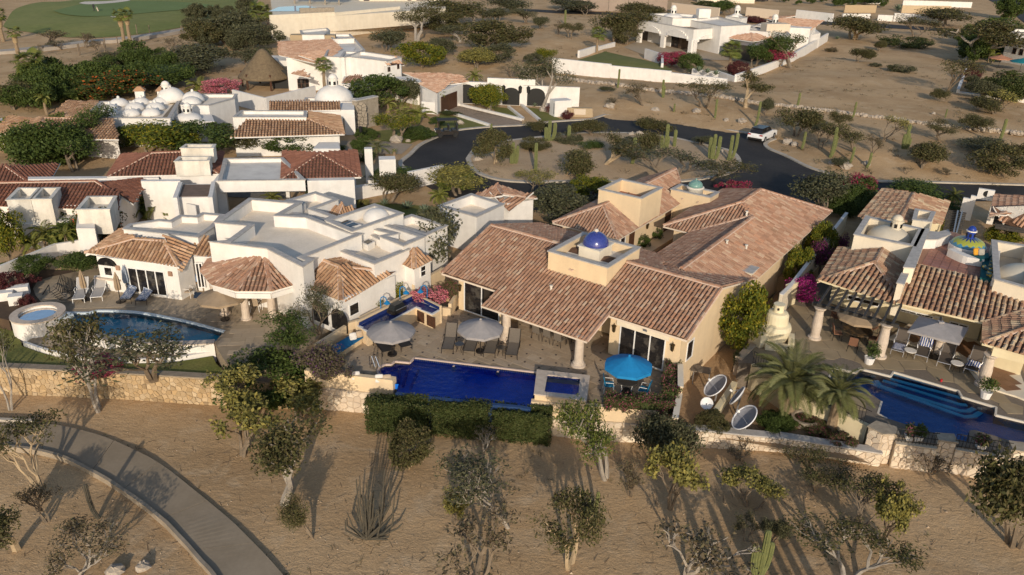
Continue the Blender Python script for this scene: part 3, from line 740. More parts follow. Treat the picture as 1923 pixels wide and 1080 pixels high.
q=MB();b=H(12.5,1.0,2.25);q.box(b.x,b.y,b.z,.26,.14,.2,_a,0,.8,0,.5);q.tube([b,b+CE2*.15],.03,5);q.build('floodlight',M('grey_lamp_body',(.3,.32,.36),rough=.3,metal=.5),ch)
# courtyard between the wings
yt=thing('courtyard_floor','terracotta courtyard','floor',H(6.5,14));yt['kind']='structure'
sheet_=MB();sheet_.prism(HR(4.4,9.2,10.9,22.0),-.4,.0);sheet_.build('slab',terra,yt)
pavers(yt,HR(5.6,8.9,11.0,21.9),_a,.42,.42,.004,terra,random.Random(2),60,vary=False)
q=MB();q.prism(HR(4.42,5.55,15.6,21.5),0.004,.34);o=q.build('planter_kerb',cream);tag(o,'low cream planter kerb under the courtyard hedge','planter')
# ---- terrace and pool
PA=p('c2',1110,562);PB=p('c3',185,668)
pd=(PB-PA).normalized();pn=V((-pd.y,pd.x,0))          # along the pool, and away from the camera
def Pq(s,t,z=0.0):q=PA+pd*s+pn*t;return V((q.x,q.y,z))
def st(q):d=q-PA;return d.dot(pd),d.dot(pn)
WL=.02
water_edge=[p('c2',1110,578),p('c2',1075,610),p('c2',975,602),p('c2',955,622),p('c2',905,622),p('c2',872,640),p('c2',858,662),p('c2',870,685),p('c2',915,700),p('c2',975,742),p('c2',1000,742),p('c2',985,795),p('c2',1170,822),p('c2',1640,872),p('c2',1862,893),p('c3',135,905),p('c3',165,770),p('c3',190,685)]
basin=[V((q.x,q.y,0)) for q in water_edge]
pool=thing('swimming_pool','deep cobalt blue swimming pool along the flagstone terrace of the cream house','pool',basin[0])
bl=M('cobalt_pool_mosaic',(.006,.15,.66),(.008,.19,.80),1.1,.5,cols=None,fine=.25)
lt=M('light_pool_step',(.012,.07,.42),(.02,.09,.5),2,.5)
q=MB();n=len(basin)
ar=sum(basin[i].x*basin[(i+1) % n].y-basin[(i+1) % n].x*basin[i].y for i in range(n))
if ar<0:basin.reverse()
q.add([(v.x,v.y,-.07) for v in basin]+[(v.x,v.y,-.40) for v in basin],[tuple(n+i for i in range(n))]+[(n+i,n+(i+1) % n,(i+1) % n,i) for i in range(n)])
q.build('basin',bl,pool)
wt=MB();wt.add([(v.x,v.y,-.06) for v in basin],[tuple(range(n))]);wt.build('water',water_mat('pool_water',(.42,.72,.95),.05,3.0),pool)
for k_,(x0,x1) in enumerate((((1010,612),(1000,735)),((1065,635),(1030,760)),((1140,640),(1080,775)))):
 a=p('c2',*x0,-.25);b=p('c2',*x1,-.25);m_=MB();m_.seg(a,b,.12,-.39,-.20-.06*k_);m_.build('pool_step',lt,pool)
for x,y in ((1383,638),(1692,677)):
 c=p('c2',x,y,-.15);m_=MB();m_.tube([c+pn*.25,c+pn*.0],.11,10);m_.build('pool_light',mortar,pool)
ed=MB()                                               # thin light lip and band of blue square tiles under the coping
back=[p('c3',183,668),p('c2',1110,566),p('c2',1078,600),p('c2',975,590),p('c2',950,612),p('c2',905,612),p('c2',868,632),p('c2',852,662),p('c2',866,690)]
for i in range(len(back)-1):ed.seg(back[i],back[i+1],.12,-.05,.035)
ed.build('pool_lip',M('pink_cream_pool_lip',(.62,.48,.40)),pool)
for i in range(60):
 t=i/60;c=lerp(water_edge[0],water_edge[-1],t);m_=MB() if i==0 else m_;m_.box(c.x,c.y,-.02,.095,.05,.07,math.atan2(pd.y,pd.x))
m_.build('edge_tile',tileblue,pool,kind='stuff')
flag_m=M('tan_flagstone',(.40,.31,.21),(.33,.25,.17),2.2,.85,.003,20,cols=[(.40,.31,.215),(.44,.345,.245),(.36,.275,.19),(.42,.33,.24),(.38,.29,.20),(.46,.37,.27)],isl=.08,mixlo=.5,mixhi=.8)
TE=[p('c3',640,915),p('c3',545,860),p('c3',520,870),p('c3',545,690),p('c3',190,650)]
ter_poly=[H(0,.25),H(3.4,.25),H(3.4,3.2),H(10.3,3.2),H(10.3,1.1),H(14.6,1.1),p('c3',1180,700),p('c3',1135,925),p('c3',640,880),p('c3',500,850),p('c3',525,690),p('c3',190,660)]+[V((q_.x,q_.y,0)) for q_ in back[1:]]+[p('c2',915,705),p('c2',930,705),p('c2',640,680),p('c2',372,650),p('c2',420,560),p('c2',560,560),p('c2',720,440),p('c2',830,330),p('c2',940,280),p('c2',1080,170),p('c2',1340,190),p('c2',1400,235)]
tr=thing('pool_terrace','flagstone terrace','terrace',H(4,-3));tr['kind']='structure';del tr['category']
q=MB();q.prism(ter_poly,FZ,-.012);q.build('slab',M('terrace_bed',(.33,.26,.18),(.28,.22,.15),2,.9),tr)
pavers(tr,ter_poly,_a,.62,.46,-.012,flag_m,random.Random(5),300,gap=.022,th=.016)
rg=random.Random(11);ins=[]
dm=MB();cc_=math.cos(_a)
for i in range(-3,24):
 for j in range(-12,5):
  c=H(i*.95+.47*(j % 2)+rg.uniform(-.08,.08),j*.9+rg.uniform(-.08,.08))
  if inside(ter_poly,c.x,c.y) and not inside(basin,c.x,c.y):
   dm.box(c.x,c.y,.008,.10,.10,.012,_a+.78)
dm.build('inset_tile',M('dark_inset_tile',(.03,.026,.03),rough=.4),tr,kind='stuff')
# ------------------------------------------------------------------ left property: white house with flat roofs, tiled wings and a curved pool
def PP(k,L,z):return [p(k,x,y,z) for x,y in L]
lh=thing('white_house','white flat-roofed villa with tiled front wings, round pavilion and white dome','house',p('L2',900,800,0))
parapet(lh,PP('L2',[(140,690),(790,768),(1190,972),(1310,895),(1215,862),(1855,605),(1745,580),(1440,470),(1260,403),(940,385),(1180,250),(590,200),(200,475),(575,510),(345,680)],4.0),0,3.25,4.0,th=.3,capw=.05)
parapet(lh,PP('L3',[(280,765),(740,940),(1132,772),(1060,742),(800,640),(640,545),(560,612)],3.45),0,2.95,3.45,th=.26)
parapet(lh,PP('L3',[(660,535),(930,600),(800,630),(1065,738),(1305,632),(820,478)],3.75),0,3.2,3.75,th=.26)
parapet(lh,PP('L3',[(835,478),(1040,425),(1160,385),(1560,510),(1312,622)],3.6),0,3.1,3.6,th=.24)
parapet(lh,PP('L3',[(190,450),(740,265),(1065,370),(490,575)],4.15),0,3.6,4.15,th=.28)
parapet(lh,PP('L2',[(1000,225),(1335,128),(1592,213),(1310,318),(1560,400),(1450,455),(1010,368),(1170,255)],3.7),0,3.15,3.7,th=.26)
parapet(lh,PP('L1',[(490,545),(560,492),(900,440),(1020,452),(1130,393),(1310,402),(1385,365),(1625,385),(1510,520),(1330,640)],3.35),0,2.95,3.35,th=.24)
c=p('L3',765,432,3.6);MB().lathe(dome_prof(.95,.78,8,3.6),(c.x,c.y,0),24).build('dome',white,lh,smooth=True)
for k,L,z0,z1 in (('L3',[(305,485),(430,432),(590,490),(400,545)],3.55,3.95),('L3',[(590,690),(665,650),(745,680),(665,725)],2.9,3.35)):
 P4=PP(k,L,z1);m_=MB();m_.prism(P4,z0,z1);sk=m_.build('skylight',white,lh)
 m_=MB();I4=inset(P4,.12)
 if z1>3.5:
  for a,b in ((0,.42),(.58,1)):
   q=[lerp(V(I4[0]),V(I4[3]),a),lerp(V(I4[1]),V(I4[2]),a),lerp(V(I4[1]),V(I4[2]),b),lerp(V(I4[0]),V(I4[3]),b)];MB().prism(q,z1+.003,z1+.03).build('pane',glass,sk)
 else:MB().prism(I4,z1+.003,z1+.03).build('pane',glass,sk)
lr=Roof(tileb_m,.25,.42,fascia=white)
E_,T_=2.35,3.25
lr.plane([p('L1',60,815,E_),p('L1',1115,958,E_),p('L1',960,680,T_),p('L1',600,655,T_)])
lr.plane([p('L1',480,548,E_),p('L1',60,812,E_),p('L1',600,655,T_),p('L1',560,600,T_)])
lr.plane([p('L1',1115,958,E_),p('L1',1268,848,E_),p('L1',1310,670,T_),p('L1',960,680,T_)])
lr.ridge(p('L1',60,812,E_),p('L1',600,655,T_));lr.ridge(p('L1',600,655,T_),p('L1',960,680,T_),.1);lr.ridge(p('L1',1115,958,E_),p('L1',960,680,T_));lr.finish(lh);lr=Roof(tileb_m,.25,.42,fascia=white)
lr.plane([p('L1',1277,848,E_),p('L1',1515,865,E_),p('L1',1495,690,2.95),p('L1',1380,620,3.1),p('L1',1222,760,2.8)])
lr.finish(lh);lr=Roof(tileb_m,.25,.42,fascia=white)
lr.plane([p('L7',0,205,2.3),p('L7',480,388,2.3),p('L7',472,10,3.25),p('L5',1320,140,3.3)])
lr.plane([p('L7',480,388,2.3),p('L7',1100,98,2.3),p('L7',860,42,2.95),p('L7',472,10,3.25)])
lr.plane([p('L3',742,1002,2.85),p('L3',300,825,2.95),p('L3',50,850,3.3),p('L3',340,970,3.25)])
lr.ridge(p('L7',480,388,2.3),p('L7',472,10,3.25));lr.ridge(p('L5',1320,140,3.3),p('L7',472,10,3.25));lr.ridge(p('L7',472,10,3.25),p('L7',860,42,2.98),.1)
lr.finish(lh);lr=Roof(tileb_m,.25,.42,fascia=white)
lr.plane([p('L3',1035,937,2.6),p('L3',1185,990,2.6),p('L3',1180,770,3.3),p('L3',1120,800,3.2)])
lr.plane([p('L3',1185,990,2.6),p('L3',1385,900,2.6),p('L3',1260,780,3.2),p('L3',1180,770,3.3)])
lr.ridge(p('L3',1185,990,2.6),p('L3',1180,770,3.3))
lr.finish(lh);lr=Roof(tileb_m,.25,.42,fascia=white)
lr.plane([p('L2',1330,320,2.9),p('L2',1570,398,2.9),p('L2',1625,268,3.5)]);lr.plane([p('L2',1570,398,2.9),p('L2',1810,315,2.9),p('L2',1625,268,3.5)])
lr.ridge(p('L2',1570,398,2.9),p('L2',1625,268,3.5))
lr.finish(lh)
# round pavilion
pr=Roof(tile_m,.24,.42,fascia=white)
oc=[p('L5',x,y,2.4) for x,y in ((130,165),(40,300),(160,447),(440,522),(840,524),(1132,440),(1135,350))];ap=p('L5',755,72,3.55)
for i in range(len(oc)-1):pr.plane([oc[i],oc[i+1],ap])
for q in oc[1:-1]:pr.ridge(q,ap,.11)
pr.finish(lh,name='pavilion_roof')
rb=[p('L5',x,y,2.28) for x,y in ((195,450),(445,535),(835,540),(1110,455))]
m_=MB()
for i in range(3):m_.seg(rb[i],rb[i+1],.28,1.96,2.27-.004*i)
m_.build('ring_beam',white,lh)
for k,x,y in (('L5',557,832),('L5',850,795),('L5',318,778),('L5',205,620)):
 c=p(k,x,y,0);MB().lathe([(.34,0),(.34,.09),(.27,.12),(.24,.2),(.22,1.8),(.30,1.9),(.30,1.96)],(c.x,c.y,0),14).build('column',colstone,lh)
class _W:
 def prism(s,q,z0,z1):MB().prism(q,z0,z1).build('wall',white,lh)
w=_W()
W0=p('L4',185,128,2.35);W1=p('L4',1092,238,2.35)
wn=V((-(W1-W0).y,(W1-W0).x,0)).normalized()
w.prism([W0,W1,p('L1',1262,868,2.35),p('L1',1400,640,2.5),p('L1',480,590,2.35)],0,2.36)
w.prism([p('L1',1285,868,2.3),p('L1',1500,880,2.3),p('L1',1500,640,3),p('L1',1380,600,3)],0,2.42)
S0,S1,S2=p('L5',1165,460,2.25),p('L7',478,405,2.22),p('L7',1090,110,2.25)
w.prism([S0,S1,S2,p('L3',900,985,2.9),p('L3',320,840,2.9),p('L3',60,900,3)],0,2.3)
t0,t1,t2=p('L3',1070,940,2.55),p('L3',1190,985,2.55),p('L3',1370,905,2.55)
w.prism([t0,t1,t2,t0+(t2-t1)],0,2.62)
Wb0,Wb1=V((W0.x,W0.y,0)),V((W1.x,W1.y,0))
window(lh,Wb0,Wb1,px('L4',530,247),px('L4',998,580),4,'sliding_door')
window(lh,Wb0,Wb1,px('L4',262,238),px('L4',385,356),1);
a=wallpt(Wb0,Wb1,*px('L4',312,238));e=(Wb1-Wb0).normalized();s_=(a-Wb0).dot(e)
arch_opening(lh,Wb0,Wb1,s_-.72,s_+.72,a.z+.02,a.z+.05,'arch_pane')
for x,y in ((432,255),(1022,322)):
 b=wallpt(Wb0,Wb1,*px('L4',x,y));m_=MB();m_.box(b.x,b.y-.06,b.z,.26,.1,.3,math.atan2(e.y,e.x));m_.build('clay_sconce',tile_m,lh)
m_=MB();b=wallpt(Wb0,Wb1,*px('L4',315,378));m_.box(b.x,b.y-.08,b.z,1.9,.22,.1,math.atan2(e.y,e.x));m_.build('sill',colstone,lh)
window(lh,V((W1.x,W1.y,0))+V((1.2,1.3,0)),p('L1',1500,880,2.3),px('L4',1292,200),px('L4',1420,480),2,'sliding_door')
window(lh,t1,t2,px('L3',1250,965),px('L3',1320,1060),1,bars=1)
window(lh,S1,S2,px('L7',565,440),px('L7',690,520),1);window(lh,S1,S2,px('L7',720,350),px('L7',900,330),1) if 0 else None
arch_opening(lh,S0,S1,.9,2.3,.3,1.2);arch_opening(lh,S0,S1,2.6,3.9,.3,1.2)
for k,x,y,A_,B_ in (('L5',1160,495,S0-(S1-S0)*.2,S0),('L3',1018,1028,S2,S2+(S2-S1)*.1)):
 b=p(k,x,y,1.75);m_=MB();m_.box(b.x,b.y,b.z,.22,.14,.38);m_.build('clay_sconce',tile_m,lh)
# ---- decks, pool, spa, lawn
deck_m=M('tan_deck_stone',(.40,.32,.22),cols=[(.38,.305,.215),(.43,.345,.25),(.35,.28,.195),(.41,.325,.23)],c2=(.33,.26,.18),sc=1.6,rough=.85,bump=.003,bsc=20,isl=.07,mixlo=.5,mixhi=.85)
pback=[p('L6',735,520),p('L6',820,522),p('L6',1000,522),p('L4',200,738),p('L4',430,742),p('L4',620,752),p('L4',800,778),p('L4',950,805),p('L4',1100,835),p('L4',1250,870),p('L4',1400,908),p('L4',1530,945),p('L4',1630,972)]
pfront=[p('c1',1500,455),p('c1',1300,466),p('c1',1130,462),p('c1',950,448),p('c1',800,430),p('c1',680,412),p('c1',560,390),p('c1',470,350),p('c1',440,300)]
pl=spline(pback,2)+spline(pfront,2)
pool2=thing('swimming_pool','teal blue curved pool with pointed end in front of the white house','pool',(pl[0].x,pl[0].y,0))
n=len(pl);m_=MB();m_.add([(v.x,v.y,-.03) for v in pl]+[(v.x,v.y,-.42) for v in pl],[tuple(n+i for i in range(n))]+[(n+i,n+(i+1) % n,(i+1) % n,i) for i in range(n)])
teal=M('teal_pool_plaster',(.08,.50,.62),(.10,.56,.68),.7,.6,fine=.12)
m_.build('basin',teal,pool2)
MB().add([(v.x,v.y,-.09) for v in pl],[tuple(range(n-1,-1,-1))]).build('water',water_mat('teal_pool_water',(.72,.92,.95),.015,2.0),pool2)
m_=MB();bp_=spline(pback,2)
for i in range(len(bp_)-1):m_.seg(bp_[i],bp_[i+1],.14,-.12,.03)
m_.build('pale_mosaic_lip',M('pale_blue_mosaic_lip',(.55,.62,.66),(.45,.52,.58),12,.5,fine=.2),pool2)
m_=MB();fp=spline(pfront,2)
for i in range(len(fp)-1):m_.seg(fp[i],fp[i+1],.42,-1.2,.0)
m_.build('raised_wall',white,pool2)
m_=MB()
for i in range(len(fp)-1):m_.seg(fp[i],fp[i+1],.5,.003,.05)
m_.build('coping',colstone,pool2)
for x0,y0,x1,y1 in ((860,300,930,330),(1010,285,1060,330),(1080,275,1130,330)):
 a=p('c1',x0,y0-30,-.3);m_=MB();m_.box(a.x,a.y,-.33,.9,.5,.2,.2);m_.build('pool_step',M('pale_teal_step',(.10,.27,.33),rough=.6),pool2)
spc=p('L6',425,523,.35);SR=1.5
spa=thing('spa_tub','round white raised spa tub with stone rim at the end of the curved pool','spa',(spc.x,spc.y,-.8))
MB().lathe([(SR*.97,-1.0),(SR*.97,.27),(SR*.72,.27),(SR*.70,.0),(SR*.35,-.02),(SR*.33,-.15)],(spc.x,spc.y,0),36).build('tub_wall',white,spa,smooth=False)
MB().lathe([(SR*.70,.273),(SR*.70,.36),(SR*1.0,.36),(SR*1.0,.273)],(spc.x,spc.y,0),36,cap=False).build('rim',colstone,spa)
MB().lathe([(SR*.02,.19),(SR*.715,.2)][::-1],(spc.x,spc.y,0),36).build('water',bpy.data.materials['teal_pool_water'],spa)
MB().lathe([(SR*.7,.02),(SR*.34,.0),(SR*.33,-.13),(.02,-.13)],(spc.x,spc.y,0),36).build('basin',teal,spa)
m_=MB();a=p('L6',690,560,.1);m_.box(a.x,a.y,-.1,.9,1.0,.5,-.5);m_.build('spillway',M('pale_blue_mosaic_lip',(1,1,1)),spa)
sb=[p('c1',340,345,-.35),p('c1',290,375,-.5),p('c1',220,410,-.7)]
for i,q in enumerate(sb):m_=MB();m_.box(q.x+.6,q.y,-.9+.5*(.75-.3*i)/1.0,2.2-.3*i,.7,.75-.28*i,.15);m_.build('spa_step',colstone,spa)
deckL=[p('L6',735,520),p('L6',700,480),p('L6',640,430),p('L6',560,405),p('L6',460,395),p('L6',400,325),p('L6',372,250),p('L6',420,170),p('L6',560,120),p('L6',800,70),p('L6',1100,5),p('L1',300,1000),p('L1',400,700),p('L5',300,200),p('L5',1500,200),p('L7',1400,200),p('L7',1200,230),p('L7',520,600),p('L7',200,820),p('c2',200,640),p('c2',100,640),p('c2',0,610),p('c1',1700,640),p('c1',1580,600),p('c1',1530,520)]+[pfront[0]]+[p('L4',1630,972)]+spline(pback,2)[::-1][1:-1]
td=thing('pool_terrace','stone deck','terrace',p('L4',1200,700));td['kind']='structure';del td['category']
MB().prism([(q.x,q.y) for q in deckL],FZ,-.012).build('slab',M('terrace_bed',(1,1,1)),td)
pavers(td,deckL,.15,.8,.55,-.012,deck_m,random.Random(8),300,gap=.012,th=.014)
lowd=spline([p('c1',170,460,-.6),p('c1',330,515,-.6),p('c1',520,553,-.6),p('c1',800,578,-.6),p('c1',1050,578,-.6),p('c1',1250,565,-.6),p('c1',1500,525,-.6)],3)
lp=lowd+[p('c1',1540,500,-.6)]+[V((q.x,q.y,0)) for q in spline(pfront,2)]+[p('c1',300,380,-.6)]
ld=thing('lower_deck','curved lower stone deck','deck',lp[0]);ld['kind']='structure';del ld['category']
MB().prism([(q.x,q.y) for q in lp],FZ,-.61).build('slab',M('terrace_bed',(1,1,1)),ld)
pavers(ld,lp,.1,.8,.55,-.61,deck_m,random.Random(9),160,gap=.012,th=.014)
kerb('deck_kerb',lowd,.16,-1.0,-.52,white)
lawnp=[p('c1',-200,180,-.75),p('c1',90,300,-.75),p('c1',170,460,-.75)]+lowd+[p('c1',1530,600,-.75),p('c1',1590,660,-.75),p('c1',1425,722,-.75),p('c1',200,640,-.75),p('c1',-250,610,-.75)]
bumpy('garden_lawn',[V((q.x,q.y,0)) for q in lawnp],-.75,.03,2,lawnm,.8,.02,.1)
bed=M('dark_garden_soil',(.10,.065,.04),(.07,.045,.03),2,.95)
gb=[p('c1',-400,200),p('c1',60,300),p('L6',200,480),p('L6',460,395),p('L6',400,325),p('L6',372,250),p('L6',420,170),p('L6',560,120),p('L6',800,70),p('L6',1100,5),p('L1',300,1000),p('L1',400,600),p('b1',1000,300),p('b1',500,480),p('b1',-300,520)]
sheet('garden_bed',[(q.x,q.y) for q in gb],-.03,bed,th=2.2)
freewall('garden_wall','long low white garden wall behind the shrubs left of the white house',[p('b1',0,985),p('b1',400,820),p('b1',640,780)],.22,0,.9,white)
# foreground stone wall, left
sw=[G(-60,735,FZ),G(8,739,FZ),G(200,748,FZ),G(400,760,FZ),G(604,772,FZ)]
stw=thing('stone_wall','long tan field stone retaining wall along the sand below the left pool','wall',sw[0])
rg=random.Random(3);m_=MB();cpm=MB();rest=MB()
fb=[p('c1',1530,600,-.4),p('c2',0,540,-.4),p('c2',190,590,-.4),p('c2',400,560,-.4),p('c2',380,650,-.4),sw[4]+V((.8,.45,0)),sw[4]+V((0,.35,0)),sw[3]+V((0,.35,0))]
sheet('planting_bed',[(q.x,q.y) for q in fb],-.75,bed,th=1.8)
for i in range(4):
 m_.seg(sw[i],sw[i+1],.4,FZ-.3,-.64-.003*i,off=.2);cpm.seg(sw[i],sw[i+1],.5,-.637-.003*i,-.56-.003*i,off=.2)
 stone_face(stw,sw[i],sw[i+1],FZ-.1,-.66,.28,stoneW,rg,9999,stuff=rest)
m_.build('wall_body',mortarW,stw);cpm.build('coping',M('weathered_wall_top',(.30,.25,.19),(.22,.18,.14),3,.95),stw)
if rest.v:rest.build('stone',stoneW,stw,kind='stuff')
# ------------------------------------------------------------------ walls and yard in front of the middle property
cw0=gpz('c2',345,915);cw1=gpz('c2',780,968)
fwl=thing('terrace_wall','cream terrace wall on a pale stone base at the left end of the long blue pool','wall',cw0)
ta,tb=p('c2',340,655,.28),p('c2',940,722,.28)
m_=MB();m_.seg(ta,tb,.3,-.62,.28,off=.15);m_.build('wall_body',cream,fwl)
m_=MB();m_.seg(tb,p('c2',965,695,.28),.3,-.6,.278);m_.build('end_pier',cream,fwl)
rg=random.Random(21);m_=MB();a,b=V((ta.x,ta.y,0)),V((tb.x,tb.y,0));e=(b-a).normalized();nn=V((e.y,-e.x,0))
a2,b2=a+nn*.05-e*.2,a+e*4.2+nn*.05
m_.seg(a2,b2,.34,-2.6,-.62,off=.17);m_.build('stone_base',mortarP,fwl);stone_face(fwl,a2,b2,-2.4,-.63,.36,stoneP,rg)
# spa tub at the right end, its wall and the low front wall
sp4=[p('c3',185,650,.42),p('c3',545,690,.42),p('c3',522,862,.42),p('c3',165,815,.42)]
wi4=[p('c3',250,690,.34),p('c3',485,715,.34),p('c3',472,838,.34),p('c3',228,812,.34)]
spb=thing('spa_tub','square raised spa tub with stone rim at the right end of the cobalt pool','spa',(sp4[3].x,sp4[3].y,FZ))
n=4;m_=MB();O_=[(q.x,q.y) for q in sp4];I_=[(q.x,q.y) for q in wi4]
m_.add([(*q,-2.2) for q in O_]+[(*q,.34) for q in O_]+[(*q,.34) for q in I_]+[(*q,-.06) for q in I_],[f for i in range(4) for j in [(i+1) % 4] for f in ((i,j,4+j,4+i),(4+i,4+j,8+j,8+i),(8+i,8+j,12+j,12+i))]);m_.build('tub_wall',cream,spb)
m_=MB();I3=inset(I_,.03);O3=inset(O_,-.05)
m_.add([(*q,.345) for q in O3]+[(*q,.42) for q in O3]+[(*q,.42) for q in I3]+[(*q,.345) for q in I3],[f for i in range(4) for j in [(i+1) % 4] for f in ((i,j,4+j,4+i),(4+i,4+j,8+j,8+i),(8+i,8+j,12+j,12+i))]);m_.build('rim',colstone,spb)
MB().add([(*q,-.05) for q in I_],[(0,1,2,3)]).build('basin',bl,spb)
q4=inset(I_,.0);w_=MB().add([(*q,.24) for q in q4],[(0,1,2,3)]).build('water',bpy.data.materials['pool_water'],spb)
if w_.data.polygons[0].normal.z<0:w_.data.flip_normals()
m_=MB()
for i in range(14):
 q=lerp(wi4[0],wi4[1],(i+.5)/14);m_.box(q.x,q.y,.29,.13,.05,.08,_a+.6)
m_.build('edge_tile',tileblue,spb,kind='stuff')
ra,rb_=p('c3',140,845,.3),p('c3',1140,945,.1)
rwl=thing('terrace_wall','long cream terrace wall on a stone base below the spa and the flowering hedge','wall',(ra.x,ra.y,FZ))
m_=MB();m_.seg(ra,rb_,.3,-.75,.06,off=.15);m_.build('wall_body',cream,rwl)
a,b=V((ra.x,ra.y,0)),V((rb_.x,rb_.y,0));e=(b-a).normalized();nn=V((e.y,-e.x,0));a2,b2=a+nn*.05,b+nn*.05
m_=MB();m_.seg(a2,b2,.34,-2.4,-.75,off=.17);m_.build('stone_base',mortarP,rwl);stone_face(rwl,a2,b2,-2.1,-.76,.36,stoneP,rg)
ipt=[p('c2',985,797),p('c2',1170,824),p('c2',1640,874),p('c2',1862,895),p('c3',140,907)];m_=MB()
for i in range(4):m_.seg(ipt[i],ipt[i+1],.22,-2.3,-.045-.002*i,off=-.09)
o=m_.build('infinity_edge_wall',M('dark_edge_tile',(.02,.05,.14),(.03,.07,.18),3,.5));tag(o,'blue tiled overflow wall of the long pool behind the hedge','wall')  # plain dark blue tile on the overflow face
s1_=H(14.75,1.0);s2_=p('c3',1145,1010,.3);pts=[s1_,p('c3',1180,800,.55),s2_]
freewall('side_wall','cream side wall running down from the house corner beside the satellite dishes',[(q.x,q.y) for q in pts],.22,-1.9,[.85,.45],cream,palecream)
yard_m=ground_mat('yard_earth',(.40,.27,.155),(.34,.225,.13),(.44,.31,.19))
yp=[gpz('d3',1160,160),H(14.6,1),H(14.6,25.5),H(17.5,25.5),V((17.6,46.5,0)),p('C6',1000,1000,-1.1),p('R6',600,500,-1.1),p('R6',1000,800,-1.1),p('d4',600,200,-1.0),p('d4',800,290,-1.0)]
sheet('side_yard',[(q.x,q.y) for q in yp],-1.1,yard_m)
y0,y1,y2,y3=gpz('d3',1160,170),gpz('d3',1270,183),gpz('d3',1862,218),gpz('d4',850,318)
ywl=thing('stone_wall','low pale field stone wall with concrete top in front of the satellite dish yard','wall',y1);m_=MB();c_=MB()
for i,(a,b) in enumerate(((y0,y1-V((.04,0,0))),(y1,y2),(y2,y3))):
 zt=(-.95,-.82,-.78)[i];m_.seg(a,b,.4,-2.3,zt,off=.2);c_.seg(a,b,.52,zt+.003,zt+.07+.002*i,off=.2);stone_face(ywl,a,b,-2.0,zt-.02,.33,stoneP,rg)
m_.build('wall_body',mortarP,ywl);c_.build('coping',coping,ywl)
# ------------------------------------------------------------------ right property
rh=thing('domed_house','yellow cream villa with coloured mosaic dome, roof terrace and pergola','house',p('R2',480,500,0))
E2_,T2_=2.45,3.4
rr=Roof(tilem_m,.29,.46,fascia=yellowcream)
e0,e1_,e2_=p('R1',690,52,E2_),p('R2',480,288,E2_),p('R2',1462,518,E2_)
tt0,tt1=p('R5',690,690,T2_),p('R2',1920,140,T2_)
apx,apb=p('R4',735,915,T2_),p('R4',855,705,T2_)
rr.plane([e1_,e2_,p('R2',1925,385,2.9),tt1,p('R5',1560,882,T2_),tt0])
rr.plane([e0,e1_,p('R5',490,1000,2.55),apx])
rr.ridge(e0,apx);rr.ridge(apx,apb,.11);rr.ridge(apx,p('R5',470,990,2.6),.1)
rr.plane([p('R4',330,755,E2_),e0,apx,apb,p('R4',490,745,2.8)])
rr.plane([p('R5',470,990,2.55),p('R4',1110,900,2.6),p('R4',1110,860,2.75),p('R4',980,780,3.0),apb,apx])
f0,f1,f2=p('R2',1450,748,E2_),p('R2',1585,802,E2_),p('R2',1990,905,E2_)
rr.plane([e2_,f0,p('R2',1990,560,3.0),p('R2',1990,365,2.95)]);rr.plane([f0,f2,p('R2',1990,560,3.0)])
rr.ridge(e2_,p('R2',1990,365,2.98));rr.ridge(f0,p('R2',1990,562,3.03))
rr.finish(rh,singles=300)
rq=Roof(tilem_m,.29,.46,fascia=yellowcream)
g0,g1=p('R4',1180,140,3.3),p('R4',1010,452,3.3)
rq.plane([p('R4',830,90,2.5),p('R4',570,385,2.5),p('R4',620,440,2.55),g1,g0]);rq.plane([p('R4',1490,482,2.5),p('R4',1580,238,2.5),g0,g1]);rq.ridge(g1,g0)
rq.finish(rh)
parapet(rh,PP('R4',[(505,608),(640,400),(1290,548),(1190,745)],3.95),0,3.1,3.95,palecream,M('cream_roof_floor',(.52,.46,.36),(.45,.39,.30),1,.9),th=.28)
cd_=p('R4',890,655,3.15);m_=MB();m_.lathe(dome_prof(1.42,.95,8,3.12),(cd_.x,cd_.y,0),28);m_.build('large_dome',M('cream_dome_plaster',(.64,.58,.47),(.56,.50,.40),.8,.8,.004,10),rh,smooth=True)
cl=p('R4',942,545,3.98)
def lantern(c,r,h,z0,m1,m2,house):
 t=MB();t.lathe([(r,z0),(r,z0+h*.55),(r*1.18,z0+h*.57),(r*1.18,z0+h*.63)],(c.x,c.y,0),14);l_=t.build('lantern',m1,house)
 MB().lathe(dome_prof(r*1.02,h*.37,5,z0+h*.63),(c.x,c.y,0),14).build('lantern_cap',m2,l_,smooth=True)
 for k in range(6):
  a_=math.pi*2*k/6;t=MB();t.box(c.x+math.cos(a_)*r*.98,c.y+math.sin(a_)*r*.98,z0+h*.28,.06,r*.5,h*.28,a_);t.build('lantern_opening',black,l_)
lantern(cd_+V((.25,-.15,0)),.36,1.0,3.98,M('cream_dome_plaster',(1,1,1)),M('cream_dome_plaster',(1,1,1)),rh)
def slabpoly(house,L,z0,z1,mat,name,capm=None):
 q=[(v.x,v.y) for v in L];o=MB().prism(q,z0,z1).build(name,mat,house)
 if capm:MB().prism(inset(q,-.05),z1+.003,z1+.07).build('coping',capm,house)
 return o
slabpoly(rh,PP('R4',[(1270,550),(1345,548),(1180,985),(1065,978)],3.95),2.0,3.95,palecream,'parapet_wall',coping)
slabpoly(rh,PP('R5',[(545,805),(610,815),(560,930),(490,915)],3.55),1.5,3.55,palecream,'parapet_pier',coping)
parapet(rh,PP('R4',[(1195,320),(1415,355),(1362,465),(1165,440)],3.6),2.0,3.2,3.6,palecream,th=.2)
tfl=PP('R5',[(800,440),(1100,330),(1480,450),(1660,545),(1560,875),(690,685)],3.2)
slabpoly(rh,tfl,0,3.2,palecream,'wall');tfo=slabpoly(rh,tfl,3.203,3.22,M('terrace_tile_joint',(.30,.17,.12)),'terrace_floor')
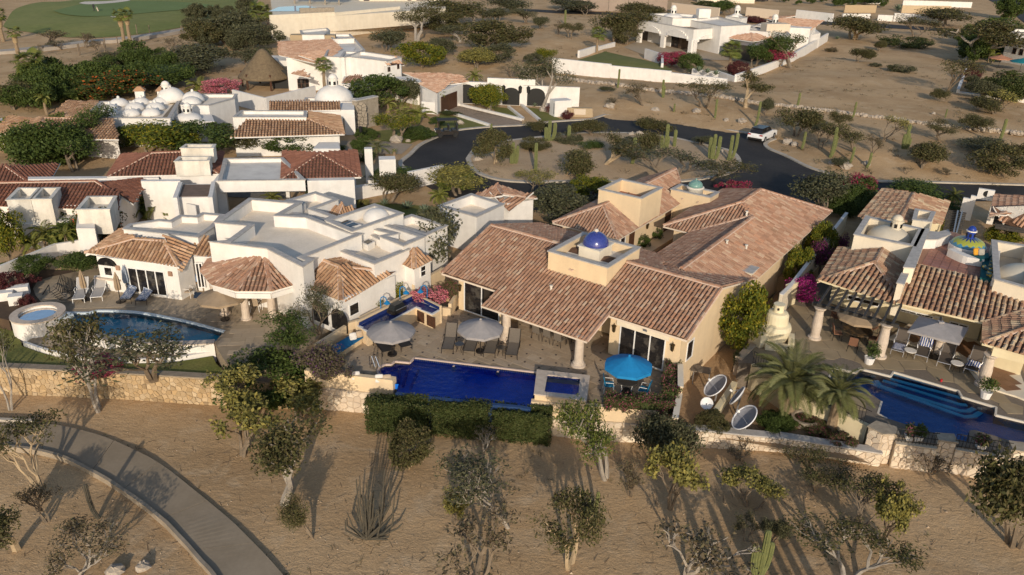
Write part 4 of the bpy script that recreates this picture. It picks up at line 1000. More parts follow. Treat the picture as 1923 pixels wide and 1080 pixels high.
tfm=M('rose_terracotta_tile',(.30,.13,.09),cols=[(.29,.125,.085),(.33,.15,.105),(.27,.115,.08),(.31,.145,.11)],rough=.5,isl=.08)
tax=p('R5',1560,875,3.2)-p('R5',690,685,3.2)
pavers(tfo,[(q.x,q.y) for q in inset([(v.x,v.y) for v in tfl],.05)],math.atan2(tax.y,tax.x),.5,.5,3.22,tfm,random.Random(4),200,vary=False,gap=.03,name='floor_tile')
slabpoly(rh,PP('R5',[(795,330),(955,345),(1060,320),(1090,365),(935,425),(800,425)],3.85),3.2,3.85,white,'parapet_wall',coping)
# mosaic dome with blue lantern
mosaic=bpy.data.materials.new('mosaic_dome_tile');mosaic.use_nodes=True
_n=mosaic.node_tree.nodes;_l=mosaic.node_tree.links;_b=_n['Principled BSDF'];_b.inputs['Roughness'].default_value=.3
_tc=_n.new('ShaderNodeTexCoord');_sx=_n.new('ShaderNodeSeparateXYZ');_l.new(_tc.outputs['Object'],_sx.inputs[0])
_at=_n.new('ShaderNodeMath');_at.operation='ARCTAN2';_l.new(_sx.outputs[0],_at.inputs[0]);_l.new(_sx.outputs[1],_at.inputs[1])
_mu=_n.new('ShaderNodeMath');_mu.operation='MULTIPLY';_mu.inputs[1].default_value=8/6.2832*2;_l.new(_at.outputs[0],_mu.inputs[0])
_pp=_n.new('ShaderNodeMath');_pp.operation='PINGPONG';_pp.inputs[1].default_value=.5;_l.new(_mu.outputs[0],_pp.inputs[0])
_m2=_n.new('ShaderNodeMath');_m2.operation='MULTIPLY_ADD';_m2.inputs[1].default_value=-.28;_l.new(_pp.outputs[0],_m2.inputs[0]);_l.new(_sx.outputs[2],_m2.inputs[2])
_mr=_n.new('ShaderNodeMapRange');_mr.inputs[1].default_value=-.15;_mr.inputs[2].default_value=.65;_l.new(_m2.outputs[0],_mr.inputs[0])
_cr=_n.new('ShaderNodeValToRGB');_cr.color_ramp.interpolation='CONSTANT';_el=_cr.color_ramp.elements
_el[0].position=0;_el[0].color=(.06,.22,.36,1);_el[1].position=.34;_el[1].color=(.34,.36,.06,1)
_q=_el.new(.68);_q.color=(.02,.05,.22,1)
_l.new(_mr.outputs[0],_cr.inputs[0]);_l.new(_cr.outputs[0],_b.inputs['Base Color'])
mc=p('R5',1290,475,3.75);rm_r=1.05
MB().lathe([(1.12,3.2),(1.12,3.72)],(mc.x,mc.y,0),24).build('dome_drum',white,rh)
do=MB().lathe(dome_prof(1.05,.55,8,0),(0,0,0),28).build('mosaic_dome',mosaic,rh,smooth=True);do.location=V((mc.x,mc.y,3.72))-V(rh.location)
me=do.data
for v_ in me.vertices:v_.co+=V(rh.location)
lantern(mc,.26,.85,4.2,M('cobalt_lantern',(.02,.05,.28),rough=.3),M('cobalt_lantern',(1,1,1)),rh)
MB().lathe([(.33,4.68),(.33,4.75)],(mc.x,mc.y,0),14).build('lantern_ring',white,rh)
# curved white seat wall, teal sofa and cushions on the roof terrace
sw_=thing('terrace_sofa','curved white built-in bench with teal seat on the roof terrace','bench',p('R5',1300,700,3.2))
bw=spline([p('R5',1060,545,3.6),p('R5',1150,590,3.6),p('R5',1280,640,3.6),p('R5',1470,670,3.6)],3);m_=MB()
for i in range(len(bw)-1):m_.seg(bw[i],bw[i+1],.5,3.22,3.75-.002*i,off=.25)
m_.build('seat_base',white,sw_)
tealf=M('teal_cushion_fabric',(.01,.11,.12),(.008,.085,.10),4,.9)
m_=MB();m_.prism(PP('R5',[(1455,640),(1570,590),(1545,860),(1430,845)],3.6),3.22,3.6);m_.build('seat_cushion',tealf,sw_)
m_=MB();m_.prism(PP('R5',[(1310,585),(1520,570),(1530,620),(1440,640)],3.78),3.6,3.78);m_.build('seat_cushion',tealf,sw_)
m_=MB();m_.seg(p('R5',1625,560,3.8),p('R5',1590,872,3.8),.25,3.2,3.9);m_.build('bench_back',white,sw_)
def pillow(c,r,t,mat,label,tilt=(1.1,0,0),cat='pillow',group=None,name='pillow'):
 m_=MB();s_=6;vs=[]
 for k in range(-2,3):
  h=t*k/4
  for j in range(16):
   a_=math.pi*2*j/16;sq=1/max(abs(math.cos(a_)),abs(math.sin(a_)));rr_=r*(1-.28*abs(k/2)**2.2)*min(sq,1.28)*.86
   vs.append((rr_*math.cos(a_),rr_*math.sin(a_),h))
 fs=[(i*16+j,i*16+(j+1) % 16,(i+1)*16+(j+1) % 16,(i+1)*16+j) for i in range(4) for j in range(16)]+[tuple(range(15,-1,-1)),tuple(64+j for j in range(16))]
 m_.add(vs,fs);o=m_.build(name,mat,at=(0,0,0),smooth=True);o.location=c;o.rotation_euler=tilt
 return tag(o,label,cat,group)
patt=M('teal_yellow_patterned_fabric',(.03,.09,.12),(.40,.30,.06),7,.9,mixlo=.48,mixhi=.55)
for i in range(7):
 q=lerp(p('R5',1585,590,3.75),p('R5',1530,820,3.75),i/6)
 pillow(q,.26,.16,patt,'patterned teal and yellow pillow, '+('first','second','third','fourth','fifth','sixth','last')[i]+' from the far end of the roof sofa row',(1.1,.1*(-1)**i,1.2+.1*i),group='row of patterned pillows on the roof sofa')
pillow(p('R5',1385,555,4.0),.27,.16,M('orange_fabric',(.62,.30,.03),rough=.9),'orange pillow at the inner corner of the roof terrace sofa',(1.2,0,.3))
pillow(p('R5',1440,560,4.0),.25,.16,M('grey_linen',(.34,.32,.28),rough=.9),'grey linen pillow beside the orange one on the roof sofa',(1.2,0,.1))
pillow(p('R5',1490,735,3.72),.24,.16,patt,'patterned pillow lying alone on the teal seat of the roof sofa',(.3,.2,.5))
parapet(rh,PP('R5',[(1560,430),(1990,500),(1990,985),(1590,872)],3.95),0,3.1,3.95,palecream,M('cream_roof_floor',(1,1,1)),th=.26)
c=p('R5',1905,880,3.15);MB().lathe(dome_prof(1.55,1.0,8,3.12),(c.x,c.y,0),26).build('large_dome',M('cream_dome_plaster',(1,1,1)),rh,smooth=True)
# walls under the roofs
def fl(q):return V((q.x,q.y,0))
B0=fl(e1_);B1=fl(e2_);ed_=(B1-B0).normalized();bn=V((-ed_.y,ed_.x,0))
A0=fl(e0);w=MB()
_D=(G(1683,602,.1)-B0).dot(bn)
WA,WB=A0+bn*_D+ed_*.5,B1+bn*_D
w.prism([WA,WB,WB+bn*2,fl(tt0)+bn*.4,fl(apb),p('R4',420,760,2.45)],0,2.5)
w.build('wall',yellowcream,rh);w=MB();w.prism([fl(f0)+bn*2.6+ed_*.6,fl(f2)+bn*2.6,fl(f2)+bn*6,WB+bn*.5],0,2.45);w.build('wall',yellowcream,rh)
w=MB();w.prism([p('R4',850,120,2.5),p('R4',620,400,2.5),p('R4',1460,470,2.5),p('R4',1550,250,2.5)],0,2.5);w.build('wall',yellowcream,rh)
sW=lambda s,k=0.0:WA+(WB-WA).normalized()*s-bn*k
Lw=(WB-WA).length
for k,x0,y0,x1,y1,n in (('R1',1035,195,1385,345,1),('R2',520,345,900,480,2),('R2',915,435,1010,480,1),('R2',1085,490,1290,590,2)):window(rh,WA,WB,px(k,x0,y0),px(k,x1,y1),n)
# porch, columns, pergola
brown_t=M('brown_porch_tile',(.22,.115,.06),cols=[(.22,.115,.06),(.25,.135,.075),(.20,.10,.05)],rough=.5,isl=.06)
pf=[WA+ed_*5.0,WB-bn*0,fl(f2)+bn*3,p('R3',2000,690,.1),p('R3',1840,625,.1),p('R3',1560,540,.1),p('R3',1440,490,.1),p('R2',1200,910,.1),p('R2',390,690,.1)]
po=thing('porch_floor','brown tiled porch','floor',pf[0]);po['kind']='structure';del po['category']
MB().prism([(q.x,q.y) for q in pf],0,.1).build('slab',palecream,po)
pavers(po,[(q.x,q.y) for q in inset([(q.x,q.y) for q in pf],.1)],math.atan2(ed_.y,ed_.x)+.78,.48,.48,.1,brown_t,random.Random(6),240,vary=False,gap=.015,th=.012,name='floor_tile')
ctops={}
for nm,k,x,y,tx,ty,kk,zb in (('a','R1',655,690,735,340,'R1',0),('b','R1',1385,900,1475,530,'R1',0),('c','R2',945,850,965,690,'R2',0),('d','R3',1445,500,1605,150,'R3',0)):
 b=p(k,x,y,zb);h=hgt(b,px(kk,tx,ty)[1]);ctops[nm]=(b,h)
 MB().lathe([(.40,0),(.40,.12),(.30,.16),(.27,.28),(.30,h*.45),(.24,h*.82),(.24,h-.22),(.31,h-.14),(.36,h-.05),(.36,h)],(b.x,b.y,b.z),16).build('column',colstone,rh)
hb=ctops['a'][1]
ca,cb=fl(ctops['a'][0]),fl(ctops['b'][0]);dd=(cb-ca).normalized()
blackw=M('weathered_black_timber',(.035,.033,.032),(.06,.055,.05),5,.8)
pg=thing('pergola','black timber pergola with nine rafters on stone columns beside the barrel tile roof','pergola',ca)
m_=MB();m_.seg(ca-dd*.5,cb+dd*.6,.18,hb,hb+.2);m_.build('beam',blackw,pg)
for i in range(9):
 q=lerp(ca-dd*.1,cb+dd*.3,i/8);dst=(WA-q).dot(bn)
 m_=MB();m_.seg(q-bn*.5,q+bn*(dst+.05),.11,hb+.205,hb+.37);m_.build('rafter',blackw,pg)
# arched front of the right wing
cdz,ch_=ctops['d'];q0=fl(cdz);qe=q0+ed_*7;m_=MB();m_.seg(q0,qe,.4,ch_,2.42);m_.build('arcade_wall',yellowcream,rh)
arch_opening(rh,q0,qe,.45,5,0.1,ch_-.3,'archway',black,-.1) if 0 else None
# deck, pool
R7=lambda x,y,z=0:p('R7',x,y,z)
wl=[p('c4',500,700),p('c4',525,632),p('c4',690,668),p('c4',712,638),p('c4',930,692),p('c4',950,662),p('R3',1185,560),p('R3',1222,628),p('R3',1610,745),p('R3',1602,830),p('R3',1990,925),R7(1990,640),R7(1840,625),R7(1700,575),R7(1400,485),R7(1345,492),R7(1340,615),R7(1190,578),R7(1000,532),R7(480,365),R7(385,315),R7(425,185),R7(330,120),p('c4',640,790)]
pool3=thing('swimming_pool','blue stepped pool with pale cyan step edges on the right property','pool',wl[0])
n=len(wl);m_=MB();m_.add([(v.x,v.y,-.03) for v in wl]+[(v.x,v.y,-.55) for v in wl],[tuple(n+i for i in range(n))]+[(n+i,n+(i+1) % n,(i+1) % n,i) for i in range(n)])
m_.build('basin',M('mid_blue_pool_mosaic',(.012,.15,.44),(.016,.19,.52),.8,.5,fine=.2),pool3)
w_=MB().add([(v.x,v.y,-.10) for v in wl],[tuple(range(n))]).build('water',water_mat('blue_pool_water',(.55,.82,.93),.03,2.6),pool3)
if w_.data.polygons[0].normal.z<0:w_.data.flip_normals()
cyan=M('cyan_step_edge',(.26,.80,.90),(.22,.72,.82),2,.5)
bst=M('deep_step',(.008,.05,.17),rough=.5)
stp=[[(450,375),(1185,570)],[(415,425),(1205,640)],[(330,445),(800,590),(1200,715),(1265,720)],[(255,445),(300,500),(360,525),(1200,785),(1290,790),(1350,760)],[(180,440),(230,490),(1150,820),(1260,855),(1360,845),(1425,805)]]
for i,L in enumerate(stp):
 z=-.12-.03*i;m_=MB();q=[p('R3',x,y,z) for x,y in L]
 for j in range(len(q)-1):m_.seg(q[j],q[j+1]+(q[j+1]-q[j]).normalized()*.06,.26,z-.05-.002*j,z-.002*j)
 m_.build('step_edge',cyan,pool3)
m_=MB()
for i in range(len(wl)-1):m_.seg(wl[i],wl[i+1],.10,-.13,.012-.0006*i) if i in (0,1,2,3,4,5,6,7,8,9,19,20) else None
m_.build('pale_lip',M('pale_pool_lip',(.62,.56,.47)),pool3,kind='stuff')
for x,y in ((222,403),(1420,763)):
 c=p('R3',x,y,-.2);m_=MB();m_.lathe([(.12,-.05),(.12,.02),(.02,.05)],c,10);m_.build('pool_light',mortar,pool3)
dkm=M('khaki_terrace_concrete',(.34,.265,.165),(.29,.225,.14),.7,.9,.003,14,cols=[(.35,.27,.17),(.38,.30,.195),(.32,.25,.155),(.36,.285,.185)],isl=.05)
dpoly=[p('R6',640,205),p('R6',640,245)]+[p('R6',x,y)+V((.15,.1,0)) for x,y in ((800,262),(1000,372),(1200,512),(1500,692),(1730,775))]+[R7(320,440),R7(590,560),R7(1010,640),R7(1200,650),R7(1780,740),R7(1990,780)]
inner=[wl[i] for i in range(12)]
deckp=dpoly+[R7(1990,650)]+[wl[i] for i in (12,13,14,15,16,17,18,19,20,21,22,23)]+[wl[i] for i in range(0,11)]+[p('R3',1990,500),fl(f2)+bn*4,WB+bn*.5,WA+bn*.5,p('R4',330,900,0),p('R1',640,100),p('R1',420,250),p('C6',1150,700),p('C6',940,950)]
dk=thing('pool_terrace','khaki terrace','terrace',p('R1',500,600));dk['kind']='structure';del dk['category']
MB().prism([(q.x,q.y) for q in deckp],FZ,-.012).build('slab',M('dark_pebble_joint',(.16,.13,.10),(.22,.18,.14),9,.9),dk)
flags(dk,[(q.x,q.y) for q in deckp],1.15,-.012,dkm,random.Random(12),300,th=.016)
# stone pillars, railing walls and planters along the front
def pillar(poly,zt,label,grp=None):
 q=[(v.x,v.y) for v in poly];t=thing('stone_pillar',label,'pillar',(q[-1][0],q[-1][1],-1.8),grp)
 MB().prism(q,-2.0,zt).build('pillar_core',mortarP,t);MB().prism(inset(q,-.07),zt+.002,zt+.07).build('pillar_cap',M('weathered_pillar_cap',(.40,.34,.26),(.30,.25,.19),3,.9),t)
 for i in range(len(q)):
  a,b=V((*q[i],0)),V((*q[(i+1) % len(q)],0));d=b-a;nn=V((d.y,-d.x,0))
  cen=sum((V((*k,0)) for k in q),V((0,0,0)))/len(q)
  if nn.dot((a+b)/2-cen)<0:nn=-nn
  if nn.dot(V((EYE.x,EYE.y,0))-(a+b)/2)>0:stone_face(t,a,b,-1.85,zt-.02,.3,stoneP,rg)
P1=[R7(372,412,.22),R7(565,470,.22),R7(588,535,.22),R7(435,535,.22),R7(290,460,.22)]
P2=[R7(1000,535,.2),R7(1170,548,.2),R7(1210,625,.2),R7(1030,600,.2)]
P3=[R7(1775,620,.2),R7(1990,650,.2),R7(1990,730,.2),R7(1815,705,.2)]
pillar(P1,.22,'broad angled pale stone pillar at the left end of the black railing');pillar(P2,.2,'middle pale stone pillar between two black railing panels');pillar(P3,.2,'pale stone pillar at the right end of the black railing')
def rail(a,b,label,z0=-.1,h=.75):
 a,b=fl(a),fl(b);t=thing('railing',label,'railing',(a.x,a.y,z0));L_=(b-a).length;e=(b-a).normalized()
 for zz in (z0+.1,z0+h*.55,z0+h):m_=MB();m_.tube([a+V((0,0,zz)),b+V((0,0,zz))],.022,5);m_.build('rail',black,t)
 for i in range(int(L_/.16)+1):
  q=a+e*(i*.16);m_=MB();m_.tube([q+V((0,0,z0)),q+V((0,0,z0+h+(.05 if i % 2 else .02)))],.015,4);m_.build('baluster',black,t)
for (a,b,l1,l2) in ((R7(570,640,-.15),R7(1010,695,-.15),'low pale stone wall with concrete sill under the left railing panel','black iron railing panel between broad pillar and middle pillar'),(R7(1195,700,-.15),R7(1780,800,-.15),'low pale stone wall with concrete sill under the right railing panel','black iron railing panel right of the middle stone pillar')):
 t=thing('stone_wall',l1,'wall',(a.x,a.y,-1.6));m_=MB();m_.seg(a,b,.4,-2.0,-.16,off=.2);m_.build('wall_body',mortarP,t);stone_face(t,a,b,-1.8,-.17,.32,stoneP,rg)
 m_=MB();m_.seg(a,b,.5,-.157,-.09,off=.2);m_.build('sill',M('sandy_sill',(.55,.47,.36),(.48,.4,.3),3,.9),t);rail(a+V((0,.15,0)),b+V((0,.15,0)),l2)
rf_=[p('R6',800,262),p('R6',1000,372),p('R6',1200,512),p('R6',1500,692),p('R6',1730,775),R7(285,440)]
for i in range(5):
 a,b=fl(rf_[i]),fl(rf_[i+1])
fwp=thing('retaining_wall','curved yellow cream retaining wall below the black terrace fence by the palms','wall',(rf_[2].x,rf_[2].y,-1.2));m_=MB()
for i in range(5):m_.seg(rf_[i],rf_[i+1],.25,-1.9,.03-.002*i,off=0)
m_.build('wall_body',yellowcream,fwp)
fn=thing('railing','black iron railing on the curved wall behind the two date palms','railing',(rf_[0].x,rf_[0].y,.03))
for i in range(5):
 a,b=fl(rf_[i]),fl(rf_[i+1]);L_=(b-a).length
 for zz in (.12,.8):m_=MB();m_.tube([a+V((0,0,zz)),b+V((0,0,zz))],.02,4);m_.build('rail',black,fn)
 for j in range(int(L_/.17)):q=lerp(a,b,j*.17/L_);m_=MB();m_.tube([q+V((0,0,.03)),q+V((0,0,.82))],.014,4);m_.build('baluster',black,fn)
# boundary wall with bougainvillea, scroll wall and cream kiln oven
bwl=[p('b4',622,522,1.5),p('b4',230,1030,1.5),p('b4',165,1095,1.5)]
freewall('boundary_wall','tall white topped boundary wall between the two tiled villas behind the orange trees',[(q.x,q.y) for q in bwl],.2,-1.2,1.5,palecream,white,capw=.04)
sc_=thing('scroll_wall','cream stepped scroll wall behind the round kiln oven','wall',p('C6',1190,580,0));pts=[p('C6',1400,380,1.0),p('C6',1300,420,1.0),p('C6',1230,520,.7),p('C6',1170,600,.5)]
for i,zt in enumerate((1.55,1.3,.8)):m_=MB();m_.seg(pts[i],pts[i+1],.3,-.9,zt-.01*i);m_.build('wall_section',yellowcream,sc_)
kb=p('C6',1150,965,0);kn=thing('kiln_oven','round cream plastered kiln oven with chimney beside the orange tree','oven',kb)
ky=M('cream_kiln_plaster',(.78,.69,.48),(.72,.62,.42),2,.8,.004,20)
MB().lathe([(.62,-.3),(.72,.2),(.86,.7),(.92,.95),(.84,1.2),(.66,1.28),(.64,1.8),(.55,1.95),(.30,2.0),(.29,2.38),(.33,2.4),(.33,2.46),(.05,2.47)],(kb.x,kb.y,0),22).build('kiln_body',ky,kn,smooth=False)
m_=MB();m_.box(kb.x-.95,kb.y-.35,.2,.8,.9,1.3,.5);m_.build('side_block',ky,kn)
m_=MB();m_.box(kb.x-.1,kb.y-.95,.0,1.3,.6,.5,-.2);m_.build('hearth',ky,kn)
m_=MB();m_.box(kb.x-.12,kb.y-.31,2.25,.1,.06,.13,-.3);m_.build('chimney_vent',black,kn)
m_=MB();m_.box(kb.x+.95,kb.y-.3,.1,.35,1.3,.6,-.3);m_.build('curved_bench',ky,kn)
rt_=[p('R6',640,215,-.05),p('R6',800,60,-.05),p('C6',940,960,-.05)]
freewall('retaining_wall','low weathered retaining wall in front of the kiln oven',[(q.x,q.y) for q in rt_[:2]],.4,-1.3,.12,mortarP)
# ------------------------------------------------------------------ houses behind
A1=lambda x,y,z=0:p('a1',x,y,z)
A2=lambda x,y,z=0:p('a2',x,y,z)
A3=lambda x,y,z=0:p('a3',x,y,z)
A4=lambda x,y,z=0:p('a4',x,y,z)
B1_=lambda x,y,z=0:p('b1',x,y,z)
B2_=lambda x,y,z=0:p('b2',x,y,z)
B4_=lambda x,y,z=0:p('b4',x,y,z)
C1_=lambda x,y,z=0:p('C1',x,y,z)
def block(house,L,z0,z1,mat=None,name='wall',cap=None):
 q=[(v.x,v.y) for v in L];o=MB().prism(q,z0,z1).build(name,mat or white,house)
 if cap:MB().prism(inset(q,-.08),z1+.003,z1+.1).build('coping',cap,house)
 return o
def tiled(house,planes,ridges=(),mat=None,du=.27,dv=.44,fascia=None,name='roof'):
 r=Roof(mat or tile_m,du,dv,fascia=fascia or white)
 for q in planes:r.plane(q)
 for q in ridges:r.ridge(*q)
 return r.finish(house,name=name)
def rect_on(A,B,s0,s1,z0,z1):
 e=(V((B.x,B.y,0))-V((A.x,A.y,0))).normalized();o=V((A.x,A.y,0));return o+e*s0+V((0,0,z0)),o+e*s1+V((0,0,z1))
def win_px(h,A,B,k,x0,y0,x1,y1,n=1,name='window',fr=None,gm=None,bars=0):
 return window(h,fl(A),fl(B),px(k,x0,y0),px(k,x1,y1),n,name,fr,gm,bars=bars)
def minidome(h,c,r,hh,z,mat=None,knob=True):
 MB().lathe(dome_prof(r,hh,6,z),(c.x,c.y,0),18).build('dome',mat or white,h,smooth=True)
 if knob:MB().lathe([(.14,z+hh-.03),(.16,z+hh+.12),(.10,z+hh+.22),(.02,z+hh+.26)],(c.x,c.y,0),10).build('dome_knob',mat or white,h)
def boxcap(h,L,z0,z1,mat=None,fm=None):return parapet(h,L,z0,z1-.5,z1,mat or white2,fm or white2,th=.16,name='chimney_box',capm=white2)
# annex beside the middle house
an=thing('annex','small white flat-roofed annex with a tiled hip roof beside the asphalt turning circle','building',C1_(690,600))
parapet(an,[C1_(255,405,2.9),C1_(630,268,2.9),C1_(1000,385,2.9),C1_(690,530,2.9)],0,2.2,2.9,th=.26)
tiled(an,[[C1_(665,268,2.6),C1_(840,318,2.6),C1_(985,265,3.15),C1_(920,170,3.2)],[C1_(835,312,2.55),C1_(1060,388,2.55),C1_(1330,318,2.6),C1_(985,265,3.15)],[C1_(1330,318,2.6),C1_(1378,306,2.6),C1_(920,170,3.2),C1_(985,265,3.15)]],
  [(C1_(920,170,3.2),C1_(985,265,3.2)),(C1_(985,265,3.2),C1_(1330,318,2.62))])
block(an,[C1_(700,290,2.6),C1_(1050,360,2.6),C1_(1330,320,2.6),C1_(930,210,2.8)],0,2.5)
# red tiled house, upper left of the white villa
nh=thing('red_tiled_house','white house with dark red tiled hip roofs, white chimney boxes and a carport','house',B1_(1590,510))
tiled(nh,[[B2_(180,282,3),B2_(738,270,3),B2_(450,102,4.1)],[B2_(190,88,3),B2_(180,282,3),B2_(450,102,4.1)],[B2_(738,270,3),B2_(708,82,3),B2_(450,102,4.1)]],[(B2_(180,282,3),B2_(450,102,4.1)),(B2_(738,270,3),B2_(450,102,4.1))],tiler_m)
tiled(nh,[[B1_(750,268,3),B1_(1532,246,3),B1_(1292,95,4.1),B1_(1060,104,4.1)],[B1_(852,110,3),B1_(750,268,3),B1_(1060,104,4.1)],[B1_(1532,246,3),B1_(1568,95,3),B1_(1292,95,4.1)]],[(B1_(750,268,3),B1_(1060,104,4.1)),(B1_(1060,104,4.1),B1_(1292,95,4.1)),(B1_(1532,246,3),B1_(1292,95,4.1))],tiler_m)
tiled(nh,[[B1_(-300,480,2.6),B1_(830,480,2.6),B1_(840,408,2.75),B1_(670,300,3.6),B1_(-300,318,3.6)],[B1_(838,410,2.7),B1_(930,445,2.6),B1_(1012,328,2.6),B1_(985,288,2.8),B1_(670,300,3.6)]],[(B1_(-300,318,3.6),B1_(670,300,3.6)),(B1_(670,300,3.6),B1_(838,410,2.7))],tiler_m)
tiled(nh,[[B1_(-200,310,2.6),B1_(195,300,2.6),B1_(40,192,3.4),B1_(-200,195,3.4)],[B1_(195,300,2.6),B1_(360,268,2.6),B1_(422,180,2.8),B1_(40,190,3.4)]],[(B1_(195,300,2.6),B1_(40,192,3.4))],tiler_m)
tiled(nh,[[B1_(50,585,2),B1_(120,590,2),B1_(212,520,2.1),B1_(60,485,2.5)]],(),tiler_m)
for L,z in (([(1262,72),(1300,45),(1508,45),(1490,72)],4.7),([(1220,165),(1255,132),(1478,130),(1462,160)],4.2)):boxcap(nh,[B1_(x,y,z) for x,y in L],z-1.2,z)
for L,z in (([(45,435),(130,350),(285,350),(215,430)],3.6),([(218,430),(290,350),(422,348),(358,428)],3.6),([(535,502),(612,410),(815,408),(765,500)],3.3)):boxcap(nh,[B1_(x,y,z) for x,y in L],1.5,z)
parapet(nh,[B1_(1530,300,3.3),B1_(1570,143,3.3),B2_(190,138,3.3),B2_(345,292,3.3)],2.4,3.0,3.3,white,roofgrey,th=.2)
q0,q1=fl(B2_(180,300,3)),fl(B2_(690,290,3));q2,q3=fl(B2_(690,95,3)),fl(B2_(200,100,3))
block(nh,[lerp(q0,q1,.35),q1,q2,lerp(q3,q2,.35)],0,3.0);win_px(nh,q0,q1,'b2',306,325,342,382,1,'window',wood)
block(nh,[B1_(785,262,3),B1_(1525,245,3),B1_(1555,105,3),B1_(860,118,3)],0,3.0)
block(nh,[B1_(-300,470,2.6),B1_(800,470,2.6),B1_(960,330,2.6),B1_(-300,340,2.6)],0,2.62)
block(nh,[B1_(195,285,2.9),B1_(1110,275,2.9),B1_(1110,262,2.9),B1_(195,268,2.9)],0,2.9)
block(nh,[B1_(985,300,3.2),B1_(1260,300,3.2),B1_(1260,285,3.2),B1_(985,288,3.2)],0,3.2)
block(nh,[B1_(1490,300,3.2),B1_(1570,290,3.2),B1_(1570,235,3.2),B1_(1530,250,3.2)],0,3.2)
block(nh,[B1_(150,600,1.9),B1_(530,570,1.9),B1_(530,500,2.2),B1_(200,520,2.2)],0,1.9,roofgrey)
block(nh,[B1_(530,620,2.4),B1_(660,620,2.4),B1_(660,520,2.4),B1_(540,520,2.4)],0,2.3)
block(nh,[B1_(1235,405,3.0),B1_(1460,402,3.0),B1_(1500,310,3.0),B1_(1265,312,3.0)],0,2.9);MB().prism([(v.x,v.y) for v in (B1_(1245,400,3.0),B1_(1450,398,3.0),B1_(1485,318,3.0),B1_(1270,318,3.0))],2.905,2.95).build('roof_slab',M('brown_roof_felt',(.20,.14,.11),(.15,.11,.085),2,.9),nh)
for a,b in (((1222,415),(1262,305)),((1470,412),(1492,300))):
 m_=MB();m_.seg(B1_(*a,3.2),B1_(*b,3.2),.3,0,3.2);m_.build('parapet_wall',white,nh)
wa,wb=B1_(1235,405,3.0),B1_(1460,402,3.0);win_px(nh,wa,wb,'b1',1308,485,1345,545,1,'doorway',black,black)
m_=MB();d0=wallpt(fl(wa),fl(wb),*px('b1',1310,515));m_.box(d0.x+.5,d0.y-.35,d0.z,1.0,.06,1.5,-.5);m_.build('door',white,nh)
cpf=MB();cpf.prism([(v.x,v.y) for v in (B2_(-300,405),B2_(225,430),B2_(225,300),B2_(-300,300))],.01,.03);cpf.build('carport_floor',M('grey_paving',(.22,.20,.17),(.17,.15,.13),3,.9),nh)
m_=MB();m_.box(*(B2_(225,350,1.4)),.3,.3,2.9);m_.build('carport_post',white,nh)
dish=None
# domed house further left
mh=thing('many_domed_house','white house with a cluster of small white domes and brown barrel tile wings','house',A1(1000,830))
parapet(mh,[A1(588,826,3.0),A1(700,712,3.0),A1(1265,700,3.0),A1(1190,830,3.0)],0,2.7,3.0,th=.3)
for x,y,r in ((835,735,1.05),(990,725,.95),(1130,725,1.05),(770,770,.9),(945,765,1.05),(1090,765,1.05),(770,800,.9),(920,805,.95),(1060,803,1.0)):minidome(mh,A1(x,y,2.72),r,r*.75,2.72)
for x,y,w_ in ((985,690,.5),(1140,690,.5)):
 c=A1(x,y,3.0);m_=MB();m_.box(c.x,c.y,3.3,.95,.95,1.3,.3);m_.build('chimney',white,mh);m_=MB();m_.lathe([(.95,3.96),(.25,4.4)],(c.x,c.y,0),4,a0=1.1);m_.build('chimney_cap',tileb_m,mh)
minidome(mh,A1(1200,695,3.0),1.6,1.5,2.9);c=A1(1163,640,3.9);lantern(V((c.x,c.y,0)),.45,1.2,3.9,white,white,mh)
minidome(mh,A1(1352,700,3.0),1.25,1.1,2.9);minidome(mh,A1(1340,718,3.0),1.1,.8,2.9,knob=False)
parapet(mh,[A1(1262,735,3.1),A1(1290,660,3.1),A1(1660,660,3.1),A1(1640,690,3.1),A1(1460,740,3.1)],0,2.8,3.1,th=.25)
block(mh,[A1(1190,832,2.7),A1(1265,705,2.7),A1(1240,700,2.7),A1(1130,830,2.7)],0,2.75,M('brown_flat_roof',(.27,.22,.16),(.22,.18,.13),1,.9))
c=A1(1318,825,2.3);minidome(mh,c,1.4,.7,2.2);lantern(V((c.x,c.y,0)),.42,1.1,2.85,white,white,mh)
block(mh,[A1(1220,850,2.2),A1(1500,850,2.2),A1(1480,800,2.2),A1(1270,800,2.2)],0,2.2)
tiled(mh,[[A1(355,812,2.5),A1(592,826,2.6),A1(692,712,3.1),A1(470,704,3.1)]],(),tileb_m,.3,.5)
tiled(mh,[[A1(200,965,2.3),A1(830,975,2.3),A1(790,835,3.2),A1(300,828,3.2)],[A1(-60,920,2.3),A1(200,965,2.3),A1(300,828,3.2),A1(60,815,3.0)]],[(A1(200,965,2.3),A1(300,828,3.22)),(A1(300,828,3.2),A1(790,835,3.2))],tileb_m,.3,.5)
block(mh,[A1(-60,900,2.2),A1(820,960,2.2),A1(800,850,2.2),A1(0,830,2.2)],0,2.25);block(mh,[A1(360,815,2.4),A1(600,826,2.4),A1(680,730,2.4),A1(480,720,2.4)],0,2.45)
bp_=[A1(1265,745),A1(1640,700),A1(1870,745)]
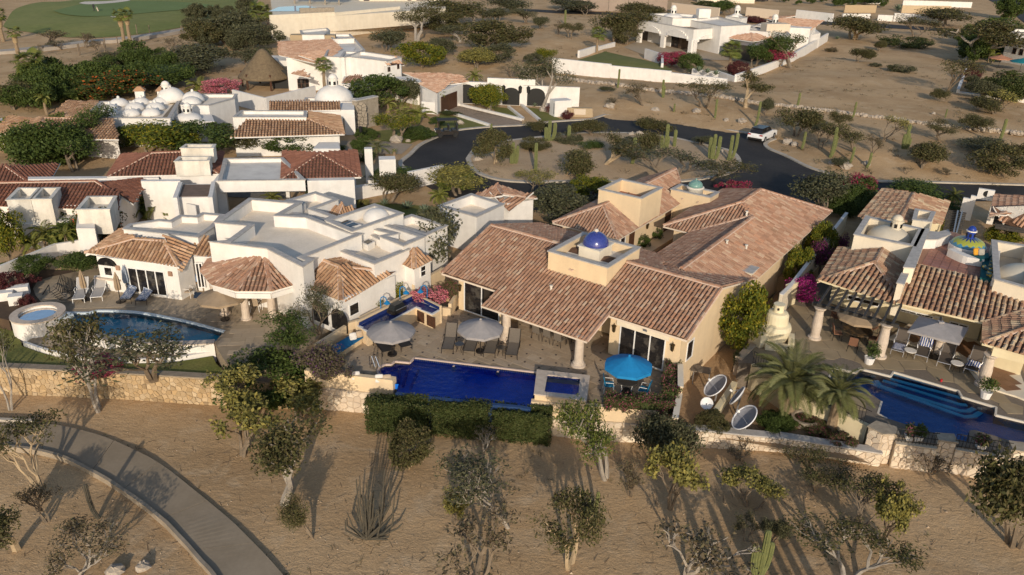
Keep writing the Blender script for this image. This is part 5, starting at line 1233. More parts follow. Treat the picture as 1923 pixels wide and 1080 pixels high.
# house with brown barrel tiles, stone entrance and dome
kh=thing('barrel_tile_house','white house with brown barrel tile roofs, white dome and stone arched entrance','house',A2(600,1000))
tiled(kh,[[A2(-180,960,2.4),A2(622,940,2.4),A2(360,828,3.3),A2(-60,832,3.3)],[A2(622,940,2.4),A2(590,810,2.5),A2(362,782,3.3),A2(360,828,3.3)]],[(A2(622,940,2.4),A2(360,828,3.3))],tileb_m,.3,.5)
tiled(kh,[[A2(95,780,2.9),A2(592,770,2.9),A2(592,708,3.5),A2(95,710,3.5)]],(),tileb_m,.3,.5)
parapet(kh,[A2(-160,822,3.5),A2(355,822,3.5),A2(355,778,3.5),A2(-100,775,3.5)],2.2,3.2,3.5,white,roofgrey,th=.25)
block(kh,[A2(-150,940,2.3),A2(585,930,2.3),A2(570,790,2.3),A2(-100,790,2.3)],0,2.35);block(kh,[A2(100,772,2.9),A2(690,765,2.9),A2(690,700,2.9),A2(100,700,2.9)],0,2.85)
parapet(kh,[A2(340,710,2.9),A2(350,685,2.9),A2(720,690,2.9),A2(690,715,2.9)],0,2.6,2.9)
c=A2(550,700,2.7);minidome(kh,c,2.3,1.9,2.6,knob=False);lantern(V((c.x,c.y,0)),.55,1.4,4.35,white,white,kh)
stg=M('grey_tan_entry_stone',(.34,.29,.23),(.26,.22,.17),3,.9,.01,8,fine=.25)
sa,sb_=A2(700,905),A2(850,870);m_=MB();m_.seg(sa,sb_,.7,0,3.3);m_.build('stone_entrance',stg,kh);m_=MB();m_.seg(sa,sb_,.9,3.303,3.42);m_.build('coping',coping,kh)
arch_opening(kh,fl(sa)+V((0,-.36,0)),fl(sb_)+V((0,-.36,0)),1.5,3.6,.05,1.3,'arched_door',wood,trim=stg)
stn=random.Random(31);stone_face(kh,fl(sa)+V((0,-.36,0)),fl(sa)+V((1.4,.1,0)),0.05,3.2,.45,stg,stn)
m_=MB();m_.seg(A2(615,945),A2(700,905),.4,0,1.9);m_.build('stone_wall_section',stg,kh)
for x,y in ((740,850),(858,800)):
 b=A2(x,y+60,1.8);m_=MB();m_.lathe([(.08,.3),(.22,.25),(.16,-.3),(.05,-.4)],(b.x,b.y-.4,2.0),6);m_.build('wall_lantern',black,kh)
block(kh,[A2(400,1040,1.7),A2(590,1040,1.7),A2(580,960,2.2),A2(440,960,2.2)],0,1.7)
# long white wall behind those houses
freewall('garden_wall','long white garden wall with small cone posts running to the white dome',[A1(1640,730),A1(1862,790),A2(420,700),A2(700,720)][:3],.3,0,1.9,white)
# two-storey white house
th_=thing('two_storey_house','two-storey white house with pink tiled gable roof beside the grass thatched palapa','house',A2(230,650))
z2=4.6
block(th_,[A2(213,400,z2),A2(470,400,z2),A2(590,380,z2),A2(450,300,z2),A2(240,300,z2)],0,z2-.1)
block(th_,[A2(470,400,z2),A2(655,400,z2),A2(700,330,z2),A2(560,330,z2)],0,z2)
parapet(th_,[A2(590,405,z2+.2),A2(655,400,z2+.2),A2(915,430,z2+.2),A2(1020,402,z2+.2),A2(770,365,z2+.2),A2(620,362,z2+.2)],0,z2-.2,z2+.2,white,roofgrey)
parapet(th_,[A2(480,395,z2+.3),A2(620,400,z2+.3),A2(765,350,z2+.3),A2(690,265,z2+.3),A2(540,270,z2+.3)],0,z2-.1,z2+.25,white,roofgrey)
parapet(th_,[A2(310,215,5.6),A2(500,198,5.6),A2(520,215,5.6),A2(480,245,5.6),A2(325,245,5.6)],0,5.3,5.6,white,roofgrey)
parapet(th_,[A2(510,240,5.2),A2(660,240,5.2),A2(690,270,5.2),A2(540,275,5.2)],0,4.9,5.2,white,roofgrey)
tiled(th_,[[A2(165,390,4.5),A2(435,440,4.5),A2(600,350,4.7),A2(530,275,5.2),A2(160,295,5.0)]],(),tilep_m,.3,.5)
tiled(th_,[[A2(470,440,4.45),A2(570,378,4.5),A2(545,330,4.9),A2(300,390,4.9)]],(),tilep_m,.3,.5)
tiled(th_,[[A2(600,582,2.3),A2(760,590,2.3),A2(740,530,2.9),A2(650,528,2.9)]],(),tile_m,.3,.5)
tiled(th_,[[A2(908,462,4.2),A2(1040,440,4.2),A2(985,412,4.6),A2(930,440,4.6)]],(),tilep_m,.3,.5)
tiled(th_,[[A2(250,522,2.9),A2(385,540,2.9),A2(330,497,3.3),A2(260,505,3.2)]],(),tilep_m,.3,.5)
stc=A2(410,262,5.0);m_=MB();m_.box(stc.x,stc.y-.6,4.9,7.0,1.6,1.2,.1);m_.build('stone_chimney',stoneW,th_)
block(th_,[A2(600,590,2.3),A2(800,600,2.3),A2(820,540,2.3),A2(620,530,2.3)],0,2.35)
block(th_,[A2(900,470,4.1),A2(1018,455,4.1),A2(1018,415,4.1),A2(915,425,4.1)],0,4.15)
block(th_,[A2(60,395,3.6),A2(215,395,3.6),A2(215,360,3.6),A2(60,360,3.6)],2.2,3.0);block(th_,[A2(85,520,2.0),A2(215,520,2.0),A2(215,505,2.0),A2(85,505,2.0)],1.6,2.3)
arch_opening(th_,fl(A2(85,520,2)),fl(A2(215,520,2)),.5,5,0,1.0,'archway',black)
k0,k1=A2(213,400,z2),A2(470,400,z2);win_px(th_,k0,k1,'a2',290,552,376,618,3,'window',wood,bars=1)
k0,k1=A2(590,405,z2),A2(655,400,z2);win_px(th_,k0,k1,'a2',612,437,636,495,1,'window',wood,bars=1)
k0,k1=A2(655,400,z2),A2(915,430,z2);win_px(th_,k0,k1,'a2',848,462,874,500,1,'window',wood,bars=1)
k0,k1=A2(900,470,4.1),A2(1018,455,4.1);win_px(th_,k0,k1,'a2',922,470,942,500,1,'window',wood);win_px(th_,k0,k1,'a2',988,447,1005,482,1,'window',wood)
k0,k1=A2(600,590,2.3),A2(800,600,2.3);win_px(th_,k0,k1,'a2',684,618,704,670,1,'window',wood)
# garage and arched entrance wall by the turning circle
gh=thing('garage_building','white garage with pale tiled roof and brown door above the paved driveway','building',A2(1230,760))
tiled(gh,[[A2(1150,600,2.9),A2(1270,645,2.9),A2(1380,575,3.0),A2(1255,560,3.3),A2(1170,555,3.2)],[A2(1030,528,3.0),A2(1170,560,3.0),A2(1180,600,2.9),A2(1480,575,2.9),A2(1440,540,3.0),A2(1290,498,3.6),A2(1130,510,3.4)]],(),tilep_m,.3,.5)
block(gh,[A2(960,540,3.0),A2(1120,575,3.0),A2(1170,575,3.0),A2(1090,530,3.0)],0,2.9,cap=white);block(gh,[A2(1165,615,2.8),A2(1270,650,2.8),A2(1285,640,2.8),A2(1450,580,2.8),A2(1300,510,2.8),A2(1100,530,2.8)],0,2.75)
k0,k1=fl(A2(1280,645,2.8)),fl(A2(1450,582,2.8));a,b=rect_on(k0,k1,.6,5.2,.05,2.1);window3(gh,a,b,2,'garage_door',wood,wood)
k0,k1=fl(A2(1120,720,0)),fl(A2(1270,770,0));m_=MB();m_.seg(k0,k1,.35,0,2.5);m_.build('wall_arcade',white,gh);arch_opening(gh,k0+V((.1,-.2,0)),k1+V((.1,-.2,0)),.6,3.2,.05,1.1,'iron_gate',black)
m_=MB();m_.seg(A2(1165,790),A2(1275,800),.3,0,1.5);m_.build('entry_wall',white,gh)
eg=thing('entrance_wall','white entrance wall with arched iron gates and lanterns behind the small round tree','wall',A2(1785,735))
g0_,g1_=fl(A2(1400,720,0)),fl(A2(1870,738,0));g2_=fl(A3(250,745,0));gx=(g1_-g0_).normalized();gl=(g1_-g0_).length
m_=MB();m_.seg(g0_,g1_,.45,0,2.9);m_.seg(g1_+gx*.01,g1_+gx*7.5,.45,0,2.7);m_.build('wall_body',white,eg)
m_=MB();cgx=fl(A2(1785,735));m_.seg(cgx-gx*3.2,cgx+gx*3.2,.5,2.75,3.5);m_.build('gable_wall',white,eg)
ps=lambda x:(fl(A2(x,736))-g0_).dot(gx)
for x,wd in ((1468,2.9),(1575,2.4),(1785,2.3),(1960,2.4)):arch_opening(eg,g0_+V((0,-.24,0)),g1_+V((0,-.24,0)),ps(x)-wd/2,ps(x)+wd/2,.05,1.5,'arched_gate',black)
for x in (1732,1848,1905):
 b=g0_+gx*ps(x)+V((0,-.4,2.2));m_=MB();m_.lathe([(.06,.5),(.26,.3),(.2,-.4),(.05,-.55)],b,6);m_.build('wall_lantern',black,eg)
tcap=Roof(tilep_m,.4,.5);
freewall('driveway_wall','low white stepped wall with square pier at the right end of the entrance garden',[A3(250,700),A3(300,690),A3(405,755)],.35,0,[1.6,.9],white)
pr_=thing('gate_pier','white square pier with dark panel beside the burgundy bush','pier',A3(345,815));q=A3(345,815);m_=MB();m_.box(q.x,q.y+.8,1.0,2.4,1.6,2.0,.4);m_.build('pier_body',white,pr_);m_=MB();m_.box(q.x-.45,q.y+.02,1.0,1.0,.1,1.4,.4);m_.build('panel',black,pr_)
# driveway and paths
dw_m=M('cobbled_driveway',(.28,.22,.17),cols=[(.28,.22,.17),(.31,.245,.19),(.25,.195,.15),(.29,.225,.175)],isl=.08)
dwy=[A2(1300,765),A2(1390,735),A2(1862,850),A2(1862,885),A2(1650,888)]
d_=thing('driveway','cobbled driveway','driveway',dwy[0]);d_['kind']='structure';del d_['category'];MB().prism([(q.x,q.y) for q in dwy],-.05,.02).build('bed',M('driveway_joint',(.2,.16,.12)),d_)
pavers(d_,[(q.x,q.y) for q in dwy],.4,.5,.4,.02,dw_m,random.Random(14),300,gap=.04,th=.03,name='cobble')
for L in ([A2(1390,730),A2(1870,845)],[A2(1300,775),A2(1640,885)],[A3(-20,755),A3(85,840)],[A3(70,740),A3(200,850)]):kerb('driveway_edge',L,.35,0,.3,white)
sheet('front_lawn',[A2(1290,800),A2(1400,815),A2(1640,885),A2(1390,915),A2(1250,890)],.02,lawnm);sheet('front_lawn',[A2(1640,745),A2(1780,760),A2(1862,838),A2(1700,800)],.02,lawnm);sheet('front_lawn',[A3(80,750),A3(180,760),A3(360,838),A3(190,850)],.02,lawnm)
sheet('front_lawn',[A2(720,930),A2(1100,890),A2(1260,935),A2(1080,1005),A2(900,990)],.02,lawnm);sheet('front_path',[A2(600,985),A2(900,990),A2(1100,1010),A2(1020,1080),A2(560,1080)],.024,M('pale_gravel_path',(.38,.31,.235),(.32,.26,.20),2,.95,fine=.2))
sheet('side_lawn',[B2_(640,480),B2_(850,450),B2_(1290,480),B2_(1290,600),B2_(1010,560),B2_(830,500)],.02,lawnm)
freewall('garden_wall','white garden wall between the agaves and the asphalt turning circle',[B2_(640,440),B2_(840,400),B2_(1060,355),B2_(1310,300)],.3,0,[1.1,1.3,1.6],white,None)
freewall('gate_wall','white gateposts with iron gate beside the dark red tile roof',[B2_(690,400),B2_(820,385)],.3,0,.9,white)
gp_=thing('gate_post','pair of tall white gateposts with balcony shelf beside the street kerb','gatepost',B2_(800,330));q=B2_(800,320);m_=MB();m_.box(q.x,q.y,1.7,.7,.7,3.4,.2);m_.build('post',white,gp_);m_=MB();m_.box(q.x+1.6,q.y+.5,1.2,1.5,1.2,2.4,.2);m_.build('pier',white,gp_)
# thatched palapa
pq=A2(5,650);pal=thing('thatched_palapa','conical brown palm thatched palapa roof left of the two-storey house','palapa',pq)
th_m=M('palm_thatch',(.20,.15,.09),(.13,.095,.06),3,.95,.05,9,fine=.3)
h_=hgt(pq,px('a2',0,452)[1]) ;MB().lathe([(3.7,1.4),(3.6,1.7),(2.6,2.8),(1.5,4.0),(.7,5.0),(.3,5.3)],(pq.x,pq.y+4.5,0),22).build('thatch',th_m,pal,smooth=True)
for k in range(6):a_=k*1.047;m_=MB();m_.tube([(pq.x+3.3*math.cos(a_),pq.y+4.5+3.3*math.sin(a_),0),(pq.x+3.3*math.cos(a_),pq.y+4.5+3.3*math.sin(a_),2.2)],.14,6);m_.build('post',wood,pal)
# tall cream wall and the houses along the top edge
ct=G(512,78);cwl=thing('tall_cream_wall','tall plain cream garden wall across the slope behind the two-storey house','wall',ct)
cs=[A2(115,292),A2(560,262),A2(1010,205),A2(1330,175)];m_=MB()
for i in range(3):m_.seg(cs[i],cs[i+1],.5,0,(5.0,4.9,4.3)[i])
m_.build('wall_body',palecream,cwl)
c5=4.6
th2=thing('hilltop_house','cream house with dark windows standing above the tall cream wall','house',A2(900,45))
hb0,hb1=G(675,12,3.0),G(830,11,3.0);block(th2,[hb0,hb1,hb1+V((0,16,0)),hb0+V((0,16,0))],0,8.5,palecream)
for x0,x1 in ((755,798),(1062,1090),(1125,1215),(1280,1310)):win_px(th2,hb0,hb1,'a2',x0,-10,x1,45,2 if x1-x0>60 else 1,'window',wood)
sheet('upper_terrace',[(q.x,q.y) for q in (A2(125,120,c5),A2(560,100,c5),A2(1330,50,c5),A2(1330,-40,c5),A2(100,-40,c5))],c5-.3,palecream,th=3)
q0,q1=A2(310,100,c5),A2(550,95,c5);sw2=thing('stone_parapet','grey stone parapet on top of the tall cream wall','wall',q0);m_=MB();m_.seg(q0,q1,.5,c5-.6,c5+1.2);m_.build('wall_body',stg,sw2)
pb=[A2(90,70,c5),A2(160,40,c5),A2(350,30,c5),A2(430,45,c5),A2(300,70,c5)];pl_=sheet('swimming_pool',[(q.x,q.y) for q in pb],c5-.25,M('far_pool_water',(.06,.25,.55),rough=.1));del pl_['kind'];tag(pl_,'pale blue pool on the hilltop terrace above the cream wall','pool')
pq2=A2(400,30,c5);pv=thing('poolside_pavilion','dark brown roofed poolside pavilion on the hilltop terrace','pavilion',pq2);m_=MB();m_.lathe([(8.5,c5+2.2),(8.2,c5+2.6),(1,c5+4.2)],(pq2.x,pq2.y+6,0),4,a0=.78,sy=.45);m_.build('roof',th_m,pv)
for dx in (-5,-1.5,2,5.2):m_=MB();m_.tube([(pq2.x+dx,pq2.y+3.5,c5-.3),(pq2.x+dx,pq2.y+3.5,c5+2.3)],.2,6);m_.build('post',stg,pv)
# white arched villa, upper right, on its lawn
vh=thing('arched_villa','large white villa with broad arches and lantern domes behind the sloping lawn','house',A3(1270,375))
zt=4.5
parapet(vh,[A3(895,140,zt),A3(1278,208,zt),A3(1480,195,zt),A3(1470,165,zt),A3(1240,145,zt),A3(970,125,zt)],2.6,4.0,zt,white,M('brown_flat_roof',(1,1,1)),th=.4)
parapet(vh,[A3(970,98,5.6),A3(1130,128,5.6),A3(1300,130,5.6),A3(1290,105,5.6),A3(1120,92,5.6)],0,5.2,5.6,white,roofgrey,th=.4)
parapet(vh,[A3(1236,140,5.2),A3(1470,185,5.2),A3(1675,175,5.2),A3(1450,118,5.2)],0,4.8,5.2,white,roofgrey,th=.4)
parapet(vh,[A3(1500,115,5.6),A3(1610,130,5.6),A3(1652,122,5.6),A3(1560,105,5.6)],0,5.3,5.6,white,roofgrey,th=.3)
parapet(vh,[A3(1480,195,4.2),A3(1800,225,4.2),A3(1880,200,4.2),A3(1700,175,4.2)],0,3.9,4.2,white,roofgrey,th=.3)
parapet(vh,[A4(-60,190,4.2),A4(230,245,4.2),A4(160,170,4.2),A4(20,165,4.2)],0,3.9,4.2,white,roofgrey,th=.3)
for k,x,y,z,r in (('a3',1132,115,5.3,2.0),('a3',1577,115,5.4,1.3),('a4',115,180,4.4,1.6)):
 c=p(k,x,y,z);minidome(vh,c,r,.7,z-.1,knob=False);lantern(V((c.x,c.y,0)),.6,1.9,z+.4,white,white,vh)
c=A3(1340,125,5.2);m_=MB();m_.box(c.x,c.y,6.0,2.6,1.6,2.0,.2);m_.build('chimney',white,vh);c=A4(120,215,4.2);m_=MB();m_.box(c.x,c.y,4.8,5,2.5,1.6,.2);m_.build('stone_block',stoneP,vh)
tiled(vh,[[A3(1480,262,2.9),A3(1690,292,2.9),A3(1675,232,3.9)],[A3(1690,292,2.9),A3(1900,262,2.9),A3(1675,232,3.9)]],[(A3(1690,292,2.9),A3(1675,232,3.9))],tilep_m,.35,.55)
tiled(vh,[[A4(60,150,4.6),A4(370,195,4.6),A4(455,165,4.6),A4(265,112,5.8)],[A4(60,150,4.6),A4(265,112,5.8),A4(90,118,4.8)]],(),tilep_m,.35,.55)
block(vh,[A4(170,190,4.5),A4(368,200,4.5),A4(410,170,4.5),A4(240,150,4.5)],0,4.5);block(vh,[A4(330,250,3),A4(440,232,3),A4(400,200,3),A4(340,220,3)],0,3)
v0,v1,v2=fl(A3(895,140,zt)),fl(A3(1278,208,zt)),fl(A3(1480,195,zt))
block(vh,[v0+V((1,5,0)),v1+V((-1,6,0)),v2+V((0,6,0)),A3(1470,165,zt),A3(970,125,zt)],0,4.0,M('shaded_brown_facade',(.13,.09,.06),(.09,.06,.04),.6,.7))  # brown wood and glass front, the arches' shade put into its colour
def arcade(house,a,b,arches,zt,name='arcade_wall',th=.5):
 """solid wall with real arched openings: piers, and infill over each arch"""
 e=(b-a).normalized();L_=(b-a).length;nn=V((-e.y,e.x,0));m_=MB();s=0.0
 for s0,s1,zs in arches:
  if s0>s:m_.seg(a+e*s,a+e*s0,th,0,zt)
  r=(s1-s0)/2;k=12;prev=(s0,zs)
  for i in range(1,k+1):
   u=s0+(s1-s0)*i/k;z=zs+r*.62*math.sqrt(max(0,1-((u-s0-r)/r)**2));zz=(z+prev[1])/2;m_.seg(a+e*prev[0],a+e*u,th,zz,zt);prev=(u,z)
  s=s1
 if s<L_:m_.seg(a+e*s,b,th,0,zt)
 return m_.build(name,white,house)
l1,l2_=(v1-v0).length,(v2-v1).length
arcade(vh,v0,v1,[(1.2,l1*.49-.6,1.7),(l1*.5+.4,l1-.9,1.7)],2.62);arcade(vh,v1+(v2-v1).normalized()*.3,v2,[(.8,l2_*.78,1.7)],2.618)
bk0,bk1,bk2=v0+V((1.2,4.9,0)),v1+V((-1,5.9,0)),v2+V((0,5.9,0))
for t0,t1 in ((.08,.42),(.55,.95)):
 a,b=lerp(bk0,bk1,t0)+V((0,0,.1)),lerp(bk0,bk1,t1)+V((0,0,3.0));window3(vh,a,b,4,'glazed_door',wood)
a,b=lerp(bk1,bk2,.2)+V((0,0,.1)),lerp(bk1,bk2,.9)+V((0,0,3.0));window3(vh,a,b,4,'glazed_door',M('pale_wood',(.35,.25,.15)))
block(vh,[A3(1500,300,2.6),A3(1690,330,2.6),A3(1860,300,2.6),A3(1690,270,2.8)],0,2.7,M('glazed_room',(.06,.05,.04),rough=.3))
for x,y in ((1600,375),(1665,400),(1780,385)):b=A3(x,y-10);m_=MB();m_.box(b.x,b.y,1.3,.4,.4,2.6);m_.build('pergola_post',M('pale_wood',(1,1,1)),vh)
pt=sheet('villa_patio',[(q.x,q.y) for q in (A3(780,330),A3(900,285),A3(1280,290),A3(1862,330),A3(1862,430),A3(1300,420),A3(1100,400),A3(940,390))],.05,deck_m)
slope=[A3(292,500),A3(470,398),A3(600,352),A3(790,340),A3(930,395),A3(1080,455),A3(1135,500),A3(1090,560),A3(680,540)]
bumpy('sloping_lawn',[A3(300,430,1.4),A3(470,392,1.6),A3(660,335,1.6),A3(800,375,1.4),A3(930,405,1.3),A3(1060,440,1.2),A3(1135,490,1.0),A3(1090,520,1.0),A3(680,470,1.4)],1.0,.1,.2,lawnm,2.5,.9,.1)
ww=[A3(288,505),A3(680,550),A3(1100,592),A3(1500,640),A3(1575,600),A3(1862,520)]
freewall('white_retaining_wall','long plain white retaining wall below the villa lawn, facing the street',[ww[0],ww[1],ww[2],ww[3]],.5,0,[2.3,2.1,1.9],white)
freewall('white_garden_wall','white garden wall climbing right from the villa past the shrubs to the dirt lot',[A3(1430,545),A3(1560,590),A3(1862,480),A4(240,440),A4(480,290)],.4,0,[1.2,1.5,1.6,1.8],white)
freewall('white_garden_wall','short white wall along the upper left edge of the villa lawn',[A3(470,405),A3(600,365),A3(720,330)],.4,0,[1.3,1.0],white)
freewall('white_garden_wall','low white wall by the firepit and bougainvillea on the villa lawn',[A3(935,410),A3(1050,450),A3(1050,520)],.4,0,1.8,white);freewall('white_garden_wall','white planter wall holding grey agaves below the villa patio',[A3(1262,545),A3(1440,570)],.4,0,1.5,white)
# structures along the top right
tv=thing('screen_fence','brown fabric screen fence along the far street at the top','fence',A3(400,80))
for i in range(5):
 a,b=A3(405+137*i,75+2*i),A3(405+137*(i+1)-3,75+2*(i+1));m_=MB();m_.seg(a,b,.15,0,4.5);m_.build('fence_panel',M('brown_screen_fabric',(.33,.26,.21),(.28,.22,.18),.3,.9),tv)
sheet('far_street',[A3(0,60),A3(500,82),A3(1100,98),A3(1500,130),A4(600,150),A4(1400,205),A4(1400,225),A4(500,175),A3(1400,140),A3(900,108),A3(400,98),A3(0,75)],.06,asphalt);sheet('far_street',[A4(1500,-60),A4(1690,40),A4(1790,100),A4(1862,160),A4(1990,230),A4(1990,60),A4(1850,40),A4(1800,-60)],.06,asphalt)
for (L,z,mt,lb) in (([A3(1120,85),A3(1450,125)],2.6,stoneP,'pale stone garden wall behind the white villa, left part'),([A3(1640,112),A3(1862,135)],2.4,stoneP,'pale stone garden wall behind the white villa, right part'),([A4(265,125),A4(520,155)],2.2,white,'white street wall behind the dark tree at the top right'),([A4(590,130),A4(780,130)],1.3,white,'low white street wall left of the magenta flowers'),([A4(835,145),A4(940,150)],1.6,white,'white wall holding magenta flowers beside the far street'),([A4(945,150),A4(1290,165)],2.2,white,'long white street wall below the stone terrace at the top right'),([A4(1600,175),A4(1790,175)],1.2,white,'low white wall end by the top right street corner'),([A4(600,88),A4(820,90)],2.2,stoneW,'tan stone terrace wall left of the spiky agave at the top'),([A4(1000,90),A4(1340,95)],2.2,stoneW,'tan stone terrace wall under the white balustrade at the top right'),([A4(1010,40),A4(1490,55)],1.8,white,'white balustrade wall along the top right edge')):
 freewall('street_wall',lb,L,.5,0,z,mt)
hz_=thing('far_house','pale house front at the top edge behind the white balustrade','house',G(1300,5));block(hz_,[A3(1300,15),A3(1700,25),A3(1700,-60),A3(1300,-60)],0,4,palecream)
for i in range(3):
 c=A3(1290+i*190,12);m_=MB();m_.box(c.x+4,c.y-.2,1.6,4,.2,2.6);m_.build('window',glass,hz_)
hp_=thing('far_house','white house wall and dark openings at the top right corner of the lane','house',A4(500,0));block(hp_,[A4(640,20),A4(880,30),A4(880,-60),A4(640,-60)],0,4,white)
m_=MB();c=A4(760,25);m_.box(c.x,c.y-.1,1.5,6,.3,2.4);m_.build('window',glass,hp_)
# right edge house with terrace, hedge and parasols
eh=thing('edge_house','white house at the right edge with a row of small dark windows and parasols below','house',A4(1720,480))
parapet(eh,[A4(1762,225,5.5),A4(1990,250,5.5),A4(1990,215,5.5),A4(1800,205,5.5)],0,5.1,5.5,white,roofgrey);parapet(eh,[A4(1745,268,4.8),A4(1990,310,4.8),A4(1990,250,4.8),A4(1770,235,4.8)],0,4.5,4.8,white,roofgrey)
k0,k1=fl(A4(1745,268,4.8)),fl(A4(1990,310,4.8));ee=(k1-k0).normalized()
for i in range(4):a=k0+ee*(2.0+i*1.6);window3(eh,a+V((0,0,2.3)),a+ee*.9+V((0,0,3.4)),1,'window',wood)
sheet('edge_terrace',[A4(1500,470),A4(1700,470),A4(1990,520),A4(1990,600),A4(1640,520)],.9,deck_m,th=.9)
freewall('white_garden_wall','white garden wall running down the edge of the dirt lot to the right hedge',[A4(1440,545),A4(1385,695),A4(1560,720),A4(1800,745),A4(1990,770)],.4,0,[1.6,1.2,1.2,1.2],white)
# rubble stone lines across the dirt lot
rbs=random.Random(5);rub=MB();RL=spline([pgp('a3',300,545),pgp('a3',560,580),pgp('a3',900,620),pgp('a3',1200,655),pgp('a3',1560,700),pgp('a4',80,735),pgp('a4',350,765),pgp('a4',640,800),pgp('a4',1000,845),pgp('a4',1300,885),pgp('a4',1600,915),pgp('a4',1870,940)],24)
def rock(m_,c,r,rg,flat=.7,n=7):
 k=5;vs=[];
 for i in range(k):
  ph=math.pi*(i+.5)/k
  for j in range(n):a_=2*math.pi*j/n+i*.3;q=r*rg.uniform(.75,1.2);vs.append((c.x+q*math.sin(ph)*math.cos(a_),c.y+q*math.sin(ph)*math.sin(a_),c.z+q*flat*math.cos(ph)))
 m_.add(vs,[(i*n+j,i*n+(j+1) % n,(i+1)*n+(j+1) % n,(i+1)*n+j) for i in range(k-1) for j in range(n)]+[tuple(range(n-1,-1,-1)),tuple((k-1)*n+j for j in range(n))])
for q in RL:
 for _ in range(3):
  c=q+V((rbs.uniform(-.5,.5),rbs.uniform(-.5,.5),0));c.z=terr(c.x,c.y)+.1;rock(rub,c,rbs.uniform(.15,.4),rbs,.7,5)
rub.build('rubble',M('pale_rubble',(.46,.39,.31),(.36,.30,.24),2,.9,isl=.15),kind='stuff')
# far right property gate, pergola roof
sg=thing('scroll_gate_wall','white scroll-topped gate wall with round hole and black iron gate by the street','gate',B4_(1520,600))
s0_,s1_2=fl(B4_(1400,560)),fl(B4_(1640,600));m_=MB()
for t0,t1,zt in ((0,.2,1.9),(.2,.36,2.2),(.36,.82,2.9),(.82,1.0,2.3)):m_.seg(lerp(s0_,s1_2,t0),lerp(s0_,s1_2,t1),.3,2.0 if .3<t0<.8 else 0,zt)
m_.build('wall_body',white,sg);arch_opening(sg,s0_+V((0,-.1,0)),s1_2+V((0,-.1,0)),2.3,4.7,.05,1.5,'iron_gate',black)
ec=lerp(s0_,s1_2,.6);m_=MB();m_.tube([ec+V((0,-.17,2.55)),ec+V((0,.17,2.55))],.28,14);m_.build('round_hole',black,sg)
fr_=thing('carport_roof','dark clay tiled roof over black slats at the far right by the street','building',B4_(1700,640));tiled(fr_,[[B4_(1625,545,2.5),B4_(1990,610,2.5),B4_(1990,530,3.1),B4_(1740,518,3.1)],[B4_(1660,378,2.6),B4_(1625,545,2.5),B4_(1740,518,3.1),B4_(1990,440,3.1),B4_(1990,425,3.0)]],[(B4_(1625,545,2.5),B4_(1740,518,3.1))],tile_m,.29,.46)
for i in range(8):a,b=B4_(1640,570+i*17,1.2),B4_(1900,615+i*17,1.2);m_=MB();m_.seg(a,b,.1,1.9,2.1);m_.build('slat',blackw,fr_)
for x,y in ((1650,700),(1880,740)):m_=MB();b=B4_(x,y);m_.box(b.x,b.y,1.05,.15,.15,2.1);m_.build('post',blackw,fr_)
sl=thing('slatted_pergola','flat black slatted pergola between the tiled roof and the iron gate','pergola',B4_(1400,640))
for i in range(13):
 a,b=B4_(1330-3*i,500+i*12,2.2),B4_(1460-3*i,520+i*12,2.2);m_=MB();m_.seg(a,b,.09,2.1,2.2);m_.build('slat',blackw,sl)
for a,b in (((1400,505),(1370,660)),((1430,510),(1390,660))):m_=MB();m_.seg(B4_(*a,2.3),B4_(*b,2.3),.1,2.21,2.33);m_.build('beam',greymetal,sl)
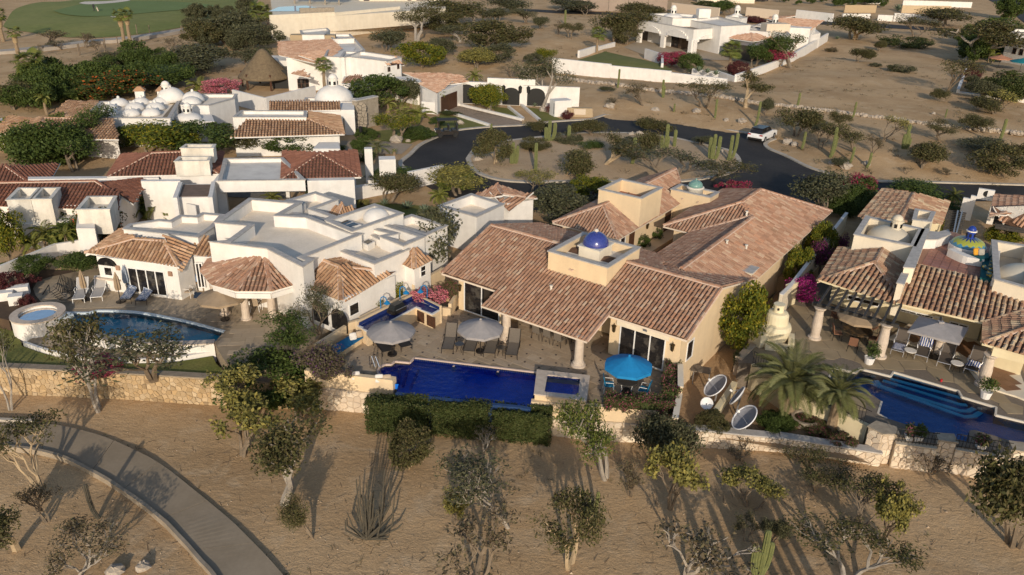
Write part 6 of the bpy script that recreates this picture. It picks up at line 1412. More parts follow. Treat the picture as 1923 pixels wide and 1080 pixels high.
# ------------------------------------------------------------------ plants
bark=M('grey_brown_bark',(.22,.17,.12),(.14,.11,.08),6,.9,.01,20)
palebark=M('pale_tan_bark',(.42,.32,.20),(.30,.23,.15),5,.9,.01,18)
greybark=M('pale_grey_bark',(.36,.32,.27),(.24,.21,.18),6,.9,.01,20)
LEAF={
 'mesq':[(.075,.076,.026),(.052,.054,.018),(.098,.092,.036),(.090,.070,.034),(.064,.068,.022)],
 'olive':[(.075,.080,.040),(.058,.062,.030),(.092,.094,.050),(.080,.072,.040)],
 'dense':[(.040,.068,.014),(.055,.085,.018),(.075,.100,.024),(.035,.055,.012),(.060,.080,.016)],
 'citrus':[(.070,.095,.010),(.100,.120,.012),(.180,.155,.012),(.055,.080,.010),(.085,.105,.012),(.24,.19,.015)],
 'yellow':[(.24,.21,.05),(.17,.16,.045),(.11,.11,.035),(.27,.23,.06),(.10,.095,.035)],
 'bare':[(.130,.095,.055),(.105,.085,.050),(.090,.080,.040)],
 'hedge':[(.036,.052,.013),(.050,.070,.018),(.070,.085,.026),(.032,.044,.012),(.085,.080,.026)],
 'magenta':[(.42,.012,.22),(.34,.010,.18),(.50,.02,.26),(.05,.07,.02),(.38,.015,.20)],
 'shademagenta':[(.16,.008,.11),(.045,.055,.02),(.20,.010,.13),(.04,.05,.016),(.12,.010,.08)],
 'crimson':[(.40,.025,.10),(.05,.065,.02),(.34,.02,.09),(.30,.03,.08),(.06,.07,.02)],
 'pink':[(.62,.17,.24),(.55,.13,.20),(.07,.085,.025),(.66,.24,.28),(.50,.12,.17)],
 'hedgeflower':[(.045,.06,.016),(.06,.08,.02),(.08,.09,.03),(.06,.075,.02),(.30,.06,.12),(.05,.07,.02),(.07,.08,.03)],
 'violet':[(.14,.05,.16),(.10,.085,.05),(.09,.08,.045),(.12,.10,.06),(.08,.075,.035)],
 'burgundy':[(.085,.018,.022),(.060,.014,.018),(.11,.028,.03),(.07,.03,.02)],
 'orangeflower':[(.040,.065,.014),(.055,.080,.018),(.035,.055,.012),(.065,.085,.02),(.05,.07,.016),(.42,.09,.02)],
 'yellowflower':[(.08,.11,.012),(.10,.13,.015),(.40,.30,.01),(.07,.09,.012),(.13,.14,.015)],
 'green':[(.075,.10,.02),(.10,.125,.025),(.06,.08,.016),(.13,.14,.03)],
 'ivy':[(.03,.04,.015),(.045,.055,.02),(.06,.055,.03)]}
leafm={k:M('leaf_'+k,c[0],None,cols=c,rough=.65,isl=.18,spec=.2) for k,c in LEAF.items()}
def rv(rg):
 while True:
  v=V((rg.uniform(-1,1),rg.uniform(-1,1),rg.uniform(-1,1)))
  if .05<v.length<1:return v
def leaves(m_,rg,c,r,n,l,w,flat=.7,shell=0.0):
 for _ in range(n):
  v=rv(rg)
  if shell and rg.random()<shell:v=v.normalized()*rg.uniform(.8,1.05)
  q=c+V((v.x*r,v.y*r,v.z*r*flat));a=rv(rg).normalized();up=V((0,0,1))*.35+rv(rg);b=a.cross(up)
  if b.length<.01:continue
  b.normalize();s_=rg.uniform(.7,1.3);a=a*l*s_;b=b*w*s_
  k=len(m_.v);m_.v+=[q-a,q+b,q+a,q-b];m_.f.append((k,k+1,k+2,k+3));m_.m.append(0)
def skeleton(rg,trunks,L,r,lv,spread,lift,n_child=(2,3),tilt=.35,sides=5):
 m_=MB();tips=[];mids=[]
 def br(p0,d,ln,rad,l):
  mid=p0+d*ln*.5+rv(rg)*ln*.12;p1=p0+d*ln+rv(rg)*ln*.10
  m_.tube([p0,mid,p1],[rad,rad*.85,rad*.68],sides if l>1 else 3,cap=False)
  if l==0:tips.append(p1);mids.append(mid);return
  if l==1:mids.append(p1)
  for _ in range(rg.randint(*n_child)):
   v=rv(rg);d2=(d+V((v.x*spread,v.y*spread,v.z*spread*.5+lift))).normalized();br(p1,d2,ln*rg.uniform(.6,.88),rad*.64,l-1)
 for t in range(trunks):
  a=rg.uniform(0,6.28);d=V((math.cos(a)*tilt*rg.uniform(.4,1.2),math.sin(a)*tilt*rg.uniform(.4,1.2),1)).normalized();br(V((math.cos(a)*.08*(trunks>1),math.sin(a)*.08*(trunks>1),-.1)),d,L*rg.uniform(.85,1.1),r,lv)
 return m_,tips,mids
def bounds(*ms):
 vs=[q for m_ in ms for q in m_.v];return (max(q.x for q in vs)-min(q.x for q in vs)+max(q.y for q in vs)-min(q.y for q in vs))/2,max(q.z for q in vs)
class Proto:pass
PROTO={}
def make_proto(key,n,build):
 L=[]
 for i in range(n):
  rg=random.Random(hash_(key)+i*17);tr,cr=build(rg);pr=Proto();pr.w,pr.h=bounds(*( [cr] if cr.v else [tr]))
  cx=(max(q.x for q in (cr.v or tr.v))+min(q.x for q in (cr.v or tr.v)))/2;pr.cx=cx
  def me(m_,nm):
   if not m_.v:return None
   me_=bpy.data.meshes.new(nm);me_.from_pydata(m_.v,[],m_.f);me_.update();return me_
  pr.tr=me(tr,'trunk');pr.cr=me(cr,'crown');L.append(pr)
 PROTO[key]=L
def hash_(s):return sum(ord(c)*31**i for i,c in enumerate(s)) % 100003
def b_tree(lv=3,L=.85,lf=60,lr=.42,l=.065,w=.032,spread=.95,lift=.12,trunks=1,r=.1,flat=.6,mid=True,tilt=.3,child=(2,3)):
 def f(rg):
  tr,tips,mids=skeleton(rg,trunks,L,r,lv,spread,lift,child,tilt);cr=MB()
  for q in tips+(mids if mid else []):
   if rg.random()<.2:continue
   leaves(cr,rg,q,lr*rg.uniform(.6,1.25),int(lf*rg.uniform(.5,1.4)),l,w,flat)
  return tr,cr
 return f
def b_bush(n=46,lf=190,R_=1.2,Hh=.75,l=.048,w=.028,cr_=.34,shell=.3,stem=.35):
 def f(rg):
  tr,tips,mids=skeleton(rg,3,.5,.05,2,.9,.1);cr=MB()
  lob=[(rg.uniform(0,6.28),rg.uniform(.75,1.2)) for _ in range(5)]
  for _ in range(n):
   v=rv(rg);v=v.normalized()*rg.uniform(.55,1.0)**.5
   k=1+.22*math.sin(math.atan2(v.y,v.x)*3+lob[0][0])+.1*math.sin(math.atan2(v.y,v.x)*5+lob[1][0])
   c=V((v.x*R_*k*.85,v.y*R_*k*.85,stem+Hh+v.z*Hh*(1+.15*math.sin(v.x*4+lob[2][0]))))
   leaves(cr,rg,c,cr_*rg.uniform(.6,1.3),int(lf*rg.uniform(.6,1.3)),l,w,.8,shell)
  return tr,cr
 return f
def b_bare(lf=6,lv=4,trunks=3,L=.6,r=.055,spread=.9,child=(2,3)):
 def f(rg):
  tr,tips,mids=skeleton(rg,trunks,L,r,lv,spread,.1,child,.5,4);cr=MB()
  for q in tips:leaves(cr,rg,q,.16,lf,.045,.022,.9)
  return tr,cr
 return f
make_proto('mesq',5,b_tree(4,.62,50,.29,.038,.016,1.0,.10,1,.1))
make_proto('mesq2',4,b_tree(3,.75,80,.42,.040,.017,1.1,.06,2,.085,.5,tilt=.55))
make_proto('airy',4,b_tree(4,.62,30,.25,.040,.016,.95,.12,2,.05,.7,mid=False,tilt=.5))
make_proto('yellow',3,b_tree(4,.50,13,.19,.048,.028,.95,.14,3,.05,.9,tilt=.5))
make_proto('dense',5,b_bush())
make_proto('round',3,b_bush(74,150,1.1,.95,.055,.034,.32,.3,.25))
make_proto('low',3,b_bush(40,160,1.25,.45,.045,.028,.30,.2,.08))
make_proto('hedge',3,b_bush(90,190,1.1,.80,.042,.026,.27,.5,.02))
make_proto('bare',4,b_bare())
make_proto('bush2',4,b_tree(3,.5,95,.38,.042,.019,1.1,.02,3,.05,.8,tilt=.7))
_cnt={}
def plant(kind,leaf,k,bx,by,ty,w,label,z=None,brk=None,cat=None,name=None,group=None,tilt=0.0,off=0.0):
 x,y=px(k,bx,by);q=gp(x,y) if z is None else G(x,y,z)
 if z is None and q.y<yback(q.x)+.5:q=gpz(k,bx,by)
 h=max(.3,hgt(q,px(k,0,ty)[1]));wm=(px(k,w,0)[0]-px(k,0,0)[0])/scl(q)
 if kind in ('mesq','mesq2') and wm/h>1.45:kind='bush2'
 i=_cnt.get(kind,0);_cnt[kind]=i+1;pr=PROTO[kind][i % len(PROTO[kind])]
 nm=name or ('shrub' if kind in ('dense','low','hedge','bare','bush2','round') else 'tree');rg=random.Random(i*7+hash_(kind))
 ct=cat or nm
 t=thing(nm,label,ct,q,group,rg.uniform(0,6.28) if not tilt else 0);k_=({'hedge':1.35,'low':1.2,'round':1.1,'dense':1.2}.get(kind,1.25)*(1.12 if q.y>60 else 1));t.scale=(wm/pr.w*k_,wm/pr.w*k_,h/pr.h*1.04);t.rotation_euler.y=R(tilt)
 for me,mm,nn in ((pr.tr,brk or bark,'trunk'),(pr.cr,leafm[leaf],'crown')):
  if me is None:continue
  m2=me
  key=(me.name,mm.name)
  if key not in _mecache:
   m2=me.copy();m2.materials.clear();m2.materials.append(mm);_mecache[key]=m2
  o=lk(bpy.data.objects.new(nn,_mecache[key]));par(o,t)
 return t
_mecache={}
def undergrowth(poly,n,hs,leaf,rg,kinds=('dense','bush2'),name='undergrowth'):
 xs_=[q.x for q in poly];ys_=[q.y for q in poly];m_=MB();c=0
 src=[pr.cr for k in kinds for pr in PROTO[k]]
 while c<n:
  x,y=rg.uniform(min(xs_),max(xs_)),rg.uniform(min(ys_),max(ys_))
  if not inside(poly,x,y):continue
  c+=1;me=rg.choice(src);s=rg.uniform(*hs)/2.0;a=rg.uniform(0,6.28);ca,sa=math.cos(a)*s,math.sin(a)*s;z=terr(x,y);b=len(m_.v);co=[v.co for v in me.vertices];st=rg.choice((0,4))
  keep=[i for i in range(0,len(co)//4) if (i+st) % 2==0]
  for i in keep:
   mid=co[4*i]
   for j in range(4):
    v=co[4*i+j]*1.0;v=mid+(v-mid)*1.5;m_.v.append(V((x+v.x*ca-v.y*sa,y+v.x*sa+v.y*ca,z+v.z*s)))
   k=len(m_.v);m_.f.append((k-4,k-3,k-2,k-1));m_.m.append(0)
 o=m_.build(name,leafm[leaf],kind='stuff');tag(o,'tangled green undergrowth filling the gardens');return o
def boxhedge(a,b,wd,z0,z1,label,leaf,rg):
 a,b=V((a.x,a.y,0)),V((b.x,b.y,0));e=b-a;L_=e.length;e.normalize();nn=V((-e.y,e.x,0));t=thing('hedge',label,'hedge',(a+b)/2+V((0,0,z0)));m_=MB()
 for _ in range(int(L_*(wd+z1-z0)*130)):
  s,v,h=rg.uniform(0,1),rg.uniform(0,1),rg.uniform(.02,1);k=rg.random()
  if k<.45:h=rg.uniform(.93,1)
  elif k<.85:v=rg.uniform(0,.1)
  elif k<.93:s=rg.choice((rg.uniform(0,.04),rg.uniform(.96,1)))
  bump=.30*mnoise.noise(V((s*L_*.8+a.x,v*1.5,h*1.2)))+.14*mnoise.noise(V((s*L_*2.2+a.x,v*3,h*2.5)));leaves(m_,rg,a+e*s*L_+nn*(v*wd-bump)+V((0,0,z0+(z1-z0)*h+bump)),.12,9,.045,.027,1)
 m_.build('foliage',leafm[leaf],t);MB().seg(a+nn*wd*.5+e*.15,b+nn*wd*.5-e*.15,wd*.62,z0+.1,z1-.16).build('inner_foliage',leafm['hedge'],t)
 for i in range(4):q=lerp(a,b,(i+.5)/4)+nn*wd*.5;MB().tube([q+V((0,0,z0)),q+V((0,.05,z1-.4))],.05,5).build('trunk',bark,t)
# palms, agaves and cacti
def frond_mesh(kind):
 m_=MB();rg=random.Random(hash_(kind))
 if kind=='fan':
  m_.tube([(0,0,0),(0,.55,.28),(0,.95,.34)],[.02,.014,.01],3)
  for i in range(17):
   a=(i-8)*.19;d=V((math.sin(a),math.cos(a),-.02*abs(i-8)));o=V((0,.9,.33));e=o+d*.85+V((0,0,-.12-.02*abs(i-8)));mdl=o+d*.5;s_=V((d.y,-d.x,0))*.055
   m_.add([o,mdl-s_,e,mdl+s_],[(0,1,2,3)])
 else:
  Ln,dr,nl={'date':(2.3,1.0,26),'areca':(1.4,.75,18),'small':(1.2,.6,16)}[kind]
  sp=lambda t:V((0,Ln*t*(1-.12*t),.75*Ln*t*.8-dr*1.25*t*t))
  m_.tube([sp(i/6) for i in range(7)],[.028*(1-i/7.5) for i in range(7)],3)
  for i in range(nl):
   t=.12+.88*i/nl;q=sp(t);d=(sp(min(1,t+.05))-sp(t-.05)).normalized();ll=Ln*.22*math.sin(math.pi*min(1,.25+t*.72))+.08
   for s_ in (-1,1):
    v=(V((s_,0,.28))*.85+d*.75).normalized()*ll*rg.uniform(.85,1.1);v.z-=ll*.15;wd=d*.028
    m_.add([q-wd,q+v*.5-wd+V((0,0,.03)),q+v,q+v*.5+wd],[(0,1,2,3)])
 me=bpy.data.meshes.new('frond');me.from_pydata(m_.v,[],m_.f);return me
PALML={'date':M('date_palm_leaf',(.10,.115,.035),cols=[(.095,.105,.030),(.12,.125,.042),(.14,.14,.06),(.075,.09,.025)],isl=.15,rough=.6),'fan':M('fan_palm_leaf',(.09,.11,.02),cols=[(.075,.10,.018),(.11,.13,.025),(.13,.13,.035)],isl=.15,rough=.6),'areca':M('areca_leaf',(.13,.14,.025),cols=[(.11,.13,.022),(.16,.16,.03),(.09,.11,.02),(.20,.18,.04)],isl=.15,rough=.6)}
PALML['small']=PALML['areca']
FM={}
for kd in PALML:FM[kd]=frond_mesh(kd);FM[kd].materials.append(PALML[kd])
drym=M('dry_palm_skirt',(.36,.27,.16),(.26,.19,.11),6,.95,.02,14,fine=.2)
palmbark=M('palm_bark',(.30,.22,.14),(.19,.14,.09),9,.9,.02,14)
def palm(kind,k,bx,by,ty,w,label,n=22,z=None,stems=1,tr_r=.16,skirt=False,fat=None):
 x,y=px(k,bx,by);q=gp(x,y) if z is None else G(x,y,z)
 h=max(.6,hgt(q,px(k,0,ty)[1]));wm=(px(k,w,0)[0]-px(k,0,0)[0])/scl(q);fl_={'date':2.2,'fan':1.85,'areca':1.35,'small':1.15}[kind]
 s=wm/2/fl_/.92;rg=random.Random(int(bx*7+by));t=thing('palm_tree',label,'palm',q)
 rise={'date':1.6,'fan':1.2,'areca':1.0,'small':.8}[kind]*s
 for sidx in range(stems):
  a=rg.uniform(0,6.28);rr=0 if stems==1 else wm*.22*rg.uniform(.4,1.1);hh=max(.25,(h-rise)*(1 if stems==1 else rg.uniform(.55,1.0)));o=V((rr*math.cos(a),rr*math.sin(a),0));top=o+V((rr*.4*math.cos(a),rr*.4*math.sin(a),hh))
  m_=MB();r0=tr_r if stems==1 else .06*max(.6,s)
  if fat:m_.lathe([(fat*.55,0),(fat*.7,.15*hh),(fat,.6*hh),(fat*.95,.85*hh),(fat*.4,hh)],q,12)
  else:m_.tube([q+o,q+(o+top)/2+V((rg.uniform(-.1,.1),0,0)),q+top],[r0*1.2,r0,r0*.85],8)
  m_.build('trunk',palmbark,t)
  if skirt:MB().lathe([(r0*1.2,hh-1.9*s),(.50*s,hh-1.2*s),(.42*s,hh-.1),(.1,hh+.05)],(q.x+top.x,q.y+top.y,q.z),9).build('dry_skirt',drym,t)
  nn=n if stems==1 else max(6,n//stems)
  for i in range(nn):
   f_=lk(bpy.data.objects.new('frond',FM[kind]));par(f_,t);f_.location=top;sc=s*rg.uniform(.85,1.1);f_.scale=(sc,sc,sc)
   el=(1-(i/nn))**1.2;f_.rotation_euler=(R(-42+88*el)+rg.uniform(-.12,.12),rg.uniform(-.15,.15),i*2.399+rg.uniform(-.2,.2))
 return t
agm=M('blue_green_agave',(.12,.16,.10),cols=[(.10,.14,.09),(.14,.18,.12),(.16,.19,.12)],isl=.1,rough=.5)
_ag=MB();
_ag.add([(-.05,0,0),(.05,0,0),(.09,.5,.12),(0,.5,.06),(-.09,.5,.12),(0,1.05,.22)],[(0,1,2,3),(0,3,4),(3,2,5),(4,3,5)])
agme=bpy.data.meshes.new('agave_leaf');agme.from_pydata(_ag.v,[],_ag.f);agme.materials.append(agm)
def agave(k,bx,by,w,label,z=None,n=24):
 x,y=px(k,bx,by);q=gp(x,y) if z is None else G(x,y,z);wm=(px(k,w,0)[0]-px(k,0,0)[0])/scl(q);t=thing('agave_plant',label,'agave',q)
 for i in range(n):
  f_=lk(bpy.data.objects.new('leaf',agme));par(f_,t);s=wm*.52*(1-.25*(i/n));f_.scale=(s*1.2,s,s);f_.rotation_euler=(R(12+62*(i/n)),0,i*2.399)
cactm=M('saguaro_green',(.17,.18,.065),(.11,.125,.05),5,.8,fine=.1)
cactd=M('grey_dry_cactus',(.085,.075,.058),(.06,.055,.043),5,.9,fine=.1)
def ribbed(m_,pts,r,n=9):
 P=[V(q) for q in pts];k=len(P);vs=[];N=n*2
 for i in range(k):
  d=(P[min(i+1,k-1)]-P[max(i-1,0)]).normalized();sx=d.cross(V((0,1,0))).normalized();sy=sx.cross(d)
  rr=r*(1 if 0<i<k-1 else (.85 if i==0 else .28))
  if i==k-2:rr=r*.85
  for j in range(N):a=math.pi*2*j/N;f_=rr*(1 if j % 2 else .76);vs.append(P[i]+sx*f_*math.cos(a)+sy*f_*math.sin(a))
 m_.add(vs,[(i*N+j,i*N+(j+1) % N,(i+1)*N+(j+1) % N,(i+1)*N+j) for i in range(k-1) for j in range(N)]+[tuple((k-1)*N+j for j in range(N))])
def cactus(k,bx,by,tops,label,r=.15,z=None,mat=None,group=None):
 r=r*.72 if k[0] in 'ab' else r
 if 'leaning cactus post' in label or 'old cactus' in label:mat=cactd
 x,y=px(k,bx,by);q=gp(x,y) if z is None else G(x,y,z)
 if z is None and q.y<yback(q.x)+.5:q=gpz(k,bx,by)
 t=thing('column_cactus',label,'cactus',q,group);rg=random.Random(int(bx+by));s=scl(q)
 for i,(tx,ty) in enumerate(tops):
  dx=(px(k,tx,0)[0]-x)/s;h=max(.5,hgt(q,px(k,0,ty)[1]));dy=rg.uniform(-.25,.25) if len(tops)>1 else 0
  b=q+V((dx*.25,dy*.4,-.1));m_=MB()
  ribbed(m_,[b,q+V((dx*.8,dy,h*.25)),q+V((dx*.98,dy,h*.55)),q+V((dx,dy,h-r*1.2)),q+V((dx,dy,h-r*.4)),q+V((dx,dy,h))],r*rg.uniform(.9,1.1));m_.build('stem',mat or cactm,t)
 return t
bould=M('pale_granite',(.44,.38,.31),(.33,.28,.23),2.5,.9,.02,6,fine=.15)
def boulder(k,x,y,w,label,z=None):
 q=pgp(k,x,y) if z is None else p(k,x,y,z);r=(px(k,w,0)[0]-px(k,0,0)[0])/scl(q)/2;m_=MB();rg=random.Random(int(x*3+y));rock(m_,V((q.x,q.y+r*.3,q.z+r*.35)),r,rg,.7,9);o=m_.build('boulder',bould);tag(o,label,'rock')
# ------------------------------------------------------------------ planting: kind | leaf | view x y top width | label
PL='''
airy mesq d1 325 535 115 480 flat-topped mesquite leaning over the inner edge of the curved cart path;pale
mesq mesq d1 120 900 540 330 mesquite with smooth tan trunk at the left edge below the cart path;pale
bare bare d1 345 715 480 210 small leafless grey shrub beside the flat-topped mesquite
airy bare d1 540 1075 790 480 gnarled bare shrub with pale forked trunk at the bottom left;grey
yellow yellow d1 1675 262 -110 430 yellow-leaved shrub tree below the right end of the stone wall
airy mesq c1 65 940 430 260 slender grey-barked tree at the left edge in front of the stone wall;grey
airy mesq c1 705 930 185 500 mesquite with pale forked trunk rising in front of the stone wall;grey
dense dense c2 90 900 560 560 large dark green shrub mass at the right end of the stone wall
dense mesq c2 270 770 535 260 mid green shrub beside the violet bougainvillea
yellow yellow c2 290 1020 750 430 sparse yellowish shrub in front of the pale stone wall base
mesq mesq d2 200 590 -20 470 mesquite with twisted twin trunks on the open sand;grey
mesq2 mesq d2 415 820 535 240 little mesquite with a hooked dead branch near the cart path
dense mesq d2 1075 325 10 290 compact dark tree with stout tan trunk just below the hedge;pale
yellow yellow d2 1390 720 485 215 small bright yellow shrub among shadows below the hedge
airy olive d2 1800 735 280 480 thin olive tree with leaning grey trunk below the hedge;grey
bare bare d2 1560 1135 690 630 big brown leafless thicket at the bottom centre
bare bare d2 1590 205 10 230 small pinkish bare tree against the dark hedge;grey
mesq2 mesq d3 405 1015 515 480 round green tree with thick tan trunk and low side limb;pale
mesq2 green d3 680 412 -110 400 bright green tree rising in front of the cream spa wall;grey
bush2 olive d3 950 260 -90 380 olive brown bush beside the foot of the cream side wall
yellow yellow d3 1110 605 140 330 yellow-green tree in front of the low stone wall
bare bare d3 1200 1070 640 480 leafless grey tree with white leaning trunk;grey
yellow yellow d3 1665 615 385 350 sparse yellow shrub with V-shaped trunk on the sand
airy mesq d3 1640 850 700 190 tiny dark sapling left of the ribbed cactus cluster
bush2 olive d3 1800 870 700 170 small grey green shrub behind the ribbed cactus cluster
bare bare d3 835 520 260 200 small bare shrub under the bright green tree
bare bare d3 1590 260 150 260 low bare shrub against the low stone wall
mesq2 mesq d4 410 480 210 440 dark tree with twisted trunk below the low stone wall
airy mesq d4 600 795 430 440 spreading dark green tree on the sand right of the twisted one
yellow yellow d4 860 848 430 340 half-bare tree with yellow leaves on one side
bush2 mesq d4 1800 860 230 580 big dark tree crown at the right edge below the black railing
airy mesq d4 640 1085 780 640 gnarled tree with arching grey limbs at the bottom right;grey
dense mesq d4 1560 330 250 260 low shrubs at the foot of the stone pillars
bare bare d4 1200 370 210 300 bare twiggy shrub against the stone wall under the railing
'''
PLZ='''
airy olive c1 1070 690 240 600 -.75 wide olive mesquite inside the stone wall overhanging the curved pool
crimson low crimson c1 700 660 605 330 -.75 low crimson bougainvillea along the top of the stone wall
mesq dense c2 215 570 265 420 -.4 feathery leaved tree at the tip of the curved pool
yellow yellow c1 1590 905 640 330 -.5 yellow shrub leaning over the end of the stone wall
violet bush2 violet c2 500 690 465 290 0 violet bougainvillea behind the low cream terrace wall
low violet c2 560 700 570 260 0 low violet flowers trailing along the cream terrace wall
dense citrus c3 1590 540 55 365 -1.1 large orange tree laden with yellow fruit beside the cream gable
dense citrus b4 400 950 590 190 -1.1 orange tree behind the boundary wall, the farther of two
dense citrus b4 255 1090 760 195 -1.1 orange tree behind the boundary wall, the nearer of two
low pink C4 180 540 355 390 .5 mass of pink bougainvillea behind the blue tiled counter
dense hedgeflower C4 390 510 255 170 .3 pink topped green shrub in the corner by the sliding door
low dense C2 1110 860 700 200 .3 nearer clipped shrub in the tiled courtyard
low dense C2 1270 770 655 180 .3 farther clipped shrub in the tiled courtyard
bush2 ivy C6 480 900 420 150 -1.0 dark creeper climbing the cream gable wall
dense olive b3 330 600 325 450 0 broad dark grey-green tree behind the annex
dense dense C1 1090 600 320 340 0 green tree against the annex wall
airy yellow C1 1290 270 15 360 0 half-bare tree with golden leaves by the island kerb
dense citrus b3 560 420 275 240 0 yellow green shrub behind the roof terrace box
bush2 olive L3 1640 1020 345 760 0 olive brown tree between the white villa and the tiled roof
low yellowflower C1 680 720 665 120 0 yellow flowered shrub at the foot of the tiled gable
bush2 yellow C1 500 280 -10 580 0 yellow green shrub and candelabra growth at the end of the garden wall
bush2 mesq L3 905 235 -100 450 0 round dark mesquite on the garden lawn behind the white dome
low yellow L3 600 300 200 150 0 pale grassy clump behind the white house dome roof
dense dense b2 450 415 262 230 0 green tree against the white wall under the red tiles
hedge dense b2 1000 320 215 300 0 clipped hedge inside the turn of the street kerb
low magenta b2 1078 270 232 70 0 small magenta bougainvillea on the street corner hedge
hedge hedge b2 770 160 80 110 0 dark shrub beside the red tiled roof gable
yellowflower dense yellowflower L7 1030 430 120 300 0 yellow flowering shrub beside the curved shower lamps
yellowflower dense citrus L7 780 530 260 380 0 lime green shrub under the tiled eave of the white house
airy olive L5 1400 1000 420 420 0 sparse grey vine tree by the white arches
low burgundy b1 110 1050 945 260 0 burgundy leaved hedge at the left end of the stone deck
low burgundy c1 190 205 125 110 0 small burgundy shrub beside the round spa
dense citrus b1 60 860 460 240 0 big bright green tree at the left edge behind the garden wall
dense dense b1 250 960 825 240 0 green shrub by the white garden wall, the left one of two
bush2 dense b1 520 940 780 300 0 airy green shrub by the white garden wall near the arched window
dense orangeflower b1 720 730 475 300 0 green tulip tree with a few orange flowers beside the white wing
low dense b1 80 930 860 140 0 small round shrub low by the white garden wall at the left
hedge dense c4 150 1040 965 200 -1.1 green shrub in the yard under the date palm, left
hedge hedgeflower c4 400 1050 1000 250 -1.1 red flowered shrub below the curved retaining wall
hedge hedgeflower d4 580 180 90 160 -1.1 low red flowered shrub at the foot of the retaining wall
hedge mesq R6 330 1000 800 330 -1.1 green shrub in front of the satellite dishes by the stone wall
bush2 ivy R6 560 330 90 120 -1.0 thin dark shrub under the orange tree by the retaining wall
hedge dense R6 1040 1010 830 330 -1.1 dark green shrub between large dish and palm trunk
dense magenta c4 305 180 -15 190 0 bright magenta bougainvillea at the end of the boundary wall
bush2 shademagenta b4 440 1000 720 160 -.5 deep purple bougainvillea in shade along the boundary wall
low shademagenta b4 550 850 660 120 -.5 shaded bougainvillea at the back end of the boundary wall
bush2 olive b4 430 540 265 370 0 gnarled olive toned tree beside the far gable of the middle house
dense crimson b4 700 410 250 210 0 green shrub with pink flowers by the street, between two houses
dense dense b4 680 530 420 160 0 shaded green shrub behind the boundary wall end
mesq2 dense b4 1110 400 272 340 0 flat green tree beside the street behind the tiled gable
round citrus b4 1690 740 605 230 0 bright yellow green round tree beside the black carport slats
low citrus b4 1280 640 570 110 0 yellow green shrub between roof and slatted pergola
low dense b4 1400 490 460 130 0 clipped hedge below the scroll gate wall
low crimson b3 1560 380 300 200 0 crimson bougainvillea beside the street behind the tiled ridge
'''
